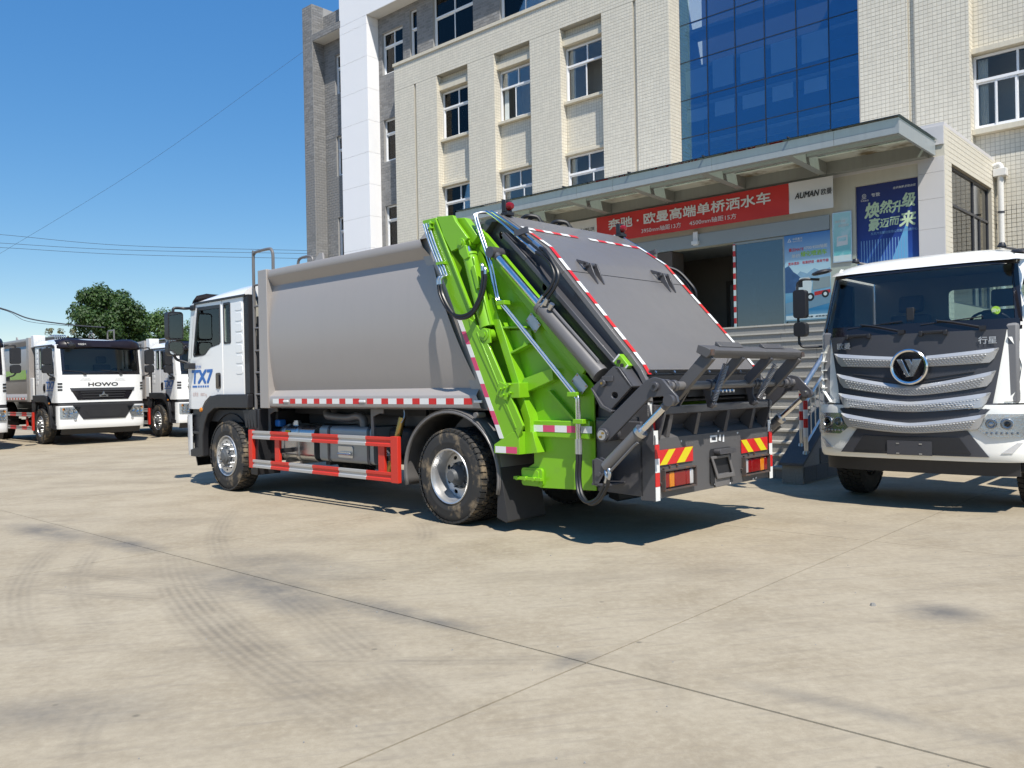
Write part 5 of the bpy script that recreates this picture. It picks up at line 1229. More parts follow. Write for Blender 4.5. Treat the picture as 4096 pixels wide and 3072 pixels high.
# ================================================================= compactor tailgate (rear hopper, packer cover, bin lifter)
T = main
def both(mb, nm, mt, parent=None, **k): return mb.build(nm, mt, parent or T, **k), mb.mirror().build(nm, mt, parent or T, **k)
def sides(): return ((0, lambda m: m), (1, lambda m: m.mirror()))
def strip(mb, pts, wid, b0, b1):
    """flat bar of given width centred on a polyline in (a,z)"""
    for p, q in zip(pts, pts[1:]):
        d = Vector((q[0] - p[0], q[1] - p[1])).normalized(); n = Vector((-d.y, d.x)) * wid / 2
        mb.plate([(p[0] + n.x, p[1] + n.y), (q[0] + n.x, q[1] + n.y), (q[0] - n.x, q[1] - n.y), (p[0] - n.x, p[1] - n.y)], b0, b1, 'y')
    return mb
def off_line(p, q, d):
    v = Vector((q[0] - p[0], q[1] - p[1])).normalized(); n = Vector((-v.y, v.x)) * d
    return (p[0] + n.x, p[1] + n.y), (q[0] + n.x, q[1] + n.y)

for s_, f in sides():
    # green column: channel with outer face at b=-.06
    c = TM(); wd = .245
    top = [(.28, 3.32), (.045, 3.315), (-.10, 3.0), (-1.10, 1.05), (-.86, .945)]
    c.plate([(.28, 3.32), (.05, 3.32), (.02, 3.245), (-.16, 2.86), (-.30, 2.62), (-.47, 2.30), (-.60, 1.98), (-1.02, 1.13), (-1.10, 1.05), (-.855, .95)], -.065, -.045, 'y')
    gc = f(c).build('green_column', 'green_paint', T, bevel=.004)
    c = TM(); c.plate([(.28, 3.32), (.255, 3.32), (-.88, .95), (-.855, .95)], -.046, .03, 'y'); f(c).build('column_flange', 'green_paint', gc)
    c = TM(); strip(c, [(.045, 3.30), (-.47, 2.30)], .022, -.085, -.045); strip(c, [(-.56, 2.05), (-1.09, 1.07)], .02, -.08, -.045); f(c).build('column_ridge', 'green_paint', gc, bevel=.004)
    c = TM(); c.plate([(.2, 3.30), (-.42, 3.05), (-1.15, 1.12), (-1.0, 1.02), (-.8, 1.0)], .10, .12, 'y'); f(c).build('column_back', 'green_paint', gc)
    c = TM(); c.plate([(-.53, 2.15), (-.44, 2.2), (-.49, 2.02), (-1.12, .98), (-1.18, 1.10), (-.68, 1.98)], -.075, -.045, 'y'); f(c).build('guide_cover', 'green_paint', gc, bevel=.004)
    # top bracket, cylinder, eye
    c = TM(); c.plate([(.03, 3.325), (-.23, 3.30), (-.27, 3.23), (-.45, 3.03), (-.34, 2.955), (-.19, 2.925), (-.06, 3.12), (-.05, 3.16)], -.075, -.03, 'y'); c.plate([(-.16, 3.29), (-.33, 3.27), (-.52, 3.05), (-.44, 2.98)], .0, .09, 'y'); f(c).build('top_bracket', 'green_paint', gc, bevel=.006)
    c = TM(); c.box(.09, .15, -.10, -.065, 3.255, 3.27); c.box(.09, .15, -.10, -.065, 3.205, 3.22); c.cyl((.12, -.085, 3.17), (.12, -.085, 3.29), .016, n=8); f(c).build('top_eye', 'green_paint', gc, bevel=.004)
    cy = empty('packer_cylinder', (0, 0, 0), 0, T); u = Vector((-.67 + .36, 0, 1.98 - 2.96)).normalized()
    P0 = Vector((-.365, .0, 2.97)); P = lambda t: P0 + u * t
    c = TM(); c.cyl(P(.10), P(.92), .077, n=22); c.cyl(P(.10), P(.125), .086, n=22); c.cyl(P(.885), P(.92), .084, n=22); f(c).build('barrel', 'green_paint', cy)
    c = TM(); c.cyl(P(-.02), P(.11), .036, n=16); f(c).build('rod', 'chrome', cy)
    f(TM().cyl(P(-.02) + Vector((0, -.09, 0)), P(-.02) + Vector((0, .09, 0)), .052, n=18)).build('eye', 'green_paint', cy, bevel=.004); c = TM(); c.cyl(P(1.0) + Vector((0, -.085, 0)), P(1.0) + Vector((0, .085, 0)), .062, n=18); c.plate([(-.60, 2.10), (-.74, 2.07), (-.75, 1.93), (-.62, 1.91), (-.60, 2.0)], -.075, -.05, 'y'); f(c).build('clevis', 'green_paint', cy, bevel=.004); f(TM().plate([(-.30, 2.99), (-.43, 2.96), (-.47, 2.83), (-.40, 2.81), (-.33, 2.88)], -.085, -.06, 'y')).build('clevis', 'green_paint', cy, bevel=.004)
    c = TM(); c.cyl(P(-.02) + Vector((0, -.10, 0)), P(-.02) + Vector((0, -.09, 0)), .026, n=12); c.cyl(P(1.0) + Vector((0, -.095, 0)), P(1.0) + Vector((0, -.085, 0)), .030, n=12); f(c).build('pin', 'green_paint', cy)
    v = Vector((-u.z, 0, u.x))
    c = TM(); q = P(.28) + Vector((-.09, -.05, 0)); c.bar(P(.27) + Vector((-.075, -.055, .02)), P(.52) + Vector((-.075, -.055, .02)), .055, .06, up=(0, 1, 0)); c.tube([P(.16) + Vector((-.08, -.04, .02)), P(.30) + Vector((-.08, -.04, .02))], .014, 8); c.tube([P(.5) + Vector((-.085, -.03, 0)), P(.9) + Vector((-.085, -.03, 0))], .012, 8); f(c).build('valve_block', 'green_paint', cy, bevel=.006)
    # side panel of the tailgate
    sp_ = TM(); sp_.plate([(-.10, 3.16), (-.345, 3.035), (-1.895, 1.485), (-1.895, .492), (-1.20, .470), (-1.10, .50), (-.95, .62), (-1.12, .71), (-1.12, 1.0)], .145, .165, 'y'); gp = f(sp_).build('tailgate_side', 'green_paint', T, bevel=.003)
    A, B_ = (-.36, 3.02), (-1.895, 1.485)
    c = TM(); a1, b1 = off_line(A, B_, -.085); strip(c, [a1, (b1[0] + .10, b1[1] + .10)], .17, .095, .145); f(c).build('edge_flange', 'green_paint', gp, bevel=.004)
    c = TM(); c.plate([(-.62, 2.36), (-.70, 2.40), (-1.19, 1.17), (-1.19, 1.03), (-1.12, 1.03), (-1.10, 1.15)], .02, .145, 'y'); f(c).build('inner_post', 'green_paint', gp, bevel=.004)
    c = TM(); c.plate([(-1.04, 1.51), (-1.08, 1.56), (-1.46, 1.655), (-1.47, 1.54), (-1.13, 1.43)], .055, .145, 'y'); f(c).build('stiffener', 'green_paint', gp, bevel=.004)
    for q_, b9 in (([(-.84, 1.78), (-1.17, 1.89), (-1.17, 1.91), (-.83, 1.80)], .03), ([(-.72, 2.08), (-1.12, 2.06), (-1.12, 2.08), (-.72, 2.10)], .03), ([(-1.36, 1.44), (-1.39, 1.44), (-1.70, 1.16), (-1.66, 1.16)], .09)): f(TM().plate(q_, b9, .145, 'y')).build('stiffener', 'green_paint', gp, bevel=.003)
    c = TM(); c.plate([(-.74, 2.06), (-1.13, 2.04), (-1.17, 1.92), (-.85, 1.82)], .118, .128, 'y'); f(c).build('gusset', 'green_paint', gp)
    c = TM(); c.plate([(-1.16, 1.145), (-1.165, .985), (-1.89, .975), (-1.89, 1.15)], .075, .145, 'y'); f(c).build('strap', 'green_paint', gp, bevel=.010)
    c = TM()
    for i in range(5):
        a0 = -1.16 - i * .152; c.plate([(a0, 1.035), (a0 - .151, 1.035), (a0 - .151, 1.10), (a0, 1.10)], .072, .074, 'y', m=i % 2)
    f(c).build('reflective_tape', ['tape_white', 'tape_pink'], gp, smooth=0)
    c = TM(); c.box(-1.14, -.86, -.075, .08, 1.37, 1.52); c.plate([(-.83, 1.40), (-.99, 1.34), (-.99, 1.50), (-.88, 1.54)], -.09, -.075, 'y'); f(c).build('hinge_block', 'green_paint', gp, bevel=.006)
    for a_, z_ in ((-.90, 1.46), (-.94, 1.40), (-.95, 1.47), (-1.03, 1.42), (-1.02, 1.50)): f(TM().cyl((a_, -.11, z_), (a_, -.08, z_), .016, n=6)).build('bolt', 'green_paint', gp)
    c = TM(); c.plate([(-.77, .812), (-.77, .90), (-1.02, 1.03), (-1.12, 1.035), (-1.12, .812)], -.068, .14, 'y'); c.plate([(-1.12, .812), (-1.12, 1.035), (-1.22, 1.035), (-1.28, .83)], .02, .143, 'y'); cp = f(c).build('foot_shoe', 'green_paint', T, bevel=.004)
    c = TM()
    for i in range(2): c.box(-.79 - i * .15 - .149, -.79 - i * .15, -.0705, -.0685, .82, .885, i)
    f(c).build('reflective_tape', ['tape_white', 'tape_pink'], cp, smooth=0)
    lt = TM(); lt.plate(rrect(-1.25, -.97, .485, .665, .035), .115, .15, 'y'); lt.plate(rrect(-1.21, -1.0, .505, .645, .025), .105, .12, 'y'); lt.box(-1.27, -.90, .07, .115, .545, .575)
    for a_ in (-.95, -1.06, -1.17): lt.cyl((a_, .06, .56), (a_, .11, .56), .022, n=10)
    f(lt).build('drain_hatch', 'green_paint', T, bevel=.006)
    # column tape: slanted pieces down the leading edge
    tp_ = TM(); n = 9
    for i in range(n):
        z1 = 2.205 - i * .138; z0 = z1 - .137
        tp_.plate([(a_col(z1) - .005, z1), (a_col(z1) - .066, z1), (a_col(z0) - .066, z0), (a_col(z0) - .005, z0)], -.0675, -.0655, 'y', m=i % 2)
    f(tp_).build('reflective_tape', ['tape_white', 'tape_pink'], gc, smooth=0)
    tp_ = TM()
    for i in range(3): z1 = 1.27 - i * .10; tp_.plate([(-.60 - i * .055, z1), (-.645 - i * .055, z1 + .0), (-.70 - i * .055, z1 - .10), (-.655 - i * .055, z1 - .10)], .02, .024, 'y', m=1 - i % 2)
    f(tp_).build('reflective_tape', ['tape_white', 'tape_red'], gc, smooth=0)
    # dark side web
    w_ = TM(); w_.plate([(-.12, 3.18), (-.68, 3.245), (-1.30, 2.83), (-1.53, 2.575), (-2.46, 1.545), (-2.50, 1.40), (-2.50, .47), (-1.896, .492), (-1.896, 1.486), (-.346, 3.036)], .205, .225, 'y',
              [[(x + .03 * math.cos(t) , z + .04 * math.sin(t)) for t in [2 * math.pi * i / 10 for i in range(10)]] for x, z in ((-.66, 3.06), (-1.25, 2.47))])
    web = f(w_).build('side_web', 'dark_paint', T, bevel=.003)
    prof = [(-.20, 3.215), (-.70, 3.262), (-1.315, 2.85), (-1.545, 2.595), (-2.30, 1.765), (-2.42, 1.62), (-2.485, 1.50), (-2.515, 1.33)]
    c = TM(); n_ = [(p[0] - .012, p[1] - .02) for p in prof]
    for p, q in zip(prof, prof[1:]):
        d = Vector((q[0] - p[0], q[1] - p[1])).normalized(); nn = Vector((d.y, -d.x)) * .05
        nn = -nn if nn.y > 0 else nn
        c.plate([p, q, (q[0] + nn.x, q[1] + nn.y), (p[0] + nn.x, p[1] + nn.y)], .165, .207, 'y')
    f(c).build('edge_rail', 'sunlit_paint', web, bevel=.004)
    c = TM(); strip(c, [(-.78, 3.05), (-1.10, 2.75), (-2.24, 1.62)], .045, .10, .21); f(c).build('guide_rail', 'dark_paint', web, bevel=.005)
    c = TM(); strip(c, [(-.52, 2.93), (-1.9, 1.56)], .03, .12, .21); f(c).build('guide_rail', 'dark_paint', web, bevel=.004)
    c = TM(); c.plate([(-.30, 3.19), (-.62, 3.20), (-.44, 3.04), (-.30, 3.03)], .12, .20, 'y'); f(c).build('corner_gusset', 'dark_paint', web)
    # big ejector cylinder
    cy = empty('lift_cylinder', (0, 0, 0), 0, T); P0 = Vector((-.73, .03, 2.855)); P1 = Vector((-2.10, .03, 1.545)); u = (P1 - P0).normalized(); P = lambda t: P0 + u * t
    c = TM(); c.cyl(P(.06), P(.90), .037, n=20); f(c).build('rod', 'chrome', cy)
    c = TM(); c.cyl(P(.86), P(1.84), .078, n=26); c.cyl(P(.855), P(.90), .083, n=26); c.cyl(P(1.80), P(1.85), .084, n=26); f(c).build('barrel', 'sunlit_paint', cy)
    c = TM(); c.cyl(P0 + Vector((0, -.07, 0)), P0 + Vector((0, .17, 0)), .058, n=20); c.cyl(P(0), P(.09), .042, n=16); f(c).build('rod_eye', 'dark_paint', cy)
    c = TM(); c.tube([P(.98) + Vector((-.06, -.03, .07)), P(1.05) + Vector((-.06, -.03, .07)), P(1.75) + Vector((-.06, -.02, .06)), P(1.80) + Vector((-.03, -.01, .03))], .016, 8); f(c).build('feed_pipe', 'sunlit_paint', cy)
    c = TM(); c.cyl(P(.93) + Vector((-.05, -.05, .05)), P(.93) + Vector((-.09, -.06, .10)), .026, n=10); c.cyl(P(1.0) + Vector((-.055, -.05, .055)), P(1.0) + Vector((-.10, -.06, .10)), .026, n=10); f(c).build('hose_union', 'zinc', cy)
    c = TM(); c.plate([(-1.99, 1.46), (-2.24, 1.65), (-2.30, 1.64), (-2.44, 1.47), (-2.25, 1.30), (-2.21, 1.26), (-2.10, 1.30)], -.01, .03, 'y', [[(-2.25 + .035 * math.cos(t), 1.39 + .03 * math.sin(t)) for t in [2 * math.pi * i / 12 for i in range(12)]]]); c.plate([(-1.99, 1.46), (-2.02, 1.44), (-2.13, 1.30), (-2.24, 1.25), (-2.22, 1.23), (-2.10, 1.28)], -.03, .21, 'y'); c.plate([(-2.24, 1.65), (-2.30, 1.64), (-2.44, 1.47), (-2.42, 1.45)], -.01, .21, 'y'); mt_ = f(c).build('cylinder_mount', 'dark_paint', T, bevel=.006)
    c = TM(); c.cyl((-2.13, -.04, 1.50), (-2.13, -.01, 1.50), .035, n=14); c.box(-2.24, -2.12, -.025, -.009, 1.515, 1.565); f(c).build('pin_plate', 'dark_paint', mt_, bevel=.004); f(TM().cyl((-2.13, -.046, 1.50), (-2.13, -.04, 1.50), .012, n=8)).build('grease_nipple', 'brass', mt_)
    # hopper side box below
    c = TM(); c.plate([(-1.897, .492), (-2.50, .47), (-2.50, 1.18), (-1.897, 1.18)], .17, .206, 'y'); hb = f(c).build('hopper_side', 'dark_paint', T, bevel=.003)
    c = TM(); c.plate([(-1.93, .98), (-2.44, .98), (-2.44, 1.15), (-1.93, 1.16)], .12, .171, 'y'); f(c).build('hopper_beam', 'dark_paint', hb, bevel=.008)
    c = TM(); c.box(-2.43, -2.40, .15, .17, .48, .97); f(c).build('hopper_rib', 'dark_paint', hb, bevel=.004)
    # bin-lift arm, crank and ram
    la = empty('lift_arm', (0, 0, 0), 0, T)
    c = TM(); c.plate([(-2.07, 1.035), (-2.09, 1.09), (-2.62, 1.52), (-2.70, 1.545), (-2.79, 1.525), (-2.86, 1.45), (-2.93, 1.38), (-2.94, 1.33), (-2.90, 1.30), (-2.84, 1.31), (-2.79, 1.38), (-2.66, 1.37), (-2.23, 1.0), (-2.17, .965), (-2.10, .975)], -.055, -.025, 'y'); f(c).build('arm_plate', 'dark_paint', la, bevel=.006)
    c = TM(); c.cyl((-2.155, -.085, 1.035), (-2.155, .17, 1.035), .062, n=22); f(c).build('arm_pivot', 'dark_paint', la, bevel=.006); f(TM().cyl((-2.155, -.089, 1.035), (-2.155, -.084, 1.035), .045, n=18)).build('pivot_cap', 'alu', la)
    for da, dz in ((-.015, .018), (.012, -.016)): f(TM().cyl((-2.155 + da, -.100, 1.035 + dz), (-2.155 + da, -.088, 1.035 + dz), .011, n=8)).build('pivot_bolt', 'brass', la)
    c = TM(); c.cyl((-2.72, -.085, 1.465), (-2.72, -.02, 1.465), .040, n=18); c.cyl((-2.87, -.09, 1.345), (-2.87, .02, 1.345), .036, n=18); f(c).build('boss', 'dark_paint', la, bevel=.004); f(TM().cyl((-2.72, -.09, 1.465), (-2.72, -.084, 1.465), .016, n=12)).build('boss_hole', 'chassis', la); f(TM().cyl((-2.87, -.096, 1.345), (-2.87, -.09, 1.345), .014, n=10)).build('grease_nipple', 'brass', la)
    rm = empty('lift_ram', (0, 0, 0), 0, T)
    P0 = Vector((-2.165, -.06, .735)); P1 = Vector((-2.87, -.06, 1.345)); u = (P1 - P0).normalized(); P = lambda t: P0 + u * t
    c = TM(); c.cyl(P(.02), P(.52), .056, n=24); f(c).build('barrel', 'sunlit_paint', rm); f(TM().cyl(P(.50), P(.54), .063, n=24)).build('gland', 'zinc', rm); f(TM().cyl(P(.5), P(.86), .029, n=18)).build('rod', 'chrome', rm)
    c = TM(); c.cyl(P(.84), P(.93), .035, n=16); c.cyl(P1 + Vector((0, -.04, 0)), P1 + Vector((0, .03, 0)), .05, n=18); f(c).build('rod_eye', 'dark_paint', rm)
    c = TM(); c.plate([(-2.06, .585), (-2.05, .80), (-2.10, .83), (-2.18, .80), (-2.19, .70), (-2.10, .57)], -.10, -.085, 'y'); c.plate([(-2.06, .585), (-2.05, .80), (-2.10, .83), (-2.18, .80), (-2.19, .70), (-2.10, .57)], -.03, -.015, 'y'); c.box(-2.22, -2.04, -.10, .17, .58, .60); c.box(-2.08, -2.05, -.1, .17, .59, .81); f(c).build('ram_bracket', 'dark_paint', rm, bevel=.004)
    c = TM(); c.cyl((-2.13, -.115, .685), (-2.13, .0, .685), .022, n=10); f(c).build('ram_pin', 'dark_paint', rm)
    c = TM(); c.tube([P(.47) + Vector((-.03, -.03, -.06)), P(.44) + Vector((-.01, -.03, -.07)), P(.02) + Vector((-.02, -.03, -.075))], .013, 8); f(c).build('feed_pipe', 'sunlit_paint', rm)

# hydraulic lines on the left flank
def line(pts, m, nm, r=.013, off=(0, 0, 0), k=5, parent=None, mirror=False):
    mb = TM().tube(smooth_path([(p[0] + off[0], p[1] + off[1], p[2] + off[2]) for p in pts], k), r, 8); return mb.build(nm, m, parent or T)
for s_, f in sides():
    def ln(pts, m, nm, r=.013, k=4): f(TM().tube(smooth_path(pts, k), r, 8)).build(nm, m, T)
    for o in (0, .035):
        ln([(-.58 - o, .22, 3.30), (-.52 - o, .10, 3.305), (-.48 - o, .02, 3.29), (-.485 - o, .0, 3.25), (-.54 - o, .0, 3.10), (-.68 - o, .0, 2.75), (-.765 - o, .0, 2.41), (-.80 - o, .0, 2.355), (-.85 - o, .0, 2.31), (-1.3 - o, .03, 1.84), (-1.71 - o, .03, 1.43), (-1.765 - o, .03, 1.37), (-1.775 - o, .03, 1.32), (-1.775 - o, .03, .92)], 'chrome', 'hydraulic_pipe', .0125)
        ln([(-1.775 - o, .03, .92), (-1.775 - o, .03, .80), (-1.77 - o, .02, .62), (-1.83 - o, -.02, .47), (-1.95 - o, -.05, .41 - o * .3), (-2.08 - o * .8, -.07, .46 - o * .3), (-2.17 - o, -.085, .58), (-2.19 - o, -.09, .62 + o)], 'hose_rubber', 'hydraulic_hose', .018, 6)
        ln([(-2.19 - o, -.09, .61 + o), (-2.205 - o, -.092, .65 + o), (-2.20 - o, -.09, .69 + o), (-2.185 - o * .8, -.08, .72 + o)], 'zinc', 'hose_elbow', .017, 4)
        f(TM().cyl((-1.775 - o, .03, .98), (-1.775 - o, .03, .84), .021, n=8)).build('hose_fitting', 'zinc', T)
    for o in (0, .040, .08):
        pts = [(.235 - o, -.085, 3.27), (.13 - o, -.09, 3.04), (.01 - o, -.09, 2.81), (-.06 - o, -.09, 2.67)]
        ln(pts, 'chrome', 'hydraulic_pipe', .011)
        if o < .05:
            ln([(-.06 - o, -.09, 2.67), (-.055 - o, -.13, 2.655), (-.045 - o, -.14, 2.62), (-.05 - o, -.14, 2.57)], 'zinc', 'hose_elbow', .018, 4)
            ln([(-.05 - o, -.14, 2.58), (-.085 - o, -.145, 2.46), (-.20 - o, -.15, 2.31 - o * .2), (-.37, -.15, 2.225 - o * .6), (-.55 - o * .4, -.14, 2.255 - o * .6), (-.665 - o, -.13, 2.40), (-.705 - o, -.12, 2.56), (-.70 - o, -.115, 2.66 - o)], 'hose_rubber', 'hydraulic_hose', .018, 7)
            ln([(-.70 - o, -.115, 2.65 - o), (-.695 - o, -.11, 2.72 - o), (-.66 - o, -.09, 2.73 - o)], 'zinc', 'hose_elbow', .017, 4)
        if o < .05:
            ln([(-.55 - o, .10 + o, 3.315), (-.69 - o, .10 + o, 3.225), (-1.03 - o, .10 + o, 2.965 + o), (-1.19 - o, .10 + o, 2.84 + o)], 'chrome', 'hydraulic_pipe', .0125)
            f(TM().cyl((-1.14 - o, .10 + o, 2.88 + o), (-1.25 - o, .10 + o, 2.795 + o), .022, n=8)).build('hose_fitting', 'zinc', T)
            ln([(-1.22 - o, .10 + o, 2.815 + o), (-1.35 - o, .08, 2.75 + o), (-1.47 - o, .05, 2.66), (-1.53 - o * 1.4, .03, 2.54), (-1.505 - o * 1.4, .0, 2.42), (-1.43 - o * 1.2, -.03, 2.34 - o * .8)], 'hose_rubber', 'hydraulic_hose', .018, 7)
            ln([(-1.44 - o * 1.2, -.03, 2.35 - o * .8), (-1.40 - o, -.035, 2.31 - o), (-1.375 - o, -.03, 2.29 - o)], 'zinc', 'hose_elbow', .018, 4)
    for (a_, z_, b0) in ((-.84, 2.33, .0), (-1.73, 1.40, .03), (-1.795, 1.145, .03)): f(TM().box(a_ - .07, a_ + .05, b0 - .025, b0 + .09, z_ - .022, z_ + .022)).build('pipe_clamp', 'green_paint', T, bevel=.005)
    f(TM().bar((-.96, .10, 3.02), (-1.12, .12, 3.05), .03, .06)).build('pipe_clamp', 'dark_paint', T); f(TM().box(-.10, .02, -.105, -.06, 2.80, 2.83)).build('pipe_clamp', 'green_paint', T)
    for (a_, z_) in ((-1.20, 2.11), (-1.775, 1.50)):
        c = TM(); d = Vector((-.70, -.71)); e = Vector((-.71, .70)); ctr = Vector((a_, z_)); c.plate([tuple(ctr + d * i + e * j) for i, j in ((-.09, -.055), (.09, -.055), (.09, .055), (-.09, .055))], .080, .085, 'y'); np_ = f(c).build('data_plate', 'plate_alu', T, bevel=.003)
        for i, j in ((-.075, -.04), (.075, -.04), (.075, .04), (-.075, .04)): q = ctr + d * i + e * j; f(TM().cyl((q.x, .076, q.y), (q.x, .081, q.y), .009, n=8)).build('rivet', 'brass', np_)
c = TM(); d = Vector((-.68, -.73)); e = Vector((-.73, .68)); ctr = Vector((-2.25, 1.675)); c.plate([tuple(ctr + d * i + e * j) for i, j in ((-.075, -.05), (.075, -.05), (.075, .05), (-.075, .05))], .09, .16, 'y'); cb = c.build('control_box', 'green_paint', T, bevel=.005)
for t in (-.025, .025): q = ctr + d * t; TM().cyl((q.x, .078, q.y), (q.x, .092, q.y), .019, n=14).build('push_button', 'black_gloss', cb)
for i in (-.068, .068): q = ctr + d * i; c = TM(); c.plate([tuple(q + d * m + e * j) for m, j in ((-.008, -.048), (.008, -.048), (.008, .048), (-.008, .048))], .087, .091, 'y'); c.build('box_edge', 'white_print', cb)

# packer cover sheets
def cover(pts, nm, m, b0=.205, b1=2.295, th=.012, n=1):
    c = TM(); rows = [[(p[0], b0 + (b1 - b0) * i / 12, p[1]) for i in range(13)] for p in pts]; lo = [[(p[0] + .008, b0 + (b1 - b0) * i / 12, p[1] - th) for i in range(13)] for p in pts]
    c.loft(rows, closed=False); c.loft(lo, closed=False)
    for s2 in (0, 12): c.loft([[r[s2] for r in rows], [r[s2] for r in lo]], closed=False)
    for e in (0, -1): c.loft([rows[e], lo[e]], closed=False)
    return c.build(nm, m, T, smooth=35, merge=True)
top_c = cover([(-.22, 3.235), (-.70, 3.268), (-1.0, 3.068), (-1.315, 2.856), (-1.542, 2.604)], 'cover_sheet', 'sunlit_paint')
low_c = cover([(-1.550, 2.596), (-2.0, 2.105), (-2.30, 1.772), (-2.40, 1.655), (-2.455, 1.575)], 'hatch_sheet', 'sunlit_paint')
for b in (.60, 1.90):
    c = TM()
    for o in (-.05, .05): c.plate([(-1.50, 2.645), (-1.50, 2.72), (-1.57, 2.70), (-1.66, 2.49), (-1.65, 2.48)], b + o - .008, b + o + .008, 'y')
    c.plate([(-1.44, 2.715), (-1.42, 2.755), (-1.56, 2.71), (-1.55, 2.67)], b - .10, b - .08, 'y'); c.cyl((-1.53, b - .10, 2.685), (-1.53, b + .08, 2.685), .026, n=14); c.build('hatch_hinge', 'dark_paint', T, bevel=.004)
TM().bar((-2.452, .23, 1.590), (-2.452, 2.27, 1.590), .012, .07, up=(-.6, 0, .8)).build('hatch_strip', 'sunlit_paint', low_c)
for i in range(7): b = .32 + i * .31; TM().cyl((-2.458, b, 1.590), (-2.474, b, 1.597), .014, n=8).build('rivet', 'alu', low_c)
TM().box(-2.49, -2.45, .23, 2.27, 1.42, 1.56).build('rubber_seal', 'flap_rubber', low_c)
# tape on the cover edges, laid along the outline
def edge_tape(b0, b1, pts, L0=.155, first=0):
    c = TM(); seg = []; i = first
    for p, q in zip(pts, pts[1:]):
        p, q = Vector(p), Vector(q); d = (q - p); n_ = max(1, round(d.length / L0)); nn = Vector((d.y, -d.x)).normalized(); nn = nn if nn.y > 0 else -nn
        for j in range(n_):
            u0, u1 = p + d * (j / n_) + nn * .010, p + d * ((j + .985) / n_) + nn * .010
            c.add([(u0.x, b0, u0.y), (u0.x, b1, u0.y), (u1.x, b1, u1.y), (u1.x, b0, u1.y)], [(0, 1, 2, 3)], m=i % 2); i += 1
    return c.build('reflective_tape', ['tape_white', 'tape_red'], T, smooth=0)
outl = [(-.93, 3.112), (-1.315, 2.856), (-1.545, 2.600), (-2.30, 1.772), (-2.40, 1.655), (-2.46, 1.565)]
edge_tape(.207, .262, outl); edge_tape(2.238, 2.293, outl)
c = TM()
for b0, b1, n_ in ((.26, 1.10, 6), (1.30, 2.24, 6)):
    for i in range(n_):
        x0 = b0 + (b1 - b0) * i / n_; x1 = b0 + (b1 - b0) * (i + .98) / n_
        c.add([(-.940, x0, 3.1165), (-.940, x1, 3.1165), (-.985, x1, 3.0865), (-.985, x0, 3.0865)], [(0, 1, 2, 3)], m=i % 2)
c.build('reflective_tape', ['tape_white', 'tape_red'], T, smooth=0)
for b in (.26, 2.24):
    k_ = 1 if b < 1 else -1; c = TM(); c.box(-.76, -.66, b - .05, b + .05, 3.262, 3.30); c.box(-.73, -.67, b - .05, b + .05, 3.30, 3.42); lm = c.build('top_lamp', 'black_plastic', T, bevel=.006)
    c = TM(); c.lathe([(0, .055), (.03, .05), (.045, .02), (.045, 0)], (-.73, b + .0, 3.36), (-1, 0, 0), 18); c.build('red_lens', 'lamp_red', lm)
for b in (.75, 1.25):
    c = TM(); c.tube(smooth_path([(-.45, b, 3.25), (-.46, b, 3.33), (-.52, b + .03, 3.36), (-.60, b + .1, 3.34), (-.64, b + .12, 3.26)]), .022, 8); c.tube(smooth_path([(-.50, b + .05, 3.25), (-.5, b + .06, 3.32), (-.56, b + .12, 3.345), (-.64, b + .18, 3.26)]), .018, 8); c.build('top_hose', 'hose_rubber', T)
# tailgate cross members closing the inside
c = TM(); c.box(-2.30, -.4, .225, 2.275, 1.30, 1.33); c.box(-2.48, -1.9, .225, 2.275, .50, .53); c.plate([(-.2, 3.2), (-.22, 3.2), (-1.2, 1.2), (-1.18, 1.2)], .225, 2.275, 'y'); c.build('inner_floor', 'chassis', T, smooth=0)
# hopper front: lip, shelf and rear plate
def rear_sheet(pts, nm, m, b0=.225, b1=2.275, th=.012):
    c = TM(); rows = [[(p[0], b0, p[1]), (p[0], b1, p[1])] for p in pts]; back = [[(p[0] + th, b0, p[1]), (p[0] + th, b1, p[1])] for p in pts]
    c.loft(rows, closed=False); c.loft(back, closed=False)
    for k_ in (0, 1): c.loft([[r[k_] for r in rows], [r[k_] for r in back]], closed=False)
    for e in (0, -1): c.loft([rows[e], back[e]], closed=False)
    return c.build(nm, m, T, smooth=30, merge=True)
rear_sheet([(-2.47, 1.275), (-2.595, 1.285), (-2.61, 1.275), (-2.61, 1.215), (-2.595, 1.205), (-2.52, 1.195), (-2.42, 1.10), (-2.44, 1.06), (-2.50, 1.015)], 'hopper_lip', 'dark_paint')
rear_sheet([(-2.44, 1.06), (-2.50, 1.03), (-2.545, .995), (-2.535, .458)], 'rear_plate', 'worn_paint', .17, 2.33)
for b in (.36, .83, 1.38, 1.90):
    c = TM(); c.plate([(-2.595, 1.205), (-2.50, 1.195), (-2.43, 1.09), (-2.50, 1.02), (-2.545, 1.0)], b - .008, b + .05, 'y'); c.build('gusset', 'dark_paint', T, bevel=.003)
for b0, b1 in ((.225, .30), (2.20, 2.275)): c = TM(); c.plate([(-2.48, 1.30), (-2.62, 1.29), (-2.62, 1.2), (-2.56, 1.0), (-2.47, 1.0)], b0, b0 + .02, 'y'); c.build('lip_end', 'dark_paint', T, bevel=.003)
for b0, b1 in ((.150, .170), (2.33, 2.35)): c = TM(); c.plate([(-2.40, .445), (-2.555, .445), (-2.56, 1.0), (-2.50, 1.30), (-2.40, 1.30)], b0, b1, 'y'); c.build('plate_flange', 'dark_paint', T, bevel=.003)
for b0 in (.150, 2.285):
    c = TM()
    for i in range(8): z1 = 1.445 - i * .125; c.box(-2.565 + (max(0, z1 - 1.02) * .22), -2.560 + (max(0, z1 - 1.02) * .22), b0, b0 + .065, z1 - .123, z1, 1 - i % 2)
    c.build('reflective_tape', ['tape_white', 'tape_red'], T, smooth=0)
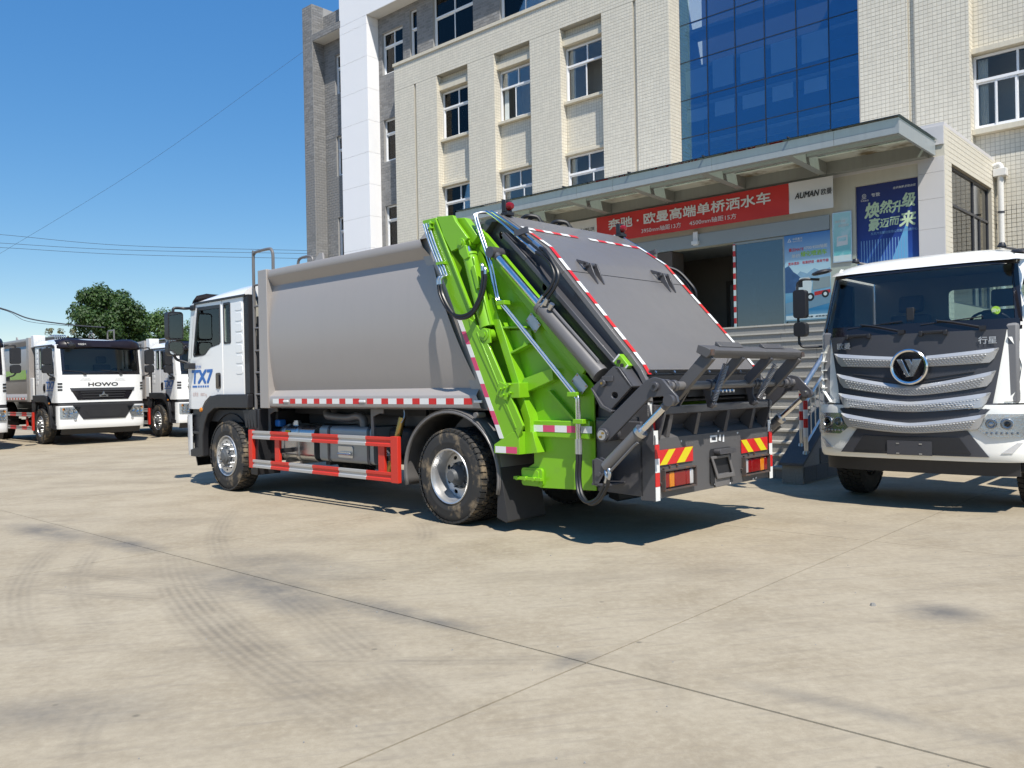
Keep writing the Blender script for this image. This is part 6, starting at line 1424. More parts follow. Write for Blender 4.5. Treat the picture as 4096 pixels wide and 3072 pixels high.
# chevron boards: slanted yellow bars on red
for b0, b1, dirn in ((.22, .79, 1), (1.71, 2.27, -1)):
    ch = TM(); ch.box(-2.552, -2.547, b0, b1, .755, .892); cv = ch.build('chevron_board', 'tape_red', T, smooth=0); W = b1 - b0; c = TM()
    for k_ in ((0.02, .22), (.50, .74)):
        lo0, lo1 = b0 + W * (k_[0] if dirn > 0 else k_[0] + .22), b0 + W * (k_[1] if dirn > 0 else k_[1] + .22); sh = W * .26 * dirn
        c.add([(-2.5545, x, z) for x, z in ((lo0, .757), (lo1, .757), (min(b1, lo1 + sh), .890), (min(b1, lo0 + sh), .890))], [(0, 1, 2, 3)])
    c.build('chevron_bar', 'yellow', cv, smooth=0)
# tail lamps in rusty frames
for b0, flip in ((.28, 0), (1.74, 1)):
    tl = empty('tail_lamp', (-2.54, -b0, .535), 0, T)
    c = TM(); W = .51
    for x0, x1, z0, z1 in ((-.012, W + .012, -.012, .0), (-.012, W + .012, .165, .177), (-.012, 0, 0, .165), (W, W + .012, 0, .165)): c.box(-.045, .01, x0, x1, z0, z1)
    c.build('lamp_frame', 'rust', tl, smooth=0)
    secs = [(0.02, .09, 'lamp_red'), (.09, .17, 'lamp_amber'), (.17, .36, 'lamp_red'), (.36, .43, 'lamp_red'), (.43, .49, 'lamp_clear')]
    for x0, x1, m_ in secs:
        if flip: x0, x1 = W - x1, W - x0
        c = TM(); c.box(-.028, -.005, x0 + .001, x1 - .001, .012, .152); c.build('lens_cell', m_, tl, bevel=.008)
    for x, z in ((-.03, .06), (.12, .20), (.24, .20), (.02, .19)): TM().cyl((-.02, x, z), (.0, x, z), .010, n=8).build('stud', 'rust', tl)
# number-plate hatch: bent frame, lid and opening
hp = empty('plate_hatch', (-2.545, -1.08, .5), 0, T)
c = TM(); c.plate(rrect(.02, .42, .0, .34, .03), -.004, .0, 'x'); c.build('opening', 'chassis', hp)
c = TM(); q = [(.0, .26), (.35, .26), (.46, .05), (.10, .05)]; c.plate([(.0, .27), (.35, .27), (.46, .045), (.11, .045)], -.030, -.016, 'x', [[(.045, .245), (.325, .245), (.40, .085), (.135, .085)]]); c.build('swing_frame', 'sunlit_paint', hp, bevel=.004)
c = TM(); c.plate(rrect(.09, .40, .285, .335, .02), -.075, -.002, 'x'); c.build('lid', 'dark_paint', hp, bevel=.015)
c = TM(); c.plate(rrect(.10, .38, -.035, .09, .02), -.010, -.002, 'x'); c.build('lower_panel', 'sunlit_paint', hp, bevel=.003)
# stencilled mark left on the plate
c = TM(); c.plate([(1.11, .905), (1.24, .905), (1.24, .97), (1.11, .97)], -2.548, -2.5465, 'x', [[(1.135, .922), (1.215, .922), (1.215, .953), (1.135, .953)]]); c.plate([(1.27, .915), (1.31, .905), (1.31, .97), (1.29, .97)], -2.548, -2.5465, 'x'); c.plate([(1.345, .895), (1.375, .895), (1.375, .97), (1.355, .96)], -2.548, -2.5465, 'x'); c.build('stencil_mark', 'white_print', T, smooth=0)
rs = random.Random(9)
for i in range(7):
    b, z = rs.uniform(.3, 2.2), rs.uniform(.46, .53) if i < 4 else rs.uniform(.92, 1.0); w_ = rs.uniform(.012, .03)
    TM().plate([(b, z), (b + w_, z + .01), (b + w_ * .7, z + .022), (b - .01, z + .015)], -2.5475, -2.546, 'x').build('paint_chip', 'white_print', T, smooth=0)
# bin-lift shaft, arms, top bar and springs
bl = empty('bin_lifter', (0, 0, 0), 0, T)
c = TM(); c.cyl((-2.72, -.02, 1.465), (-2.72, 2.52, 1.465), .038, n=20); c.build('shaft', 'sunlit_paint', bl)
for b in (.10, .22, .82, .90, 1.67, 1.74, 2.10, 2.28, 2.40): c = TM(); c.cyl((-2.72, b - .025, 1.465), (-2.72, b + .025, 1.465), .052 if b not in (.10, 2.40) else .06, n=20); c.build('collar', 'dark_paint', bl, bevel=.004)
c = TM(); c.plate([(-2.965, 1.80), (-3.03, 1.77), (-3.02, 1.735), (-2.985, 1.70), (-2.88, 1.755), (-2.90, 1.82)], .34, 2.16, 'y'); c.build('top_bar', 'worn_paint', bl, bevel=.005)
for b0 in (.62, 1.45): c = TM(); c.plate([(-2.90, 1.82), (-2.965, 1.805), (-2.91, 1.855)], b0, b0 + .42, 'y'); c.build('saddle', 'dark_paint', bl, bevel=.003)
for b0 in (.34, 2.10): c = TM(); c.box(-3.032, -3.024, b0, b0 + .06, 1.725, 1.775); c.build('end_cap', 'rust', bl, smooth=0)
for b, ext in ((.40, 1), (.95, 0), (1.50, 0), (2.10, 1)):
    p0, p1 = Vector((-2.985, b, 1.73)), Vector((-2.72, b, 1.47)); d = (p1 - p0).normalized(); c = TM(); c.bar(p0, p1 + d * (.14 if ext else -.03), .06 if ext else .045, .11 if ext else .09, up=(1, 0, 1)); c.build('lifter_arm', 'worn_paint' if ext else 'dark_paint', bl, bevel=.004)
for b in (.86, 1.66):
    c = TM(); c.plate([(-2.70, 1.50), (-2.66, 1.42), (-2.70, 1.26), (-2.75, 1.245), (-2.785, 1.28), (-2.74, 1.36), (-2.745, 1.43)], b - .05, b - .03, 'y'); c.cyl((-2.745, b - .06, 1.28), (-2.745, b + .02, 1.28), .026, n=14); c.build('spring_lever', 'dark_paint', bl, bevel=.003)
for b0, b1 in ((.76, .83), (1.74, 1.67)):
    p0, p1 = Vector((-2.955, b0, 1.70)), Vector((-2.745, b1, 1.285)); d = (p1 - p0); L_ = d.length; d.normalize(); a_ = d.cross(Vector((0, 1, 0))).normalized(); b_ = d.cross(a_)
    n = 24 * 10; pts = [p0 + d * (.06 + (L_ - .10) * i / n) + (a_ * math.cos(2 * math.pi * i / 10) + b_ * math.sin(2 * math.pi * i / 10)) * .027 for i in range(n + 1)]
    c = TM(); c.tube([p0, p0 + d * .06] + pts + [p1], .0040, 5); c.tube([p0 + Vector((math.cos(t) * .02, math.sin(t) * .02, .012)) for t in [2 * math.pi * i / 10 for i in range(11)]], .006, 5); c.build('spring', 'spring_steel', bl, smooth=60)
rs = random.Random(4)
c = TM(); c.box(-2.66, -2.62, .55, 2.0, 1.36, 1.42); c.build('bin_comb', 'chassis', bl)
for i in range(6): c = TM(); c.cyl((-2.69, .98 + i * .07, 1.40), (-2.66, .98 + i * .07, 1.40), .016, n=6); c.build('comb_bolt', 'zinc', bl)
for b in (.5, 1.95): c = TM(); c.plate([(-2.6, 1.28), (-2.76, 1.5), (-2.68, 1.5), (-2.5, 1.28)], b, b + .02, 'y'); c.build('shaft_bracket', 'dark_paint', bl, bevel=.003)
# ================================================================= white cab-over lorry by the steps
FT = empty('white_truck', B2W(-3.04, 10.0), BROT)
tag(FT, 'white lorry with silver slatted grille parked beside the entrance steps', 'truck')
FZ = [(.0, 1.10, .06), (.55, 1.10, .05), (.62, 1.12, .0), (1.18, 1.12, .0), (1.2, 1.12, .03), (2.0, 1.12, .06), (2.06, 1.12, .07), (2.74, 1.03, .27), (2.86, .99, .36)]
def FS(x, z):
    for (z0, h0, y0), (z1, h1, y1) in zip(FZ, FZ[1:]):
        if z <= z1: t = (z - z0) / (z1 - z0); hw, yy = h0 + (h1 - h0) * t, y0 + (y1 - y0) * t; break
    else: hw, yy = FZ[-1][1:]
    t = min(1, abs(x) / hw); return yy + .42 * (1 - max(0, 1 - t ** 3.6) ** (1 / 3.6))
def gp_(mb, rng, zs, off, th=.02, m=None, k=29):
    def row(z, o):
        b0, b1 = rng(z) if callable(rng) else rng
        return [(b0 + (b1 - b0) * (.5 - .5 * math.cos(math.pi * i / (k - 1))), FS(b0 + (b1 - b0) * (.5 - .5 * math.cos(math.pi * i / (k - 1))), z) - o, z) for i in range(k)]
    A = [row(z, off) for z in zs]; Bk = [row(z, off - th) for z in zs]
    mb.loft(A, closed=False, m=m); mb.loft(Bk, closed=False, m=m); mb.loft([A[0], Bk[0]], closed=False, m=m); mb.loft([A[-1], Bk[-1]], closed=False, m=m)
    for e in (0, -1): mb.loft([[r[e] for r in A], [r[e] for r in Bk]], closed=False, m=m)
    return mb
def lin(z0, a0, b0, z1, a1, b1): return lambda z: (a0 + (a1 - a0) * (z - z0) / (z1 - z0), b0 + (b1 - b0) * (z - z0) / (z1 - z0))
WP = 'cream_paint'
gp_(MB(), (-1.119, 1.119), [1.2, 1.4, 1.7, 1.98], 0).build('front_skin', WP, FT, smooth=45)
for s_ in (-1, 1):
    f = MB(); gp_(f, ((-1.119, -1.045) if s_ < 0 else (1.045, 1.119)), [1.98, 2.06], 0); f.build('corner_skin', WP, FT, smooth=45)
    f = MB()
    rows = []
    for z in (1.98, 2.06, 2.4, 2.74, 2.86):
        hw = [h for zz_, h, _ in FZ if zz_ >= z - 1e-6][0]; x1 = s_ * hw; x0 = s_ * (hw - .055); rows.append([(x1, FS(x1, z), z), (s_ * (hw - .012), FS(hw - .012, z), z), (x0, FS(x0, z), z)])
    f.loft(rows, closed=False); f.build('pillar', WP, FT, smooth=50)
    # side wall with door window
    f = MB(); f.plate([(.43, .98), (2.15, .98), (2.15, 2.84), (.86, 2.84), (.47, 2.06)], s_ * 1.12 - .02 * (s_ > 0), s_ * 1.12 + .02 * (s_ < 0), 'x', [[(.60, 2.10), (1.40, 2.10), (1.40, 2.70), (.90, 2.70)]]); f.build('side_wall', WP, FT, bevel=.006)
    MB().plate([(.60, 2.10), (1.40, 2.10), (1.40, 2.70), (.90, 2.70)], s_ * 1.108 - .003, s_ * 1.108 + .003, 'x').build('side_pane', 'cab_glass', FT, smooth=0)
    f = MB(); f.plate([(.56, 2.07), (1.43, 2.07), (1.43, 2.73), (.88, 2.73)], s_ * 1.122, s_ * 1.128, 'x', [[(.62, 2.11), (1.39, 2.11), (1.39, 2.69), (.91, 2.69)]]); f.box(min(s_ * 1.121, s_ * 1.124), max(s_ * 1.121, s_ * 1.124), 1.47, 1.482, 1.0, 2.8); f.build('window_seal', 'black_plastic', FT, smooth=0)
    f = MB(); f.plate(rrect(1.28, 1.42, 1.55, 1.65, .02), s_ * 1.121, s_ * 1.14, 'x'); f.build('door_handle', 'black_plastic', FT, bevel=.004)
# windscreen and black surround
f = MB(); 
for rg, zz_ in (((-1.06, 1.06), [1.985, 2.10]), ((-1.0, 1.0), [2.70, 2.755])): gp_(f, rg, zz_, .004)
for s_ in (-1, 1): gp_(f, (lin(2.1, -1.06, -1.0, 2.7, -.99, -.94) if s_ < 0 else lin(2.1, 1.0, 1.06, 2.7, .94, .99)), [2.10, 2.3, 2.5, 2.70], .004)
f.build('windscreen_surround', 'black_gloss', FT, smooth=45)
gp_(MB(), lin(2.1, -1.01, 1.01, 2.71, -.95, .95), [2.09, 2.3, 2.5, 2.71], -.003, .006).build('windscreen', 'windshield_glass', FT, smooth=60)
# roof
rows = []
for i in range(15):
    y = i / 14; row = []
    for j in range(21):
        t = -math.cos(math.pi * j / 20); x = 1.05 * t; yf = FS(x * .93, 2.75)
        yy = yf + (2.15 - yf) * y; h = 2.745 + .03 + (.17 * (1 - (1 - y) ** 3.0)) * max(0, 1 - abs(t) ** 4) ** .5 + .055 * max(0, 1 - abs(t) ** 6) ** .5 * min(1, y * 6)
        row.append((x, yy - .02 * (y == 0), h if y > 0 else 2.742))
    rows.append(row)
f = MB(); f.loft(rows, closed=False); f.build('roof', WP, FT, smooth=50)
f = MB(); f.plate([(-1.08, 1.0), (1.08, 1.0), (1.08, 2.86), (-1.08, 2.86)], 2.10, 2.14, 'y', [rrect(-.15, .85, 2.22, 2.62, .06)]); f.build('back_wall', 'trim_beige', FT, smooth=0)
MB().plate(rrect(-.15, .85, 2.22, 2.62, .06), 2.115, 2.12, 'y').build('back_pane', 'cab_glass', FT, smooth=0)
f = MB(); f.box(-1.08, 1.08, .3, 2.12, 1.0, 1.15); f.build('cab_floor', 'chassis', FT, smooth=0)
f = MB(); f.box(-1.06, 1.06, .75, 2.1, 2.80, 2.83); f.build('headlining', 'trim_beige', FT, smooth=0)
f = MB(); f.plate([(.12, 1.2), (.80, 1.2), (.72, 1.9), (.50, 2.03), (.14, 2.05)], -1.04, 1.04, 'x'); f.build('dashboard', 'dash', FT, bevel=.03)
for cx in (-.55, .55):
    s_ = empty('seat', (cx, 1.55, 1.15), 0, FT); f = MB(); f.box(-.27, .27, -.28, .25, .25, .45); f.build('cushion', 'seat_cloth', s_, bevel=.03); f = MB(); f.plate([(.12, .40), (.28, .40), (.40, 1.15), (.28, 1.17)], -.25, .25, 'x'); f.build('backrest', 'seat_cloth', s_, bevel=.03); f = MB(); f.plate([(.29, 1.20), (.40, 1.20), (.42, 1.42), (.33, 1.42)], -.15, .15, 'x'); f.build('headrest', 'seat_cloth', s_, bevel=.03)
sw = empty('steering_wheel', (.62, .88, 2.06), 0, FT); ax = Vector((0, .72, .69)); u = Vector((1, 0, 0)); v = ax.cross(u)
MB().tube([(u * math.cos(2 * math.pi * i / 28) + v * math.sin(2 * math.pi * i / 28)) * .22 for i in range(29)], .016, 8).build('wheel_rim', 'black_plastic', sw)
f = MB(); f.tube([u * .2, u * -.2], .02, 6); f.tube([(0, 0, 0), ax * -.3], .04, 8); f.build('spokes', 'black_plastic', sw)
# grey grille panel and slats
gp_(MB(), lin(1.16, -.80, .80, 1.99, -.935, .935), [1.16, 1.4, 1.7, 1.985], .010).build('grille_panel', 'panel_grey', FT, smooth=45)
def slat(zl, hw, drop, hh, nm='grille_slat', ex=0.0):
    """silver bar drooping to the middle, tapering at the ends, with pressed dimples"""
    def edge(x, up): t = abs(x) / hw; return zl - drop * (1 - t ** 1.35) - (0 if up else hh * (1 - .25 * (1 - t)))
    k = 40; A, B_ = [], []
    rows_t, rows_m, rows_b = [], [], []
    for i in range(k + 1):
        x = hw * (2 * i / k - 1); t = abs(x) / hw; zt = edge(x, 1); zb = edge(x * (1 if t < .9 else .93 / t * .97), 0) if t < .93 else zt - (zt - edge(x, 0)) * max(.02, (1 - t) / .07)
        rows_t.append((x, FS(x, zt) - .03 - ex, zt)); zz_ = zt - (zt - zb) * .28; rows_m.append((x, FS(x, zz_) - .055 - ex, zz_)); rows_b.append((x, FS(x, zb) - .035 - ex, zb))
    bk = [[(p[0], p[1] + .03, p[2]) for p in r] for r in (rows_t, rows_b)]
    f = MB(); f.loft([bk[0], rows_t, rows_m, rows_b, bk[1]], closed=False); s_ = f.build(nm, 'grille_silver', FT, smooth=25)
    d = MB()
    for r in range(4):
        for i in range(44):
            x = -hw * .90 + hw * 1.8 * (i + (r % 2) * .5) / 44; fr = .42 + r * .15; t = abs(x) / hw
            if t > .86 - r * .015: continue
            zt, zb = edge(x, 1), edge(x, 0); z = zt - (zt - zb) * fr; y = FS(x, z) - .055 - ex + (.020 * (fr - .28) / .72) - .001; w_, h_ = .019, .0105
            d.add([(x - w_, y, z), (x, y, z - h_), (x + w_, y, z), (x, y, z + h_), (x - .004, y - .014, z + .004)], [(0, 1, 4), (1, 2, 4), (2, 3, 4), (3, 0, 4)])
    o = d.build('dimple_field', 'grille_silver', s_, smooth=0); o['kind'] = 'stuff'; return s_
slat(1.79, .87, .07, .15); slat(1.55, .84, .15, .15); slat(1.32, .80, .10, .15, ex=.045); slat(1.09, .755, .105, .15, ex=.05)
for zc_, hw in ((1.55, .64), (1.30, .62)):
    for i in range(3):
        f = MB(); z = zc_ - .0 - i * .035; k = 24; r0 = [(hw * (2 * j / k - 1), FS(hw * (2 * j / k - 1), z) - .024, z - .09 * (1 - abs(2 * j / k - 1))) for j in range(k + 1)]; f.loft([r0, [(p[0], p[1], p[2] - .010) for p in r0], [(p[0], p[1] + .02, p[2] - .010) for p in r0]], closed=False); f.build('intake_bar', 'panel_grey', FT)
# badge
bg = empty('badge', (0, FS(0, 1.61) - .05, 1.61), 0, FT)
f = MB(); f.lathe([(.165, .03), (.168, .045), (.185, .052), (.200, .040), (.204, .0), (.0, 0)], (0, 0, 0), (0, -1, 0), 48); f.build('ring', 'chrome', bg)
f = MB(); f.lathe([(0, .012), (.165, .012)], (0, 0, 0), (0, -1, 0), 40); f.build('badge_ground', 'black_gloss', bg)
for q in ([(-.135, .085), (-.075, .085), (.005, -.105), (-.03, -.115)], [(-.045, .085), (.010, .085), (.045, .0), (.015, -.055)], [(-.02 + .055, .085), (.135, .085), (.045, -.105), (.01, -.115), (.0, -.10)]):
    f = MB(); f.plate(q, -.034, -.013, 'y'); f.build('badge_stripe', 'chrome', bg, bevel=.004)
text('欧曼', 'lettering', 'grille_silver', FT, (-.84, FS(-.84, 1.86) - .030, 1.835), (1, -.185, 0), ZU, .075, .17, bold=0, depth=0, fat=.04); text('行星', 'lettering', 'grille_silver', FT, (.68, FS(.68, 1.86) - .030, 1.835), (1, .175, 0), ZU, .075, .17, bold=0, depth=0, fat=.04)
# corner deflectors with slots
for s_ in (-1, 1):
    f = MB(); prof = [(1.90, .96, .02), (1.80, 1.02, .0), (1.60, 1.07, -.02), (1.35, 1.04, -.02), (1.22, .93, .0)]
    rows = [[(s_ * (x + .055), FS(x + .04, z) - .0, z), (s_ * (x - .01), FS(min(x, 1.1), z) - (.085 if s_ < 0 else .035), z), (s_ * (x - .03), FS(min(x, 1.1), z) - (.05 if s_ < 0 else .0), z)] for z, x, _ in prof]
    f.loft(rows, closed=False); f.build('corner_deflector', WP, FT, smooth=50)
    for i in range(5 if s_ < 0 else 0): z = 1.80 - i * .105; x = .985; f = MB(); f.box(min(s_ * x, s_ * (x + .06)), max(s_ * x, s_ * (x + .06)), FS(x, z) - .055, FS(x, z) - .02, z, z + .012); f.build('deflector_fin', WP, FT, smooth=0)
# bumper
bpz = [.575, .60, .68, .85, 1.02, 1.14, 1.185]
f = MB(); gp_(f, (-1.119, 1.119), bpz, .045, .05); f.build('bumper', WP, FT, smooth=45)
f = MB(); gp_(f, lin(.63, -.78, .78, .91, -.58, .58), [.632, .75, .91], .062, .03); lo_ = f.build('lower_intake', 'panel_grey', FT, smooth=45)
f = MB(); gp_(f, lin(.66, -.62, .62, .84, -.50, .50), [.665, .75, .835], .074, .02); f.build('opening', 'chassis', lo_, smooth=45)
f = MB(); gp_(f, (-.235, .235), [.628, .785], .090, .014); f.build('plate_holder', 'panel_grey', lo_, bevel=.004)
for x, z in ((-.12, .755), (.12, .755), (-.12, .645), (.12, .645)): MB().box(x - .016, x + .016, FS(0, .7) - .095, FS(0, .7) - .088, z - .007, z + .007).build('plate_clip', 'zinc', lo_, smooth=0)
f = MB(); gp_(f, lin(.86, -.50, .50, 1.2, -.86, .86), [.86, 1.0, 1.1, 1.2], .058, .03); f.build('slat_surround', 'panel_grey', FT, smooth=45)
f = MB(); gp_(f, (-1.02, 1.02), [.42, .57], -.02, .03); f.build('underrun_guard', 'black_plastic', FT, smooth=45)
for s_ in (-1, 1):
    def rg(z, s_=s_):
        o = 1.095; i_ = .66 + max(0, (z - .94)) * .75 if z >= .94 else .66 + (.94 - z) * 1.35
        return (-o, -i_) if s_ < 0 else (i_, o)
    zz_ = [.845, .90, .94, 1.0, 1.09]
    f = MB(); gp_(f, rg, zz_, .050, .02); hl = f.build('headlight', 'reflector', FT, smooth=40)
    for x, z, r_ in ((.94, .985, .055), (.80, .985, .05)):
        f = MB(); f.lathe([(0, .010), (r_ * .5, .012), (r_ * .55, .018), (r_ * .8, .004), (r_, .022), (r_ * 1.1, .018)], (s_ * x, FS(x, z) - .050, z), (s_ * .3, -1, 0), 22); f.build('projector', 'alu', hl)
        f = MB(); f.lathe([(0, .026), (r_ * .5, .018)], (s_ * x, FS(x, z) - .052, z), (s_ * .3, -1, 0), 16); f.build('bulb', 'black_gloss' if x > .9 else 'lamp_clear', hl)
    for i in range(7): x = .76 + i * .045; f = MB(); f.lathe([(0, .014), (.014, .008)], (s_ * x, FS(x, .885) - .052, .885 + .0 * i), (0, -1, 0), 8); f.build('led', 'lamp_clear', hl)
    f = MB(); gp_(f, rg, zz_, .078, .004); f.build('lamp_lens', 'lens', hl, smooth=45)
    f = MB(); gp_(f, (lin(.67, -.98, -.88, .79, -1.07, -1.03) if s_ < 0 else lin(.67, .88, .98, .79, 1.03, 1.07)), [.675, .73, .785], .052, .012); f.build('fog_lamp', 'lamp_clear', FT, smooth=40)
# wipers and grab steps under the screen
for x in (-.10, .72):
    f = MB(); y = FS(x, 2.02) - .03; f.tube([(x, y, 2.015), (x - .28, FS(x - .28, 2.07) - .022, 2.085), (x - .46, FS(x - .46, 2.1) - .018, 2.115)], .010, 6); f.box(x - .03, x + .03, y - .02, y + .02, 1.985, 2.03); f.tube([(x - .62, FS(x - .62, 2.1) - .012, 2.075), (x + .0, FS(x, 2.1) - .015, 2.13)], .007, 6); f.build('wiper', 'black_plastic', FT)
    f = MB(); x2 = x - .44; f.box(x2 - .19, x2 + .10, FS(x2, 1.97) - .045, FS(x2, 1.97) - .01, 1.975, 2.005); f.box(x2 - .19, x2 - .15, FS(x2, 1.97) - .05, FS(x2, 1.97), 1.95, 2.005); f.box(x2 + .06, x2 + .10, FS(x2, 1.97) - .05, FS(x2, 1.97), 1.95, 2.005); f.build('screen_handle', 'black_plastic', FT, bevel=.006)
f = MB(); f.box(-.06, .02, FS(0, 2.1) + .015, FS(0, 2.1) + .05, 2.09, 2.28); f.build('dash_camera', 'black_plastic', FT, bevel=.006)
c = MB(); c.lathe([(0, .0), (.045, .0)], (.83, FS(.83, 2.18) - .004, 2.19), (0, -1, 0), 24); ok_ = c.build('emission_sticker', 'letter_green', FT)
text('国VI', 'lettering', 'letter_white', FT, (.795, FS(.83, 2.18) - .008, 2.172), XU, ZU, .036, .07, bold=0, depth=0)
# mirrors on tubular frames
for s_ in (-1, 1):
    mr = empty('mirror', (s_ * 1.33, .20, 2.0), 0, FT)
    f = MB(); f.tube(smooth_path([(-s_ * .20, .10, .72), (-s_ * .05, .02, .73), (s_ * .02, .0, .70), (s_ * .04, 0, .60), (s_ * .03, 0, .0), (s_ * .02, 0, -.06), (-s_ * .03, .02, -.11), (-s_ * .22, .1, -.11)], 6), .016, 8); f.build('mirror_frame', 'black_plastic', mr)
    f = MB(); f.plate(rrect(-.08, .08, .25, .60, .04), -.05, .05, 'y'); f.build('housing', 'black_plastic', mr, bevel=.02); f = MB(); f.plate(rrect(-.08, .08, .02, .20, .05), -.05, .05, 'y'); f.build('small_housing', 'black_plastic', mr, bevel=.02)
    f = MB(); f.lathe([(0, .032), (.05, .030), (.11, .015), (.125, -.005), (.10, -.02), (0, -.025)], (-s_ * .25, .06, .80), (s_ * .15, -.1, 1), 22); f.build('kerb_mirror', 'black_plastic', mr)
    f = MB(); x = s_ * .80; f.lathe([(0, .055), (.03, .045), (.045, .01), (.045, 0)], (x, .62, 2.92), (0, 0, 1), 16); f.tube([(x, .62, 2.92), (x + .12, .70, 2.89)], .014, 6); f.build('roof_lamp', 'black_plastic', FT)
# chassis, wheels
f = MB()
for x in (-.43, .35): f.box(x, x + .08, .8, 6.6, .72, .98)
for y in (1.0, 2.6, 4.0, 5.4, 6.5): f.box(-.35, .35, y, y + .1, .75, .95)
f.build('frame_rail', 'chassis', FT, smooth=0)
f = MB(); f.box(-.5, .5, .8, 2.0, .55, 1.05); f.cyl((-1, 1.25, .5), (1, 1.25, .5), .06, n=10); f.cyl((-1, 5.3, .52), (1, 5.3, .52), .09, n=10); f.build('engine', 'chassis', FT)
for s_ in (-1, 1):
    f = MB(); pts = [(1.25 + .60 * math.cos(R(t)), .53 + .60 * math.sin(R(t))) for t in range(0, 181, 12)]; f.loft([[(s_ * .72, p[0], p[1]) for p in pts], [(s_ * 1.11, p[0], p[1]) for p in pts]], closed=False); f.build('wheel_arch', 'black_plastic', FT, smooth=50)
    f = MB(); f.box(min(s_ * .75, s_ * 1.08), max(s_ * .75, s_ * 1.08), .35, .72, .45, 1.0); f.build('cab_step', 'black_plastic', FT, bevel=.01)
    w_ = wheel(FT, 0, 0, .522, False, True, clean=True); w_.location = (s_ * 1.15, 1.25, .522); w_.rotation_euler = (0, 0, math.pi / 2 if s_ < 0 else -math.pi / 2)
    w_ = wheel(FT, 0, 0, .522, False, False, True, clean=True); w_.location = (s_ * 1.18, 5.3, .522); w_.rotation_euler = (0, 0, math.pi / 2 if s_ < 0 else -math.pi / 2)
f = MB(); f.box(.6, 1.05, 2.6, 3.6, .5, .95); f.build('fuel_tank', 'tank_steel', FT, bevel=.05)

# ================================================================= parked compactor trucks behind
def parked(contact, th, label, name='parked_truck', extras=True):
    Fw = Vector((math.cos(th), math.sin(th), 0)); Rt = Vector((math.sin(th), -math.cos(th), 0))
    o = Vector(contact) - Fw * 4.92 - Rt * 2.5
    r_ = empty(name, o, th); tag(r_, label, 'truck', 'compactor trucks parked side by side')
    for ch in BASE_PARTS: copy_tree(ch, r_)
    f = TM(); f.box(3.95, 4.22, 2.10, 2.42, 2.86, 3.22); f.build('control_cabinet', 'white_print', r_, bevel=.01)
    f = TM(); f.box(4.0, 4.26, 2.30, 2.47, 1.30, 1.95); f.build('tool_box', 'white_print', r_, bevel=.01)
    for i in range(6): f = TM(); f.tube(smooth_path([(3.96, 1.45 + i * .06, 2.9), (3.97, 1.45 + i * .06, 3.20), (3.90, 1.45 + i * .06, 3.26), (3.4, 1.45 + i * .06, 3.25)], 4), .017, 8); f.build('roof_hose', 'alu', r_)
    f = TM(); f.box(1.6, 3.55, 2.455, 2.462, 1.92, 2.20); f.build('green_panel', 'green_paint', r_, smooth=0)
    f = TM(); f.box(3.71, 3.74, 2.484, 2.489, 2.1, 2.2); f.build('blue_sticker', 'letter_blue', r_, smooth=0)
    return r_
TH = R(-44.0)
parked((-13.78, 24.63, 0), TH, 'middle white parked compactor truck facing the yard, seen whole at the far side')
parked((-11.52, 27.41, 0), TH, 'white parked compactor truck half hidden behind the cab of the big truck')
parked((-16.22, 21.85, 0), TH, 'white parked truck of which only mirror and cab edge show at the picture edge')

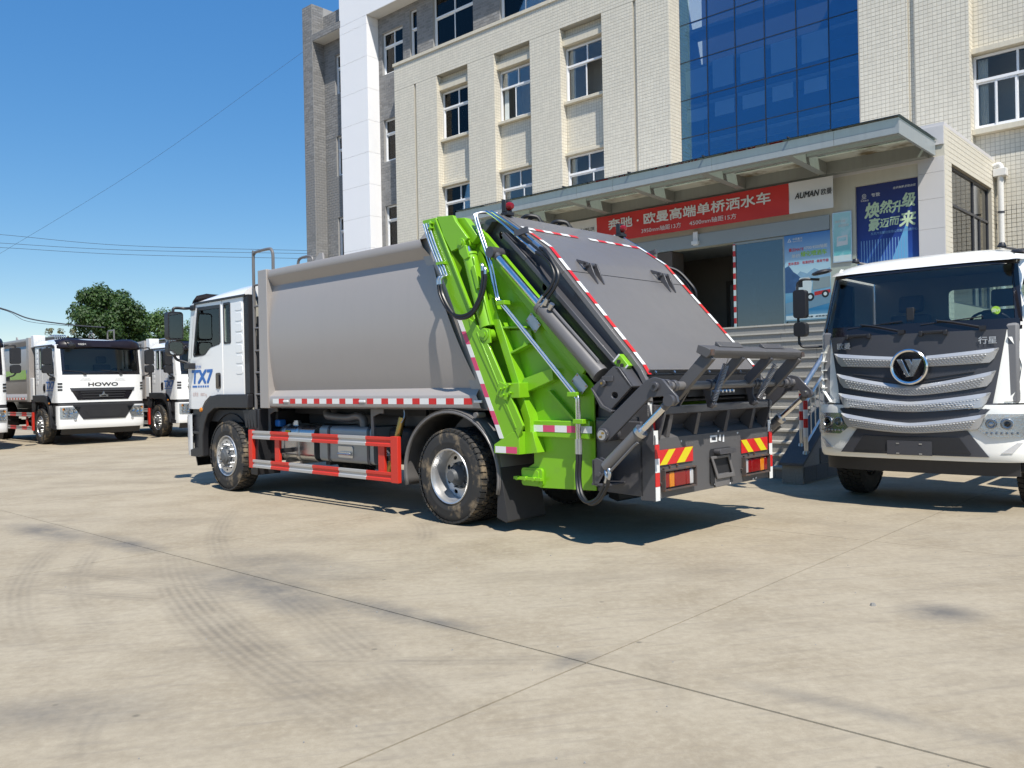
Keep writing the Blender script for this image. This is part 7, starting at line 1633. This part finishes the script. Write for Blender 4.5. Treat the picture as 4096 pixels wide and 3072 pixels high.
# ================================================================= trees, shrubs
def ray(px, py, dist):
    d = Xc * ((px - 2048) / 3378.4) - Uc * ((py - 1536) / 3378.4) + F0
    return Vector((0, 0, CAM_H)) + d * dist
def tree(name, label, px, dist, top_py, w, m, seed, leaf=.16, n=8000, low=.32, grp='trees behind the parked trucks', blobs=26, cat='tree'):
    rs = random.Random(seed); base = ray(px, 1600, dist); base.z = 0; H = ray(px, top_py, dist).z
    t = empty(name, base); tag(t, label, cat, grp)
    k = MB(); k.tube(smooth_path([(0, 0, 0), (.05, .02, H * .2), (-.04, .05, H * .45), (.02, 0, H * .8)]), [.17 * w / 4 * (1 - i / 28) + .02 for i in range(19)], 9)
    for i in range(9):
        a_ = i * 2.4; z0 = H * (.25 + .06 * i); L_ = w * (.42 - .02 * i); k.tube(smooth_path([(0, 0, z0), (math.cos(a_) * L_ * .5, math.sin(a_) * L_ * .5, z0 + L_ * .35), (math.cos(a_) * L_, math.sin(a_) * L_, z0 + L_ * .55)], 4), [.06 - .005 * j for j in range(9)], 6)
    k.build('trunk', 'bark', t, smooth=50)
    cz, rz = H * (1 + low) / 2, H * (1 - low) / 2; bl_ = []
    for i in range(blobs):
        while True:
            p = Vector((rs.uniform(-1, 1), rs.uniform(-1, 1), rs.uniform(-1, 1)))
            if .35 < p.length < 1: break
        s2 = rs.uniform(.20, .36); q = p.normalized() * (1 - s2) * rs.uniform(.75, 1.05); taper = 1 - .28 * max(0, q.z)
        bl_.append((Vector((q.x * w / 2 * taper, q.y * w / 2 * taper, cz + q.z * rz)), s2 * w / 2 * 1.05))
    bl_.append((Vector((0, 0, cz)), w * .33)); c = MB()
    for i in range(n):
        ctr, r_ = rs.choice(bl_); d = Vector((rs.gauss(0, 1), rs.gauss(0, 1), rs.gauss(0, 1))).normalized(); p = ctr + d * r_ * (rs.random() ** .35) * rs.uniform(.85, 1.12)
        if p.z > H * 1.02 or p.z < H * (low - .08): continue
        nn = (d + Vector((rs.uniform(-.8, .8), rs.uniform(-.8, .8), rs.uniform(-.2, 1.0)))).normalized(); a_ = nn.cross(Vector((rs.uniform(-1, 1), rs.uniform(-1, 1), .3))).normalized(); b_ = nn.cross(a_); s2 = leaf * rs.uniform(.6, 1.3)
        c.add([p - a_ * s2 * .5, p + b_ * s2 * .28 + nn * s2 * .06, p + a_ * s2 * .6, p - b_ * s2 * .28 + nn * s2 * .06], [(0, 1, 2, 3)])
    c.build('crown', m, t, smooth=0); return t
tree('broadleaf_tree', 'large dark green rounded tree rising behind the parked trucks', 432, 46, 1112, 4.6, 'leaf_dark', 5, n=22000, blobs=34, leaf=.17)
tree('broadleaf_tree', 'lower lighter green tree seen just left of the big truck cab mirror', 640, 52, 1190, 4.2, 'leaf_mid', 8, n=14000, leaf=.16)
tree('broadleaf_tree', 'narrow light green tree partly behind the big truck cab', 725, 56, 1212, 3.4, 'leaf_mid', 13, n=7000, leaf=.16)
tree('thin_tree', 'sparse yellowish sapling showing above the parked trucks beside the dark tree', 276, 44, 1258, 1.5, 'leaf_pale', 21, n=800, leaf=.13, blobs=12)
tree('thin_tree', 'second small sparse sapling further left above the truck body', 205, 44, 1278, 1.2, 'leaf_pale', 22, n=420, leaf=.13, blobs=9)

# ================================================================= overhead cables
def cable(pts, r, label, nm='overhead_cable', m='wire'):
    P = [ray(*p) for p in pts]; o0 = P[0].copy()
    f = MB().tube([p - o0 for p in smooth_path(P, 8)], r, 6); o = f.build(nm, m); o.location = o0
    tag(o, label, 'cable', 'cables over the yard'); return o
cable([(-400, 908, 70), (0, 938, 70), (500, 982, 70), (1260, 1003, 70)], .017, 'uppermost of three level cables running to the grey building corner')
cable([(-400, 946, 70), (0, 972, 70), (500, 1000, 70), (1260, 1015, 70)], .017, 'middle of three level cables running to the grey building corner')
cable([(-400, 975, 70), (0, 990, 70), (500, 1018, 70), (1260, 1035, 70)], .017, 'lowest of three level cables running to the grey building corner')
cable([(-300, 1190, 60), (0, 1014, 60), (600, 645, 60), (1215, 205, 60)], .008, 'thin cable slanting up across the blue sky to the building top')
cable([(-300, 1160, 34), (0, 1232, 34), (120, 1275, 34), (290, 1300, 34), (420, 1310, 34)], .028, 'thick sagging cable above the parked trucks')
cable([(-300, 1190, 34), (0, 1236, 34), (110, 1285, 34), (290, 1305, 34)], .010, 'thin wire hanging just under the thick sagging cable')
